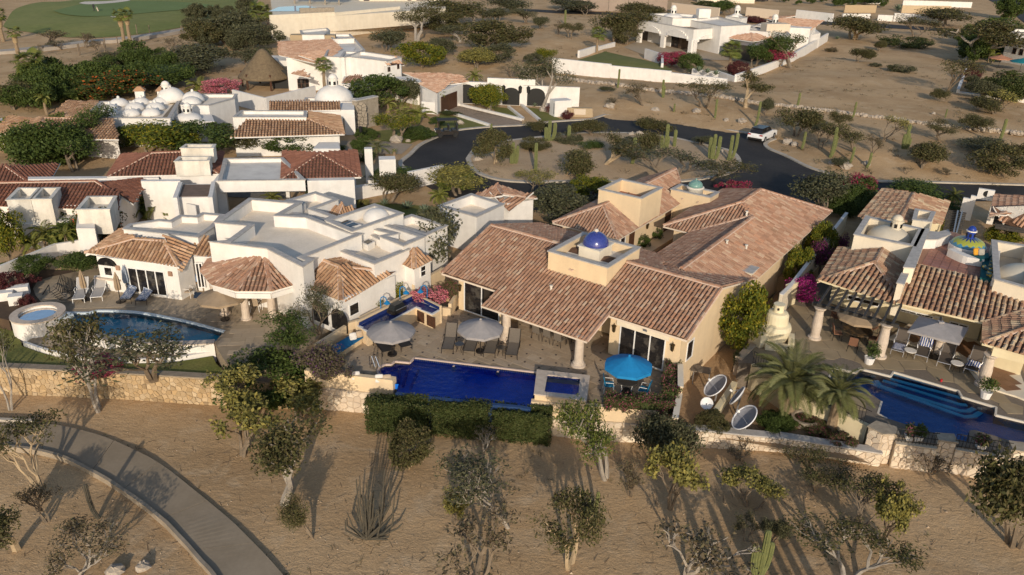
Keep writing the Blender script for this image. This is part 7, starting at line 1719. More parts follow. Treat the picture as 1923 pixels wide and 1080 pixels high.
PLF='''
dense mesq b2 1670 195 -60 215 dense round tree at the left end of the cactus island;pale
bush2 mesq b3 380 262 55 280 spreading island tree with V-shaped pale trunk;pale
mesq2 mesq b3 625 205 -45 265 island tree with dark crown, centre front of the sand island;pale
bush2 mesq b3 925 155 -45 175 smaller island tree right of the centre cactus;pale
airy olive b3 1080 290 65 460 wide low tree on the island behind the roof terrace box
airy mesq b3 1380 285 110 300 feathery low tree at the right front of the island
bush2 mesq a3 215 925 845 150 small tree at the far left of the island by the kerb
mesq mesq a3 600 960 838 195 flat tree on the far side of the island
mesq2 mesq a3 1075 930 825 225 wide crowned tree at the far side of the island beside boulders
dense mesq a3 155 1065 965 175 round bush on the island near the left cactus
low olive a3 395 1010 925 185 low olive bush beside the single island cactus
bush2 dense a3 540 1060 985 140 small green bush in the middle of the island
bush2 olive a3 1320 1020 955 130 bare olive bush beside the cactus group at the island's right end
low olive a3 820 1010 960 140 low grey bush behind the centre island cactus
bare bare a3 935 738 585 165 leafless round shrub on the slope below the white retaining wall
airy mesq a3 1345 745 555 280 thin tree in front of the white retaining wall's right end
mesq mesq a3 1640 752 495 210 leaning green tree at the corner of the white wall;pale
bush2 olive a3 1770 805 680 95 upright grey bush right of the leaning tree
bare bare a3 725 740 680 90 tiny bare shrub behind the kerb boulders
bush2 olive a3 690 640 600 85 low grey bush on the slope under the tall cactus
mesq2 mesq a3 410 268 155 155 olive tree on the bare hillside left of the villa
bush2 olive a3 208 205 108 115 small bush high on the bare hillside
mesq2 olive a3 110 168 48 140 small pale tree high on the hillside at the left
bare bare a3 330 242 148 85 thin shrub beside the hillside olive tree
mesq2 mesq a3 720 292 75 350 large tree left of the white arched villa
dense mesq a3 800 310 140 180 dark tree touching the white arched villa
mesq mesq a3 840 130 0 260 tree behind the villa beside the screen fence
mesq olive a3 290 75 -20 360 row of trees along the far street, big left one;grey
airy olive a3 510 110 20 130 thin tree in front of the brown screen fence
bush2 citrus a3 255 450 330 120 yellowish shrub by the corner of the white retaining wall
dense olive a3 165 455 370 120 grey shrub beside the yellowish one by the white retaining wall
mesq2 olive a3 205 748 395 330 tree with pale trunk at the right end of the entrance wall;grey
dense crimson a3 1120 470 358 180 crimson bougainvillea on the villa lawn
dense dense a3 1245 525 370 140 dark green shrub right of the crimson bougainvillea
dense burgundy a3 1580 555 430 130 dark red shrub below the villa patio
bush2 dense a3 1700 470 300 180 climbing green shrub over the villa pergola
mesq2 mesq a3 1830 440 330 160 green tree at the right end of the villa patio
mesq2 dense a3 1530 110 0 200 green tree behind the villa roofs
dense hedge a3 1350 60 0 160 dark hedge at the top edge behind the villa
low burgundy a3 1700 160 110 130 burgundy shrub beside the villa lantern dome
low burgundy a3 300 800 705 85 burgundy bush beside the white square pier
low burgundy a3 395 835 770 70 small burgundy bush in front of the tan sign block
mesq2 dense a4 240 480 230 300 green tree leaning over the white wall right of the villa
bush2 crimson a4 150 470 340 170 reddish shrub at the villa wall corner
mesq2 mesq a4 670 275 100 340 broad dark tree at the top of the dirt lot;pale
bush2 mesq a4 850 360 278 80 small bush on the upper dirt lot
bush2 mesq a4 680 430 328 140 bush with shadow on the upper left of the dirt lot
low olive a4 1010 503 450 160 low grey shrub in the middle of the dirt lot
low olive a4 825 465 438 75 tiny low shrub left of the grey one on the dirt lot
low bare a4 520 365 330 75 dry brown tuft at the upper left of the dirt lot
low hedge a4 1040 330 255 290 dark low cactus thicket along the top of the lot
airy mesq a4 1110 270 105 240 thin tree behind the dark cactus thicket
mesq mesq a4 1450 445 130 430 large dark tree shading the top right of the dirt lot;grey
dense dense a4 1650 310 120 290 dark green tree mass beside the right edge house
mesq2 mesq a4 1310 190 60 330 tree over the white street wall at the top right
airy mesq a4 1310 640 390 220 thin shaded tree at the right side of the dirt lot
bush2 mesq a4 1290 718 628 115 small green bush at the lower right of the dirt lot
round dense a4 1760 140 -70 180 tall clipped round tree beside the top right lane
hedge hedge a4 1750 690 500 250 dark clipped hedge below the right edge terrace
low burgundy a4 1490 560 470 110 dark red shrub at the top of the sloping white wall
bush2 olive a4 1540 690 540 190 grey green bush inside the sloping white wall
yellow yellow a4 1680 775 630 190 pale yellow shrub over the low white wall at the right
mesq mesq a4 1680 800 690 240 olive tree crown at the right beside the yellow shrub
bush2 mesq a4 245 955 745 250 round olive tree on the verge beside the white car
airy olive a4 430 1040 880 150 thin bare sapling on the verge right of the white car
mesq2 mesq a4 565 935 775 140 small green tree on the verge by the rubble line
mesq2 mesq a4 690 1062 865 250 verge tree with forked trunk in the middle of the verge
airy yellow a4 870 985 800 170 yellowish shrub on the verge with stiff branches
mesq2 mesq a4 1275 985 835 210 leaning tree on the verge below the rubble line
mesq2 mesq a4 1560 930 820 200 small leaning tree near the right end of the rubble line
airy bare a4 800 1075 950 110 bare sapling between two verge trees
bush2 mesq b4 1140 218 25 250 verge tree with thin trunk above the right street
dense mesq b4 1660 258 40 310 dense round tree above the street at the right edge;pale
bush2 mesq b4 1840 200 20 170 tree cut by the right edge above the street
bare bare b4 1030 250 185 80 tiny leafless shrub above the street kerb
bare bare b4 1330 258 205 90 tiny leafless shrub right of the first by the street kerb
bush2 olive b4 570 190 130 130 thin scrub among the small verge boulders
bush2 olive a4 1620 1080 1000 330 dark bushes at the right edge of the verge
mesq2 olive a1 1480 475 285 420 big grey-green tree beyond the thatched palapa
dense mesq a1 1440 330 150 230 dark tree at the upper edge of the desert strip
mesq2 olive a1 1630 330 85 350 large grey tree group by the golf course corner
dense olive a1 1800 345 165 280 grey-green tree beside the tall cream wall
mesq2 olive a1 1750 480 330 230 olive tree between palapa and cream wall
dense dense a1 1125 430 330 125 small round green tree on the desert strip
mesq2 olive a1 900 485 350 240 brownish tree on the slope behind the domes, left
bush2 olive a1 1060 480 375 200 brownish tree on the slope behind the domes, right
bush2 dense a1 1060 580 440 440 wide green thicket behind the domed roofs
dense mesq a1 720 560 420 290 dark tree at the edge of the desert strip
dense orangeflower a1 800 695 495 430 dark green tree with orange flowers behind the domes
dense orangeflower a1 640 690 590 160 dark shrub with orange red blossoms left of the domes
bush2 mesq a1 520 640 510 260 dark trees behind the brown roof corner
bush2 mesq a1 330 690 560 330 dark scrub mass left of the small palms
bush2 mesq a1 100 770 590 320 dark scrub at the left edge above the brown tiles
dense dense a1 480 710 610 220 green shrub beside the brown roof corner
dense pink a1 1560 665 545 220 pink flowering oleander beside the palapa
bush2 dense b1 80 210 -100 440 big green tree at the left edge in front of the brown tiles
dense dense b1 350 215 -130 420 dark green tree in front of the brown tiled wing
bush2 dense b1 540 230 -60 330 green tree left of the dark red roof
mesq2 dense a1 840 1080 725 330 tall pale green tree reaching over the domed roof
bush2 citrus a1 1090 1090 845 440 bright green tree in the row behind the red roofs, left
dense dense a1 1400 1090 845 430 green tree in the row behind the red roofs, middle
bush2 mesq a1 1620 1075 880 330 green tree in the row behind the red roofs, right
dense citrus a2 60 1060 955 190 yellow lime shrub in front of the barrel tiled roof
dense dense a2 270 1075 915 310 green tree in front of the barrel tiled roof
airy bare b1 700 130 -30 130 bare grey tree between green trees and dark red roof;grey
bare bare a1 590 335 235 110 leafless fence shrub by the golf path, tallest
bare bare a1 672 372 278 100 leafless fence shrub right of the tallest one
bare bare a1 1190 345 245 170 leafless twin shrubs on the desert strip
bare bare a1 310 330 210 160 bare spreading shrub by the golf grass edge
bare olive a1 450 345 280 120 grey shrub by the golf path
bare bare a1 290 380 310 60 thin bare shrub beside the hanging palm
dense dense a2 880 745 515 370 big green tree in front of the two-storey house
bush2 olive a2 1000 740 540 180 brownish tree beside the big green one
mesq2 citrus a2 990 975 785 260 umbrella shaped tree on the lawn by the street
hedge dense a2 1140 965 885 190 clipped hedge on the lawn beside the umbrella tree
dense dense a2 760 935 890 110 small shrub in front of the stone entrance
low violet a2 822 972 935 80 tiny purple flowers by the stone entrance path
dense citrus a2 1170 475 285 280 rounded bright green tree right of the two-storey house
dense olive a2 1285 395 268 180 grey olive bush right of the bright green tree
mesq2 olive a2 920 365 210 240 two grey olive trees behind the two-storey house
mesq2 mesq a2 1120 288 35 250 tall olive tree in front of the cream wall;grey
dense mesq a2 1335 248 85 240 dark round tree below the hilltop houses
mesq olive a2 1430 295 170 150 small tree with pale trunk on the hillside;grey
mesq2 mesq a2 1470 185 5 400 wide olive tree spreading under the hilltop;grey
dense mesq a2 1650 350 135 400 large dark tree on the hillside above the garage
dense olive a2 1700 445 300 210 grey green tree above the entrance wall
bush2 yellow a2 1560 485 335 230 yellowish tree behind the entrance wall
dense citrus a2 1620 775 575 220 small round tree in front of the white entrance wall;grey
bare bare a2 1800 540 415 190 bare brown shrub behind the entrance wall
bush2 olive a2 1690 160 55 180 bush below the hilltop terrace end
dense dense a2 1270 880 820 90 shrub beside the parked golf cart
hedge dense a2 630 50 -5 210 clipped hedge on top of the cream wall
dense burgundy a2 125 195 130 65 dark red bush left of the tall cream wall
bush2 mesq a2 30 200 90 150 green bush at the foot of the cream wall's left end
low hedge a2 200 105 70 150 low hedge by the hilltop pool
mesq olive a2 1800 90 -20 260 tree at the top between hilltop house and street;grey
bush2 hedge a2 1330 800 770 120 low clipped hedge beside the golf cart lawn
'''
BK={'pale':palebark,'grey':greybark}
for blk,mode in ((PL,0),(PLZ,1),(PLF,2)):
 for ln in blk.strip().split('\n'):
  b_=None
  if ';' in ln:ln,b_=ln.split(';');b_=BK[b_.strip()]
  f=ln.split()
  if f[3] in ('a1','b1','c1','c2','c4','L7'):f=f[1:]
  kind,leaf,k=f[0],f[1],f[2];x,y,ty,w=map(float,f[3:7])
  z=float(f[7]) if mode==1 else None;lab=' '.join(f[8:] if mode==1 else f[7:])
  plant(kind,leaf,k,x,y,ty,w,lab,z,b_)
for a in (('fan','a1',870,315,62,130,'left of two tall shaggy fan palms by the golf path',18,None,1,.3,True),('fan','a1',918,325,58,120,'right of two tall shaggy fan palms by the golf path',18,None,1,.3,True),('fan','a1',130,390,185,120,'drooping fan palm with dry skirt left of the twin palms',16,None,1,.3,True),('fan','a1',25,290,60,140,'palm trunk at the left edge beside the golf grass',16,None,1,.3,True),('fan','a1',250,625,350,250,'big green fan palm behind the brown tiled roofs',34,None,1,.35),
   ('fan','a1',1830,200,15,190,'fan palm at the golf course corner by the cream wall',24),('fan','a1',1715,60,-20,90,'small palm at the top edge of the golf course',14),('fan','a2',490,675,405,150,'fan palm rising against the white two-storey wall',20,None,1,.22),('areca','a2',930,790,665,150,'traveller palm beside the stone arched entrance',16),('areca','a2',1080,860,705,240,'clump of feathery palms beside the stone entrance',30,None,4),
   ('date','a2',850,1075,955,200,'small spreading palm beside the street kerb',20,None,1,.2),('areca','a2',1290,785,625,95,'slim palm in front of the brown garage door',14),('areca','a2',1530,590,470,150,'palm crown behind the white entrance wall',16),('areca','a2',460,690,625,60,'tiny palm at the foot of the tall fan palm',10),('fan','a3',600,372,190,135,'fan palm standing on the villa lawn edge',22,None,1,.2),('fan','a3',1520,525,285,185,'fan palm in front of the villa patio',26,None,1,.22),
   ('areca','a4',1630,480,315,130,'palm clump beside the clipped hedge at the right edge',20,None,3),('areca','b4',1360,450,345,160,'palm beside the street near the scroll gate',20),('areca','a1',330,800,635,130,'small palm rising beside the brown roof slope',16),('areca','a1',510,720,620,170,'low spreading palm beside the brown roof top',18),('areca','a1',1350,645,555,230,'palm fronds behind the white domes',22,None,2),
   ('areca','b1',1060,540,360,330,'large areca palm clump beside the white stair house',66,None,6),('areca','b1',310,805,585,230,'areca palm in the garden row, leftmost',30,None,3),('areca','b1',430,795,625,150,'areca palm in the garden row, second from the left',18,None,2),('areca','b1',505,775,565,180,'areca palm in the garden row, third from the left',26,None,3),('areca','b1',592,745,575,170,'areca palm in the garden row, nearest the orange flowered tree',22,None,2),
   ('small','L3',1470,280,80,260,'yellow green palm on the lawn beside the annex',26),('small','L2',850,230,115,260,'palm fronds showing above the white parapet',20),('areca','b2',970,120,65,60,'tiny palm by the street kerb',10),('small','b2',450,130,100,0.1,'',0)):
 if a[6]:palm(*a)
palm('date','R6',1170,830,100,1000,'squat date palm with fat patterned trunk in the yard by the pool',46,-1.1,1,.3,False,.55)
palm('date','R6',1680,1010,330,720,'date palm with rough slender trunk at the corner of the stepped pool',40,-1.1,1,.24)
for k,x,y,w,l,z in (('L3',1110,310,215,'large blue agave on the lawn, left of a pair',0),('L3',1300,340,190,'large blue agave on the lawn, right of a pair',0),('L3',500,290,130,'agave behind the small tiled hip roof',0),('L3',850,270,170,'agave clump under the round mesquite',0),('a3',165,745,75,'grey agave beside the white entrance wall',None),('a3',1310,500,90,'grey agave in the white planter wall, left',1.4),('a3',1370,512,90,'grey agave in the white planter wall, middle',1.4),('a3',1430,525,90,'grey agave in the white planter wall, right',1.4),('a4',980,75,110,'spiky agave between stone terrace walls at the top',None),('a4',555,275,60,'pale agave at the foot of the broad dark tree',None)):agave(k,x,y,w,l,z)
for k,x,y,tops,l,r in (('d1',710,688,[(652,445)],'lone leaning cactus post beside the cart path',.11),('d3',1730,1085,[(1750,785),(1670,858),(1703,905),(1737,930),(1790,870)],'ribbed green cactus cluster at the bottom edge',.135),('d3',560,660,[(485,475),(535,520),(600,515)],'dark cactus stems behind the round green tree',.08),
 ('a3',245,1005,[(240,885),(265,838),(302,858)],'three-stemmed cactus at the left of the island',.28),('a3',400,1012,[(400,875)],'single cactus on the island left of centre',.26),('a3',1065,1058,[(1080,868),(1050,950),(1088,950)],'three-stemmed cactus at the island centre',.28),('a3',1133,1045,[(1138,908)],'single cactus right of the island centre',.26),('b3',838,200,[(850,-8)],'bright single cactus on the front of the island',.3),('b3',172,262,[(168,30)],'single cactus in front of the left island trees',.24),('b3',1400,165,[(1382,-5),(1408,-30),(1440,-18),(1395,40)],'cactus group of four stems at the right of the island',.26),('b3',1505,168,[(1522,-25),(1560,-38)],'forked cactus at the right end of the island',.26),('b2',1795,195,[(1785,60),(1800,20),(1830,45)],'cactus cluster at the left end of the island',.24),('b3',10,195,[(5,40),(30,70)],'small forked cactus left on the island',.22),
 ('a3',742,614,[(748,483)],'tall single cactus in front of the white retaining wall',.22),('a3',1062,682,[(1054,556),(1066,600)],'cactus with small arm in front of the white retaining wall',.22),('a3',1425,828,[(1424,693)],'cactus post on the verge below the thin tree',.2),('a3',1697,888,[(1718,708)],'cactus post leaning beside the white car verge',.24),('a3',1133,787,[(1138,724)],'short cactus post behind the island road',.16),('a3',378,170,[(376,70)],'cactus high on the hillside',.3),
 ('a4',268,752,[(280,648)],'yellowish cactus post on the rubble line',.24),('a4',660,822,[(670,712)],'green cactus post on the dirt lot',.2),('a4',1018,1040,[(1005,935),(1022,868),(1038,930),(1050,965)],'cactus clump in the middle of the verge',.24),('a4',500,1100,[(510,885),(530,950)],'cactus with an arm left on the verge',.24),('a4',300,1045,[(315,920)],'yellow cactus post right of the white car',.24),('b4',635,172,[(655,58)],'cactus post by the verge boulders',.2),('b4',755,205,[(775,98)],'second cactus post by the verge boulders',.2),('a4',1310,820,[(1312,762)],'short pale post at the right of the dirt lot',.14),('a4',1665,1015,[(1690,830)],'tall cactus post at the right of the verge',.24),('b2',1600,-10,[(1648,-105)],'cactus post beside the left island tree',.2),('c2',215,570,[(212,350),(175,470),(245,420)],'old cactus trunk with arms by the white house corner',.18)):cactus(k,x,y,tops,l,r,z=(0 if k=='c2' else None))
# cardon cacti standing just outside the lower edge; only their long shadows reach the sand in view
def at(x,y):
 q=G(x,y,FZ)
 for _ in range(4):q=G(x,y,fz(q.x))
 return q
for x,y,hs in ((1465,1350,(4.4,3.2,3.7)),(1625,1360,(4.5,3.9,3.4,4.2)),(1760,1390,(4.2,3.6))):
 q=at(x,y);t=thing('cardon_cactus','tall branching cactus standing just below the picture edge','cactus',q,'cardon cacti below the picture edge')
 for i,h in enumerate(hs):m_=MB();dx=(i-(len(hs)-1)/2)*.5;ribbed(m_,[q+V((0,0,-.1)),q+V((dx*.8,0,h*.3)),q+V((dx,0,h*.5)),q+V((dx,0,h-.2)),q+V((dx,0,h))],.17);m_.build('stem',cactm,t)
# dry octopus-like cactus on the sand
oq=gpz('d2',785,830);oc_=thing('dry_cactus','dry grey cactus of many long curving stems on the open sand','cactus',oq);rg=random.Random(77);s_=scl(oq)*3.724
for tx,ty in ((745,400),(718,430),(808,402),(790,430),(940,262),(945,420),(840,440),(920,470),(852,490),(770,490),(668,590),(700,565),(650,650),(635,715),(700,780),(900,650),(960,690),(1020,715),(935,765),(925,870),(890,470),(740,560),(830,520),(860,600),(760,560),(815,560),(985,500),(720,620),(880,560),(790,600)):
 up=max(0,(830-ty))/s_/.86;dx=(tx-785)/s_;dy=rg.uniform(-.6,.8);hz=up if abs(dx)<up*1.2 else up*.6
 e_=oq+V((dx,dy*.7,max(.05,hz)));c1=oq+V((dx*.45+rg.uniform(-.15,.15),dy*.3,max(.05,hz*.2)));c2=oq+V((dx*.9+rg.uniform(-.12,.12),dy*.6,max(.04,hz*.55)));m_=MB();m_.tube([oq,c1,c2,e_],[.05,.05,.042,.025],6);m_.build('stem',cactd,oc_)
for a in (('a3',840,955,60,'pale boulder on the island, left of a pair'),('a3',897,950,60,'pale boulder on the island, right of a pair'),('b3',255,78,70,'pale rock on the island front left'),('a3',1470,1075,50,'tan boulder beside the forked cactus'),('a3',690,760,80,'granite boulder by the far kerb, left'),('a3',1010,782,60,'granite boulder by the far kerb, centre'),('a3',1300,790,60,'granite boulder under the thin verge tree'),('a3',1505,848,40,'small granite rock by the far kerb'),('a3',1615,862,65,'granite boulder beside the leaning cactus post'),('b4',260,55,55,'flat rock by the verge near the white car'),('b4',620,210,90,'pale flat boulder below the verge cactus post'),('b4',520,185,60,'smaller pale rock left of the flat boulder'),('b4',760,190,60,'pale rock beside the second cactus post'),('a2',1430,870,55,'tan boulder on the lawn beside the golf cart'),('a2',985,998,90,'flat pale rock under the umbrella shaped tree'),('a2',1065,995,40,'small pale rock right of the flat one'),('b2',1560,165,70,'low pale rocks at the left of the island'),('a3',225,780,60,'tan boulder beside the entrance agave'),('a4',1230,800,30,'small pale rock on the dirt lot'),('a2',1640,770,40,'pale rock below the small round tree'),('a4',210,1010,70,'flat rock on the verge behind the white car')):boulder(*a)
for x,y,w,l in ((800,1080,130,'big dark-shaded rock at the bottom left edge'),(1000,1045,110,'tan rock beside the cart path edge')):boulder('d1',x,y,w,l,FZ)
# pebbles, twigs and litter on the sand
pm=MB();rg=random.Random(9)
for _ in range(2600):
 x,y=rg.uniform(-28,28),rg.uniform(19,36);q=V((x,y,terr(x,y)+.01));pxx=(q-EYE)
 if y>34 - .12*x and y>31.5:continue
 r=rg.uniform(.015,.05)*(1 if rg.random()<.95 else 1.8);a=rg.uniform(0,6.28)
 pm.add([q+V((r*math.cos(a+i*2.1),r*math.sin(a+i*2.1)*.8,0)) for i in range(3)]+[q+V((0,0,r*.8))],[(0,1,3),(1,2,3),(2,0,3)])
pm.build('pebbles',M('sand_pebble',(.34,.25,.16),cols=[(.36,.26,.17),(.20,.14,.09),(.46,.36,.26),(.28,.20,.13)],isl=.1),kind='stuff')
tw=MB()
for _ in range(900):
 x,y=rg.uniform(-26,27),rg.uniform(20,34)
 if y>33 - .13*x:continue
 c=V((x,y,terr(x,y)+.02));a=rg.uniform(0,3.14);l=rg.uniform(.06,.28);d=V((math.cos(a),math.sin(a),rg.uniform(-.05,.1)))*l;s=V((-math.sin(a),math.cos(a),.3))*rg.uniform(.006,.016)
 tw.add([c-d-s,c-d+s,c+d+s*.5,c+d-s*.5],[(0,1,2,3)])
tw.build('twig_litter',M('dry_twig',(.16,.11,.07),cols=[(.16,.11,.07),(.10,.07,.045),(.24,.18,.12)],isl=.1),kind='stuff')
rg=random.Random(15)
undergrowth([A1(60,800),A1(0,740),A1(200,640),A1(640,520),A1(1000,450),A1(1260,520),A1(1260,640),A1(980,660),A1(700,700),A1(450,700),A1(330,800)],60,(2.2,4.2),'dense',rg)
undergrowth([B1_(-60,150),B1_(-60,20),A1(200,985),A1(820,985),A1(1250,900),A1(1640,985),B1_(1560,80),B1_(1300,40),B1_(850,100),B1_(740,160),B1_(430,170)],34,(2.0,3.2),'green',rg)
undergrowth([B1_(160,800),B1_(160,690),B1_(560,640),B1_(850,560),B1_(980,440),B1_(1150,480),B1_(1120,560),B1_(860,620),B1_(620,740)],34,(1.2,2.2),'dense',rg)
undergrowth([A1(1260,120),A1(1400,330),A1(1450,440),A1(1700,480),A2(40,300),A2(60,200),A1(1862,90),A1(1700,90)],36,(2.5,4.5),'olive',rg)
undergrowth([A4(120,40),A4(120,10),A4(900,20),A4(900,60)],14,(2.5,4.0),'dense',rg);undergrowth([A4(1380,330),A4(1480,240),A4(1740,200),A4(1700,420),A4(1520,520),A4(1420,460)],22,(2.5,4.5),'dense',rg);undergrowth([A4(1420,680),A4(1500,580),A4(1700,620),A4(1900,680),A4(1862,730),A4(1560,705)],16,(1.5,2.5),'olive',rg)
undergrowth([G(440,690,-.75),G(470,650,-.5),G(530,655,-.3),G(570,690,-.3),G(575,735,-1),G(520,765,-1.9),G(440,755,-1.9)],20,(1.0,1.9),'dense',rg)
undergrowth([B4_(470,560),B4_(640,430),B4_(780,420),B4_(720,560),B4_(560,620)],12,(1.5,2.4),'dense',rg);undergrowth([A2(560,1075),A2(700,1000),A2(760,940),A2(870,960),A2(760,1070)],10,(.8,1.5),'dense',rg);undergrowth([B2_(1330,380),B2_(1420,300),B2_(1560,330),B2_(1520,390)],6,(1.2,2.0),'green',rg)
hp=[gpz('c2',780,1085),gpz('c2',1215,1098),gpz('c2',1650,1130),gpz('c3',280,1175)]
for i,l in enumerate(('nearest the left pool wall','in the middle below the pool edge','at the right end below the spa')):boxhedge(hp[i]-V((0,.3,0)),lerp(hp[i+1],hp[i],.03)-V((0,.3,0)),1.1,hp[i].z,-.02-.05*i,'clipped dark green hedge section '+l,'hedge',random.Random(40+i))
# dry tufts and fallen litter over the open ground
tf=MB();rg=random.Random(19)
for poly,n in ((LOTS[0][0],900),(LOTS[1][0],420),(LOTS[2][0],300),([V((-30,18,0)),V((30,18,0)),V((28,31,0)),V((-28,36,0))],420),(isl,160)):
 xs_=[q.x for q in poly];ys_=[q.y for q in poly];c=0
 while c<n:
  x,y=rg.uniform(min(xs_),max(xs_)),rg.uniform(min(ys_),max(ys_))
  if not inside(poly,x,y):continue
  c+=1
  if mnoise.noise(V((x*.12,y*.12,7)))<-.05 and rg.random()<.8:continue
  z=terr(x,y)+(.3 if poly is isl else 0);far=y>55;s=rg.uniform(.06,.2)*(2.2 if far else 1)
  for _ in range(rg.randint(6,14)):
   a=rg.uniform(0,6.28);d=V((math.cos(a),math.sin(a),rg.uniform(.15,.9)))*s;o=V((x+rg.uniform(-s,s),y+rg.uniform(-s,s),z));w=V((-math.sin(a),math.cos(a),0))*s*.12;k=len(tf.v);tf.v+=[o-w,o+w,o+d];tf.f.append((k,k+1,k+2));tf.m.append(0)
tf.build('dry_tufts',M('dry_tuft',(.2,.15,.08),cols=[(.22,.16,.09),(.15,.11,.06),(.12,.12,.05),(.28,.21,.12),(.10,.075,.045)],isl=.15),kind='stuff')
boxhedge(p('c3',650,925,0),p('c3',1130,965,0),.85,-.1,.62,'flowering hedge along the front of the terrace right of the spa','hedgeflower',random.Random(50));boxhedge(p('c3',1150,905,0),p('c3',1165,690,0),.75,0,.85,'narrow flowering hedge beside the cream side wall','hedgeflower',random.Random(51))
# ------------------------------------------------------------------ furniture, umbrellas, dishes, vehicles, people
def cyl(r,z0,z1,c=(0,0),n=12,r2=None):return MB().lathe([(r,z0),(r2 or r,z1)],(c[0],c[1],0),n)
def umbrella(q,r,h,mat,label,n=8,drop=.5,rz=.2,group=None,off=0):
 t=thing('parasol',label,'umbrella',q,group);o=V(t.location)
 MB().tube([o,o+V((0,0,h))],.028,7).build('pole',darkfr,t);cyl(.27,0,.08,(q.x,q.y)).xf(Matrix.Translation((0,0,q.z))).build('base',darkfr,t)
 m_=MB();vs=[o+V((off,0,h+.05))]
 for j in range(2*n):
  a=rz+math.pi*j/n;k=1 if j % 2==0 else .955;vs.append(o+V((off+r*k*math.cos(a),r*k*math.sin(a),h-drop-(0 if j % 2==0 else -.03))))
 vs+=[v-V((0,0,.14)) for v in vs[1:]];N=2*n
 m_.add(vs,[(0,1+j,1+(j+1) % N) for j in range(N)]);m_.build('canopy',mat,t)
 m_=MB();m_.add(vs[1:],[(j,N+j,N+(j+1) % N,(j+1) % N) for j in range(N)]);m_.build('valance',mat,t)
 m_=MB()
 for j in range(0,N,2):m_.tube([vs[0]-V((0,0,.04)),vs[1+j]-V((0,0,.03))],.012,3)
 m_.build('ribs',darkfr,t,kind='stuff');m_=MB();m_.lathe([(.05,h+.04),(.09,h+.08),(.02,h+.15)],(q.x+off,q.y,q.z),7);m_.build('finial',mat,t)
 return t
def shut_umbrella(q,h,mat,label):
 t=thing('parasol',label,'umbrella',q);MB().tube([q,q+V((0,0,h))],.025,6).build('pole',darkfr,t);MB().lathe([(.28,0),(.28,.06),(.05,.09)],q,10).build('base',darkfr,t)
 prof=[(.17,.85),(.20,1.1),(.15,1.7),(.07,h-.1),(.02,h+.08)];m_=MB();n=16;vs=[]
 for r,z in prof:vs+=[(q.x+r*(1 if j % 2 else .6)*math.cos(j*.3927),q.y+r*(1 if j % 2 else .6)*math.sin(j*.3927),q.z+z) for j in range(n)]
 m_.add(vs,[(i*n+j,i*n+(j+1) % n,(i+1)*n+(j+1) % n,(i+1)*n+j) for i in range(4) for j in range(n)]);m_.build('folded_canopy',mat,t)
umbrella(p('c2',955,545),1.36,2.0,greyfab,'grey parasol between the two dark loungers beside the blue tiled counter')
umbrella(p('c2',1572,525),1.32,2.0,greyfab,'pale grey parasol standing among four taupe loungers by the porch column')
umbrella(p('c3',803,800),1.28,2.05,bluefab,'bright turquoise blue parasol over the small glass table')
umbrella(p('c1',1575,300),1.45,2.05,tanfab,'tan parasol beside the round tiled pavilion')
umbrella(p('R1',1110,690),1.30,1.95,tanfab,'tan parasol under the black pergola over the mosaic table')
umbrella(A4(1680,475,.9),1.9,2.2,M('rust_canvas',(.42,.20,.12)),'rust coloured parasol on the right edge terrace');umbrella(A4(1830,500,.9),1.9,2.2,M('teal_canvas',(.01,.16,.20)),'teal parasol on the right edge terrace')
for k,x,y,m_,l in (('L4',75,620,tanfab,'folded tan parasol between the two white framed loungers'),('L4',460,645,tanfab,'folded tan parasol beside the arched window'),('L4',548,560,M('blue_grey_canvas',(.28,.32,.38)),'folded blue grey parasol by the sliding door')):shut_umbrella(p(k,x,y),2.0,m_,l)
# square cantilever parasol on the right terrace
q=p('R2',885,900);t=thing('parasol','large square grey cantilever parasol over the striped towel loungers','umbrella',q);C4_=[p('R2',x,y,1.95) for x,y in ((610,608),(740,435),(1300,575),(1195,752))];top=sum(C4_,V((0,0,0)))/4+V((0,0,.45))
m_=MB();m_.add(C4_+[top],[(i,(i+1) % 4,4) for i in range(4)]);m_.build('canopy',greyfab,t);m_=MB();m_.add(C4_+[v-V((0,0,.12)) for v in C4_],[(i,(i+1) % 4,4+(i+1) % 4,4+i) for i in range(4)]);m_.build('valance',greyfab,t)
MB().tube([q,q+V((0,.2,2.5)),top+V((0,0,.1))],.04,6).build('arm',darkfr,t);cyl(.35,0,.08,(q.x,q.y)).build('base',darkfr,t);m_=MB();m_.box(top.x,top.y,top.z+.02,.3,.3,.1);m_.build('vent_cap',greyfab,t)
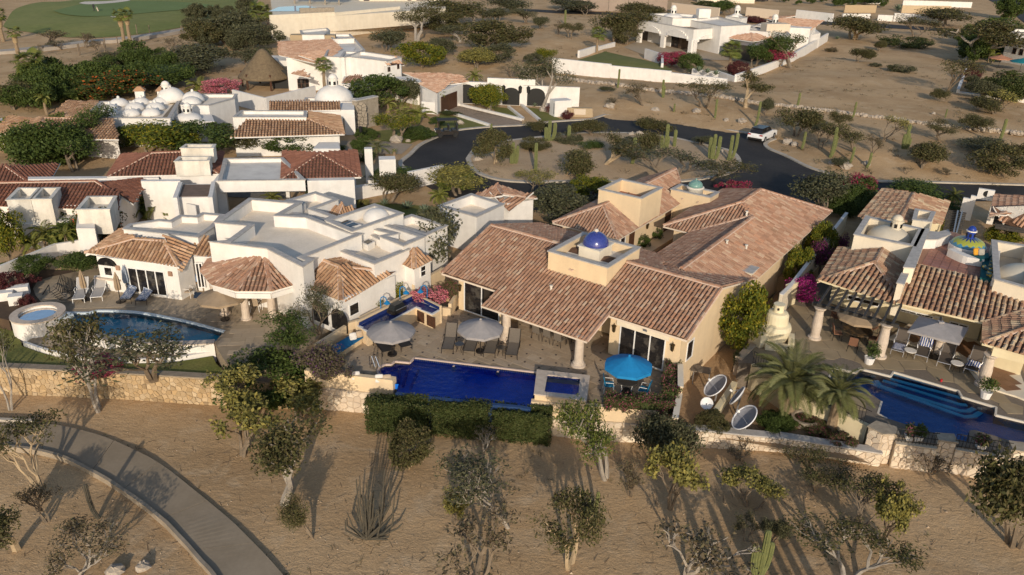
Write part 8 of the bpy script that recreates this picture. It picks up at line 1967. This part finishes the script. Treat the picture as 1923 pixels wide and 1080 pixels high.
# loungers
def lounger(frame,fab,label,seat_up=.62,cushion=None,cat='sun lounger',arms=True):
 t=thing('sun_lounger',label,cat);W=.66;y1=.35;m_=MB()
 for s in (-1,1):
  m_.tube([(s*W/2,-1.0,.33),(s*W/2,y1,.36)],.022,5);m_.tube([(s*W/2,y1,.36),(s*W/2,y1+.62,.36+seat_up)],.022,5)
 m_.tube([(-W/2,-1,.33),(W/2,-1,.33)],.022,5);m_.build('frame',frame,t)
 for s in (-1,1):
  for y in (-.9,.55):m_=MB();m_.tube([(s*W/2,y,.34),(s*W/2*1.02,y-.06,0)],.02,5);m_.build('leg',frame,t)
  if arms:m_=MB();m_.tube([(s*W/2,-.1,.36),(s*(W/2+.05),-.02,.55),(s*(W/2+.05),.3,.57),(s*W/2,.42,.45)],.018,5);m_.build('armrest',frame,t)
 for nm,ya,za,yb,zb in (('seat',-.98,.345,y1-.02,.375),('backrest',y1+.02,.39,y1+.62,.36+seat_up+.01)):
  m_=MB();k=5;vs=[]
  for i in range(k+1):
   u=i/k;sag=-.035*math.sin(math.pi*u)
   for s in (-1,1):vs.append((s*(W/2-.02),ya+(yb-ya)*u,za+(zb-za)*u+sag))
  vs+=[(v[0],v[1],v[2]-(.10 if cushion else .02)) for v in vs];n=2*(k+1)
  fs=[(2*i,2*i+1,2*i+3,2*i+2) for i in range(k)]+[(n+2*i,n+2*i+2,n+2*i+3,n+2*i+1) for i in range(k)]+[(2*i,2*i+2,n+2*i+2,n+2*i) for i in range(k)]+[(2*i+1,n+2*i+1,n+2*i+3,2*i+3) for i in range(k)]
  m_.add([V(v)+V((0,0,.08 if cushion else 0)) for v in vs],fs);m_.build(nm,fab,t)
 return t
def aim(k,head,foot):a,b=p(k,*foot),p(k,*head);d=b-a;return (a+b)/2,math.atan2(-d.x,d.y)
L0=lounger(darkfr,mesh_m,'')
first=[True]
def put(proto,k,head,foot,label,group=None,z=0):
 c,rz=aim(k,head,foot)
 o=proto if proto.name not in _used else dup(proto)
 _used.add(proto.name);o.location=c+V((0,0,z));o.rotation_euler.z=rz;o['label']=label
 if group:o['group']=group
 return o
_used=set()
gL='taupe loungers by the long pool'
for h,f,l in (((1375,420),(1338,545),'taupe lounger standing leftmost of the four by the pool edge'),((1530,430),(1488,560),'taupe lounger just left of the pale grey parasol pole'),((1670,445),(1630,575),'taupe lounger just right of the pale grey parasol pole'),((1815,455),(1785,590),'taupe lounger at the right end of the row, by the porch column')):put(L0,'c2',h,f,l,gL)
dkf=M('charcoal_sling',(.035,.033,.033),rough=.8);L1=lounger(darkfr,dkf,'')
put(L1,'c2',(840,445),(930,555),'black sling lounger left of the grey parasol pole','black loungers');put(L1,'c2',(975,430),(1045,505),'black sling lounger right of the grey parasol pole','black loungers')
L2_=lounger(wframe,M('light_grey_sling',(.40,.38,.36),rough=.8),'');put(L2_,'c1',(600,95),(550,190),'white framed grey lounger nearest the black hammock','white framed loungers');put(L2_,'c1',(725,75),(672,185),'white framed grey lounger nearest the arched window','white framed loungers')
bp=M('blue_white_floral_fabric',(.10,.14,.24),(.50,.52,.56),9,.9,mixlo=.5,mixhi=.56);L3_=lounger(darkfr,bp,'',cushion=1,arms=False);put(L3_,'c1',(950,100),(880,190),'blue floral cushioned lounger, left one by the sliding door','blue floral loungers');put(L3_,'c1',(1070,105),(985,205),'blue floral cushioned lounger, right one by the sliding door','blue floral loungers')
L4_=lounger(M('silver_tube',(.55,.55,.57),rough=.35,metal=.6),M('brown_grey_sling',(.12,.10,.085),rough=.8),'');rl=[]
for h,f,l in (((1010,450),(965,560),'sun lounger beside the stone column with a striped towel on its seat'),((1170,490),(1135,590),'sun lounger with a blue striped towel over its back'),((1330,535),(1290,645),'empty brown lounger between the two white side tables'),((1530,590),(1480,690),'rightmost sun lounger with a crumpled striped towel')):rl.append(put(L4_,'c4',h,f,l,'loungers by the stepped pool'))
stripe=bpy.data.materials.new('blue_white_stripe');stripe.use_nodes=True;_n=stripe.node_tree.nodes;_l=stripe.node_tree.links;_w=_n.new('ShaderNodeTexWave');_w.inputs['Scale'].default_value=2.6;_tc=_n.new('ShaderNodeTexCoord');_l.new(_tc.outputs['Object'],_w.inputs['Vector']);_cr=_n.new('ShaderNodeValToRGB');_cr.color_ramp.interpolation='CONSTANT';_cr.color_ramp.elements[0].color=(.02,.06,.28,1);_cr.color_ramp.elements[1].position=.5;_cr.color_ramp.elements[1].color=(.75,.75,.75,1);_l.new(_w.outputs[1],_cr.inputs[0]);_l.new(_cr.outputs[0],_n['Principled BSDF'].inputs['Base Color'])
def towel(o,y0,z0,y1,z1,label,amp,turn):
 m_=MB();rg=random.Random(int(y0*100)+7);k,n=8,7;vs=[]
 for i in range(k+1):
  for j in range(n+1):u=i/k;s=-.36+.72*j/n;vs.append((s+rg.uniform(-amp,amp),y0+(y1-y0)*u+rg.uniform(-amp,amp),z0+(z1-z0)*u+.03+rg.uniform(0,amp)-(.12 if j in (0,n) else 0)))
 if turn:vs=[(v[1],-v[0],v[2]) for v in vs]
 m_.add(vs,[(i*(n+1)+j,i*(n+1)+j+1,(i+1)*(n+1)+j+1,(i+1)*(n+1)+j) for i in range(k) for j in range(n)]);b=m_.build('towel',stripe,at=(0,0,0));b.location=o.location;b.rotation_euler.z=o.rotation_euler.z+(math.pi/2 if turn else 0);tag(b,label,'towel')
towel(rl[0],-.95,.36,-.1,.38,'striped towel spread over the seat of the lounger by the column',.012,True);towel(rl[1],.1,.42,.98,.99,'striped towel hung over the back of the second lounger',.014,False);towel(rl[3],-.7,.38,-.05,.45,'crumpled striped towel on the rightmost lounger',.05,False)
def stable(q,r,h,mat,label,name='side_table',frame=None,ring=False):
 t=thing(name,label,'table',q);cyl(r,h-.04,h,(q.x,q.y),18).xf(Matrix.Translation((0,0,q.z))).build('tabletop',mat,t)
 for i in range(4):a=i*1.571+.6;MB().tube([q+V((r*.8*math.cos(a),r*.8*math.sin(a),h-.04)),q+V((r*.6*math.cos(a),r*.6*math.sin(a),h*.4)),q+V((r*.85*math.cos(a),r*.85*math.sin(a),0))],.014,4).build('leg',frame or darkfr,t)
 return t
stable(p('c2',1425,520),.26,.5,M('smoked_glass',(.06,.055,.05),rough=.1),'small round wire side table between the two left taupe loungers');stable(p('c2',1715,545),.26,.5,M('smoked_glass',(1,1,1)),'small round wire side table between the two right taupe loungers');stable(p('c2',935,500),.24,.45,M('smoked_glass',(1,1,1)),'small side table under the grey parasol');stable(p('c4',1055,565),.33,.5,white,'white round side table by the striped towel seat');stable(p('c4',1380,655),.33,.5,white,'white round side table left of the rightmost lounger')
def chair(frame,fab,cat='chair'):
 t=thing('dining_chair','',cat)
 for x in (-.24,.24):
  for y in (-.22,.24):m_=MB();m_.tube([(x,y,.44),(x*1.12,y*1.15,0)],.017,4);m_.build('leg',frame,t)
  m_=MB();m_.tube([(x,-.24,.44),(x*1.1,-.2,.64),(x*1.1,.2,.66)],.016,4);m_.build('armrest',frame,t)
 m_=MB();m_.box(0,0,.44,.52,.5,.05);m_.build('seat',fab,t);m_=MB();m_.box(0,.27,.72,.5,.04,.52,0,0,.9,0,-.2);m_.build('backrest',fab,t);return t
def cput(proto,q,toward,label,group):
 o=proto if proto.name not in _used else dup(proto)
 _used.add(proto.name);d=toward-q;o.location=q;o.rotation_euler.z=math.atan2(d.x,-d.y);o['label']=label;o['group']=group;return o
# long dining table under the porch
tq=p('c3',315,415);t=thing('dining_table','long dark dining table under the tiled porch roof','table',tq);TD=(p('c3',205,395,.73),p('c3',430,455,.73));dd_=CE1;m_=MB();m_.box(tq.x,tq.y,.72,2.3,1.05,.05,_a);m_.build('tabletop',dkf,t)
for u in (-1,1):
 for v in (-.42,.42):c=tq+CE1*u+CE2*v;MB().tube([(c.x,c.y,0),(c.x,c.y,.7)],.03,5).build('leg',darkfr,t)
C0=chair(darkfr,mesh_m)
for i,(u,v) in enumerate(((-1.45,0),(-.75,-.85),(0,-.85),(.75,-.85),(1.45,0),(-.75,.85),(0,.85),(.75,.85))):cput(C0,tq+CE1*u+CE2*v,tq+CE1*(u if v else 0),'taupe dining chair, '+('at the left end of the long table','left one along the pool side','middle one along the pool side','right one along the pool side','at the right end of the long table','left one along the house side','middle one along the house side','right one along the house side')[i],'taupe chairs around the long dining table')
o=tag(MB().lathe([(.16,.745),(.16,.77),(.07,.78),(.09,.95),(.03,.96)],(tq.x,tq.y,0),10).build('centrepiece',white),'white lantern centrepiece on the long dining table','centrepiece')
# small glass table with blue chairs
gq=p('c3',805,805);stable(gq,.55,.7,M('smoked_glass',(1,1,1)),'round glass table under the turquoise parasol','glass_table',wframe);C1c=chair(wframe,M('turquoise_chair_fabric',(.012,.16,.30),rough=.8))
for x,y,l in ((680,800,'turquoise armchair left of the glass table'),(815,735,'turquoise armchair behind the glass table'),(925,835,'turquoise armchair right of the glass table')):cput(C1c,p('c3',x,y),gq,l,'turquoise armchairs')
# mosaic table and iron chairs
mq=p('R1',1120,720);stable(mq,.85,.72,M('brown_mosaic_top',(.16,.10,.05),(.05,.04,.03),3,.3,mixlo=.45,mixhi=.5),'round brown mosaic table under the black pergola','mosaic_table');C2c=chair(black,M('rust_seat_pad',(.20,.10,.06),rough=.9))
for i,(x,y) in enumerate(((900,700),(1080,830),(890,520),(1300,760),(1290,640))):cput(C2c,p('R1',x,y),mq,'black iron chair with rust pad, '+('left of','in front of','behind left of','right of','behind right of')[i]+' the mosaic table','iron chairs around the mosaic table')
# pavilion table and chairs
vq=p('L5',690,650);stable(vq,.75,.72,dkf,'round dark table inside the tiled pavilion','pavilion_table');C3c=chair(wframe,M('beige_wicker',(.36,.28,.20),rough=.9))
for i,(x,y) in enumerate(((660,740),(760,700),(570,690),(800,620))):cput(C3c,p('L5',x,y),vq,'beige wicker chair with white legs, '+('in front of','right of','left of','behind')[i]+' the pavilion table','wicker chairs in the pavilion')
wq=p('L4',1345,500);t=cput(chair(M('brown_rattan',(.25,.16,.08),rough=.9),M('brown_rattan',(1,1,1)),'armchair'),wq,wq+V((0,-1,0)),'rattan armchair with blue pillow on the shaded porch','rattan armchairs');t.scale=(1.5,1.3,1.3);pillow(wq+V((0,-.12,.85)),.28,.16,M('pale_blue_linen',(.22,.33,.52),rough=.9),'pale blue pillow in the rattan armchair',(1.2,0,0))
wq2=p('L4',1225,585);t=cput(C3c,wq2,wq2+V((1,0,0)),'wicker armchair beside the corner of the white wing','rattan armchairs');rg_=MB();rg_.prism([(v.x,v.y) for v in (p('L4',1280,600),p('L4',1460,615),p('L4',1440,545),p('L4',1290,535))],.005,.03);tag(rg_.build('rug',M('navy_rug',(.03,.06,.12),(.02,.04,.08),4,.95)),'dark blue rug on the shaded porch','rug')
# built-in counter, grill, bench, pillows, lamps
ct=[p('L7',x,y,.95) for x,y in ((670,665),(780,738),(1240,510),(1325,460),(1510,543),(1592,492),(1310,352))];t=thing('outdoor_kitchen','L shaped cream outdoor kitchen counter with blue tiled top','counter',ct[1]);cq=[(v.x,v.y) for v in ct];MB().prism(cq,0,.9).build('base',cream,t);MB().prism(inset(cq,-.03),.903,.94).build('white_edge',white,t)
pavers(t,cq,_a+.02,.15,.15,.943,tileblue,random.Random(3),40,vary=False,gap=.012,th=.014,name='counter_tile')
m_=MB();m_.seg(ct[0],ct[6],.16,0,1.18,off=.1);m_.build('backsplash',cream,t);m_=MB();m_.seg(ct[6],ct[5],.16,0,1.175,off=.1);m_.build('backsplash',cream,t)
m_=MB();m_.seg(ct[0]+V((.1,-.08,0)),ct[6]+V((0,-.1,0)),.03,.96,1.15);m_.build('tile_band',tileblue,t);m_=MB();m_.seg(ct[6],ct[5],.03,.96,1.15,off=-.02);m_.build('tile_band',tileblue,t)
for a,b,s0,s1,z0,z1 in ((ct[3],ct[4],.15,.75,.1,.8),(ct[3],ct[4],1.0,1.7,.1,.8),(ct[1],ct[2],.4,1.1,.1,.8)):x0,x1=rect_on(a,b,s0,s1,z0,z1);window3(t,x0,x1,1,'cabinet_door',wood,wood)
gq_=p('L7',1110,510,.95);t=thing('gas_grill','black gas grill with domed lid set in the blue tiled counter','grill',gq_);ga=math.atan2((ct[6]-ct[0]).y,(ct[6]-ct[0]).x);m_=MB();m_.box(gq_.x,gq_.y,1.05,1.05,.62,.2,ga);m_.build('body',darkfr,t);m_=MB();m_.box(gq_.x,gq_.y+.05,1.32,1.0,.56,.33,ga,0,.72);m_.build('lid',M('grill_lid',(.03,.035,.04),rough=.25,metal=.5),t);e=V((math.cos(ga),math.sin(ga),0));nn=V((math.sin(ga),-math.cos(ga),0));MB().tube([gq_+e*-.4+nn*.36+V((0,0,.32)),gq_+e*.4+nn*.36+V((0,0,.32))],.02,5).build('handle',greymetal,t)
bq=[p('L7',x,y,.45) for x,y in ((375,905),(640,745),(735,790),(400,1010))];t=thing('bench','cream built-in bench beside the counter','bench',bq[0]);MB().prism(inset([(v.x,v.y) for v in bq],.08),0,.33).build('base',cream,t);MB().prism([(v.x,v.y) for v in bq],.36,.46).build('cushion',M('teal_blue_cushion',(.008,.13,.30),rough=.9),t)
linen=M('white_linen',(.72,.68,.63),rough=.9);pillow(p('L7',618,790,.65),.25,.14,linen,'large white pillow on the blue bench cushion',(1.15,0,.5));pillow(p('L7',690,765,.65),.23,.13,M('tan_linen',(.46,.36,.26),rough=.9),'tan pillow beside the white one on the blue bench',(1.15,0,.6))
for x,y,l in ((700,690,'small white pillow behind the low cream wall, left'),(865,710,'small white pillow behind the low cream wall, middle'),(920,712,'tan pillow at the right end of the low cream wall')):pillow(p('c2',x,y,.22),.27,.15,linen if x<900 else M('tan_linen',(1,1,1)),l,(1.0,0,.2))
freewall('planter_wall','low cream wall with dark slot behind the bench and counter',[p('L7',190,880,.8),p('L7',540,660,.8),p('L7',680,590,.95),p('L7',1285,292,.95),p('L7',1640,75,.95)],.2,-.5,[.8,.9,1.0,1.4],cream)
freewall('planter_wall','cream planter wall in front of the pink bougainvillea',[p('L7',1590,545),p('L7',1705,560),p('C4',460,560)],.2,0,[.55,.8],cream)
bl_l=M('blue_lamp_enamel',(.01,.16,.38),rough=.3)
for (bx,by),(hx,hy),l in (((932,500),(1005,435),'blue gooseneck lamp left of the grill'),((1148,385),(1220,325),'blue gooseneck lamp right of the grill'),((1455,375),(1380,315),'blue gooseneck lamp in front of the bougainvillea')):
 b=p('L7',bx,by,1.0);s=scl(b)*6;dx=(hx-bx)/s;t=thing('gooseneck_lamp',l,'lamp',b);h=hgt(b+V((0,0,0)),px('L7',0,by-160)[1]);MB().tube([b,b+V((0,0,h*.72)),b+V((dx*.15,0,h*.93)),b+V((dx*.5,0,h)),b+V((dx*.85,0,h*.9)),b+V((dx,0,h*.66))],.035,6).build('pole',bl_l,t);MB().lathe([(.04,.12),(.09,.08),(.21,-.06),(.19,-.07)],b+V((dx,0,h*.58)),10).build('lamp_shade',bl_l,t)
t=thing('pool_handrail','chrome handrails at the rounded pool steps','handrail',p('c2',810,640));chm=M('chrome',(.7,.7,.7),rough=.15,metal=1)
for x,y,tx,ty in ((800,640,850,690),(825,640,880,690)):a,b=p('c2',x,y),p('c2',tx,ty,-.1);MB().tube([a,a+V((0,0,.8)),lerp(a,b,.35)+V((0,0,.9)),lerp(a,b,.8)+V((0,0,.45)),b],.022,6).build('rail',chm,t)
# satellite dishes in the side yard
dm_=M('grey_dish_mesh',(.27,.27,.29),(.22,.22,.24),4,.6);dr_=M('white_dish_rim',(.75,.75,.76),rough=.5)
def dish(k,cx,cy,wpx,label,z,nrm,hub=1.0,mat=None,arm=True):
 c=p(k,cx,cy,z);r=wpx/6/scl(c)/2;nv=V(nrm).normalized();rot=nv.to_track_quat('Z','Y').to_matrix();t=thing('satellite_dish',label,'satellite dish',(c.x,c.y,z-hub));n=28
 m_=MB();m_.lathe([(r*f,r*.36*f*f) for f in (.02,.25,.5,.75,1)],(0,0,0),n,cap=False);m_.xf(Matrix.Translation(c-nv*r*.18) @ rot.to_4x4());m_.build('reflector',mat or dm_,t,smooth=True)
 m_=MB();m_.tube([(r*math.cos(a*.2244),r*math.sin(a*.2244),r*.36) for a in range(29)],.035*max(1,r),5);m_.xf(Matrix.Translation(c-nv*r*.18) @ rot.to_4x4());m_.build('rim',dr_,t)
 f=c+nv*r*.75
 if arm:
  for a in (0,2.1,4.2):MB().tube([c+rot @ V((r*.9*math.cos(a),r*.9*math.sin(a),r*.1)),f],.014,4).build('feed_strut',greymetal,t)
  MB().tube([f,f+nv*.15],.06,7).build('feed_horn',wframe,t)
 MB().tube([c-nv*r*.15,(c.x,c.y,z-hub)],.05,6).build('post',greymetal,t)
dish('R6',395,520,300,'big grey satellite dish nearest the cream gable',.15,(-.7,.0,.7),1.2);dish('R6',725,880,330,'big grey satellite dish by the low stone wall',-.1,(-.7,.0,.7),1.0);dish('R6',645,630,250,'tilted grey dish seen edge-on behind the cream block',-.1,(-.78,.35,.5),1.0);dish('R6',282,705,130,'small round white dish below the first big dish',-.35,(-.1,-.95,.45),.8,dr_,False)
dish('L1',1358,258,95,'small white dish on the white stair house',2.1,(-.2,-.9,.4),.6,dr_,False)
t=thing('cream_block_wall','narrow cream garden wall running diagonally between the satellite dishes','wall',p('R6',480,650,-1.1));m_=MB();m_.seg(p('R6',600,460,-.6),p('R6',370,800,-.6),.3,-1.2,-.6);m_.build('wall_body',yellowcream,t)
q=p('R6',200,460,-1.1);t=thing('equipment_table','small brown topped table beside the first big dish','table',q);m_=MB();m_.box(q.x,q.y,-.3,1.1,.7,.05,-.3);m_.build('tabletop',M('brown_board',(.16,.13,.10)),t)
for dx in (-.45,.45):MB().tube([(q.x+dx,q.y-.2,-.32),(q.x+dx,q.y-.25,-1.1)],.025,4).build('leg',greymetal,t)
q=p('R6',1390,920,-1.1);tag(MB().lathe([(.75,0),(.75,.35),(.6,.35),(.58,.05)],q,16,cap=False).build('stone_ring',stg),'round stone planter ring between the two date palms','planter')
# flower pots, cup, box
potw=M('white_pot',(.74,.72,.70),rough=.6)
def pot(q,r,h,label,lf,hb,square=False):
 t=thing('flower_pot',label,'pot',q);MB().lathe([(r*.75,0),(r,h),(r*.9,h),(r*.85,h-.05)],q,4 if square else 12,a0=.6).build('pot',potw,t);m_=MB();rg=random.Random(int(q.x*99))
 for i in range(5):leaves(m_,rg,q+V((rg.uniform(-.2,.2),rg.uniform(-.2,.2),h+hb*rg.uniform(.3,.8))),hb*.5,90,.10,.025,.9)
 m_.build('leaves',leafm[lf],t,kind='stuff')
pot(p('c4',775,605),.3,.42,'white flower pot with grassy plant by the stone column','dense',.75);pot(p('c4',1588,845),.3,.42,'white flower pot with grassy plant by the porch steps','dense',.75)
for x,y,l in ((700,590,'white planter box with red flowers behind the left railing'),(795,600,'white planter box beside it behind the left railing'),(1450,690,'white planter box with pink flowers behind the right railing')):pot(R7(x,y,-.1),.28,.3,l,'hedgeflower' if x != 795 else 'dense',.5,True)
q=p('R3',985,462);t=tag(MB().lathe([(.05,0),(.07,.16),(.02,.16)],q,8).build('cup',M('red_cup',(.5,.03,.04),rough=.4)),'small red cup standing on the pool deck','cup')
# hammock with curved stand and white blocks, far left
hq=p('L6',670,400);t=thing('hammock','black lattice hammock sling on a curved steel stand beside the round spa','hammock',hq);h0,h1=p('L6',560,300,.75),p('L6',760,360,.6);h2,h3=p('L6',890,250,.1),p('L6',700,170,.1)
MB().tube([p('L6',480,320),p('L6',550,210,.3),h0],.03,5).build('stand',black,t)
for i in range(13):
 f=i/12;a,b=lerp(h0,h1,f),lerp(h3,h2,f);MB().tube([a-V((0,0,.35*math.sin(math.pi*f))),lerp(a,b,.5)-V((0,0,.5*math.sin(math.pi*f)+.1)),b+V((0,0,.5))],.022,4).build('slat',black,t)
for k in range(4):a,b=lerp(h0,h3,k/3),lerp(h1,h2,k/3);MB().tube([a+V((0,0,.2)),lerp(a,b,.5)-V((0,0,.25)),b+V((0,0,.2))],.02,4).build('cross_bar',black,t)
for x,y,sx,sz,l in ((85,370,.8,.55,'white cube seat at the far left of the garden'),(195,420,.8,.6,'white cube seat beside the burgundy shrub'),(220,320,1.2,.6,'white curved bench back between the cube seats')):q=p('L6',x,y);m_=MB();m_.box(q.x,q.y,sz/2,sx,.6,sz,.4);tag(m_.build('garden_seat',white),l,'seat')
# sign block, fence posts
q=A3(478,820);t=thing('sign_block','low tan stone sign block beside the street kerb','sign',q);m_=MB();m_.box(q.x,q.y+.6,.55,3.4,.9,1.1,0,0,.94);m_.build('block',mortarW,t);m_=MB();m_.box(q.x,q.y+.12,.65,1.5,.06,.7);m_.build('panel',stoneP,t)
for i,(x,y) in enumerate(((555,390),(562,385),(740,345),(828,335),(1275,245),(1050,245),(960,240),(735,370))):q=gp(*px('a1',x,y));tag(MB().tube([q,q+V((0,0,1.9))],.10,5).build('fence_post',bark),'thin wooden fence post along the golf path'+(', left one of a close pair',', right one of a close pair',' left of the twin palms',' just left of the twin palm trunks',' far right below the white path',' right of the twin palms',' close right of the twin palms',' below the others, left of the palms')[i],'post','wooden posts along the golf path')
# white car
rw,fw_=p('a4',45,1000),p('a4',118,966);cd=(fw_-rw).normalized();cz=math.atan2(cd.y,cd.x);ctr=(rw+fw_)/2+V((-cd.y,cd.x,0))*.95
car=thing('parked_car','white sport utility car with dark roof parked at the kerb beyond the island','car',(ctr.x,ctr.y,.02),None,cz);X=MB;cw=M('white_car_paint',(.75,.75,.76),rough=.2,spec=.6)
def loft(secs,y,nm,mt,top=.9): # side profile (x, z) extruded across the car
 m_=MB();n=len(secs);m_.add([(x,-y*(1 if z<.95 else top),z) for x,z in secs]+[(x,y*(1 if z<.95 else top),z) for x,z in secs],[tuple(range(n-1,-1,-1)),tuple(range(n,2*n))]+[(i,(i+1) % n,n+(i+1) % n,n+i) for i in range(n)]);o=m_.build(nm,mt,None,at=(0,0,0));par(o,car);return o
loft([(-2.15,.3),(-2.2,.6),(-2.12,1.0),(1.0,1.02),(2.0,.88),(2.2,.6),(2.15,.3)],.92,'body',cw);loft([(-2.1,1.003),(-1.85,1.48),(.25,1.5),(1.0,1.023)],.88,'window_band',glass,.8);loft([(-1.95,1.503),(-1.8,1.6),(.1,1.6),(.3,1.503)],.72,'roof',M('black_car_roof',(.02,.02,.025),rough=.25))
for x in (-1.35,1.35):
 for y in (-.86,.86):m_=MB();m_.tube([(x,y-.11,.34),(x,y+.11,.34)],.34,16);o=m_.build('wheel',M('tyre_rubber',(.02,.02,.02),rough=.8),None,at=(0,0,0));par(o,car);m2=MB();m2.tube([(x,y-.13,.34),(x,y+.13,.34)],.2,10);r_=m2.build('rim',greymetal,None,at=(0,0,0));par(r_,o)
for y in (-.7,.7):m_=MB();m_.box(-2.2,y,.88,.06,.34,.14);o=m_.build('tail_light',M('red_lamp_lens',(.35,.02,.02),rough=.2),None,at=(0,0,0));par(o,car)
m_=MB();m_.box(-2.2,0,.72,.04,.5,.13);o=m_.build('number_plate',wframe,None,at=(0,0,0));par(o,car);m_=MB();m_.box(-2.17,0,.42,.12,1.7,.2);o=m_.build('bumper',darkfr,None,at=(0,0,0));par(o,car)
# golf cart
q=A2(1335,955);gc=thing('golf_cart','black golf cart with flat roof parked at the street kerb','golf cart',(q.x,q.y,.02),None,math.pi+.25)
def gpart(nm,mt,*bx):
 m_=MB()
 for b in bx:m_.box(*b)
 o=m_.build(nm,mt,None,at=(0,0,0));par(o,gc);return o
gpart('body',darkfr,(-.1,0,.5,2.4,1.1,.4),(1.0,0,.72,.6,1.05,.35));gpart('roof',dkf,(-.1,0,1.95,2.3,1.25,.08))
for x in (.2,-.75):gpart('seat',M('black_vinyl',(.03,.03,.03),rough=.5),(x-.15,0,.8,.55,1.0,.14),(x-.45,0,1.08,.12,1.0,.5))
for x in (.95,-1.1):
 for y in (-.55,.55):gpart('roof_post',black,(x*.95,y,1.32,.05,.05,1.2));m_=MB();m_.tube([(x*.85,y-.1,.28),(x*.85,y+.1,.28)],.28,12);o=m_.build('wheel',M('tyre_rubber',(1,1,1)),None,at=(0,0,0));par(o,gc)
for y in (-.38,.38):gpart('headlight',wframe,(1.31,y,.72,.05,.2,.14))
gpart('windscreen',glass,(.95,0,1.35,.03,1.0,.8))
# golfer with bag, far away on the grass
q=p('a1',660,78,.88);m_=bpy.data.meshes.new('person');gb_=bmesh.new();sk=gb_.verts.layers.skin.verify();J=[((0,0,.95),.15),((0,0,1.25),.17),((0,0,1.46),.08),((0,-.02,1.66),.12),((.2,0,1.40),.07),((.27,-.08,1.12),.05),((.24,-.28,.95),.04),((-.2,0,1.40),.07),((-.27,-.05,1.12),.05),((-.26,-.12,.88),.04),((.1,0,.88),.1),((.12,-.03,.48),.07),((.13,0,.06),.05),((.13,-.16,.04),.04),((-.1,0,.88),.1),((-.12,.05,.48),.07),((-.13,.05,.06),.05),((-.13,-.11,.04),.04)]
vs=[gb_.verts.new(c) for c,r in J]
for v,(c,r) in zip(vs,J):v[sk].radius=(r,r)
vs[0][sk].use_root=True
for a,b in ((0,1),(1,2),(2,3),(1,4),(4,5),(5,6),(1,7),(7,8),(8,9),(0,10),(10,11),(11,12),(12,13),(0,14),(14,15),(15,16),(16,17)):gb_.edges.new((vs[a],vs[b]))
gb_.to_mesh(m_);gb_.free();m_.materials.append(M('dark_golf_clothes',(.035,.035,.04),rough=.9));o=lk(bpy.data.objects.new('person',m_));o.location=q;o.modifiers.new('skin','SKIN');o.modifiers.new('sub','SUBSURF').levels=1;tag(o,'person in dark clothes standing on the golf course with a bag beside','person')
b=q+V((.9,.1,0));t=thing('golf_bag','pale golf bag standing beside the person on the golf course','golf bag',b);MB().tube([b,b+V((-.25,0,.85))],.17,8).build('bag',M('tan_bag',(.45,.38,.30)),t);MB().tube([b+V((-.25,0,.85)),b+V((-.36,0,1.15))],.06,5).build('club',greymetal,t)
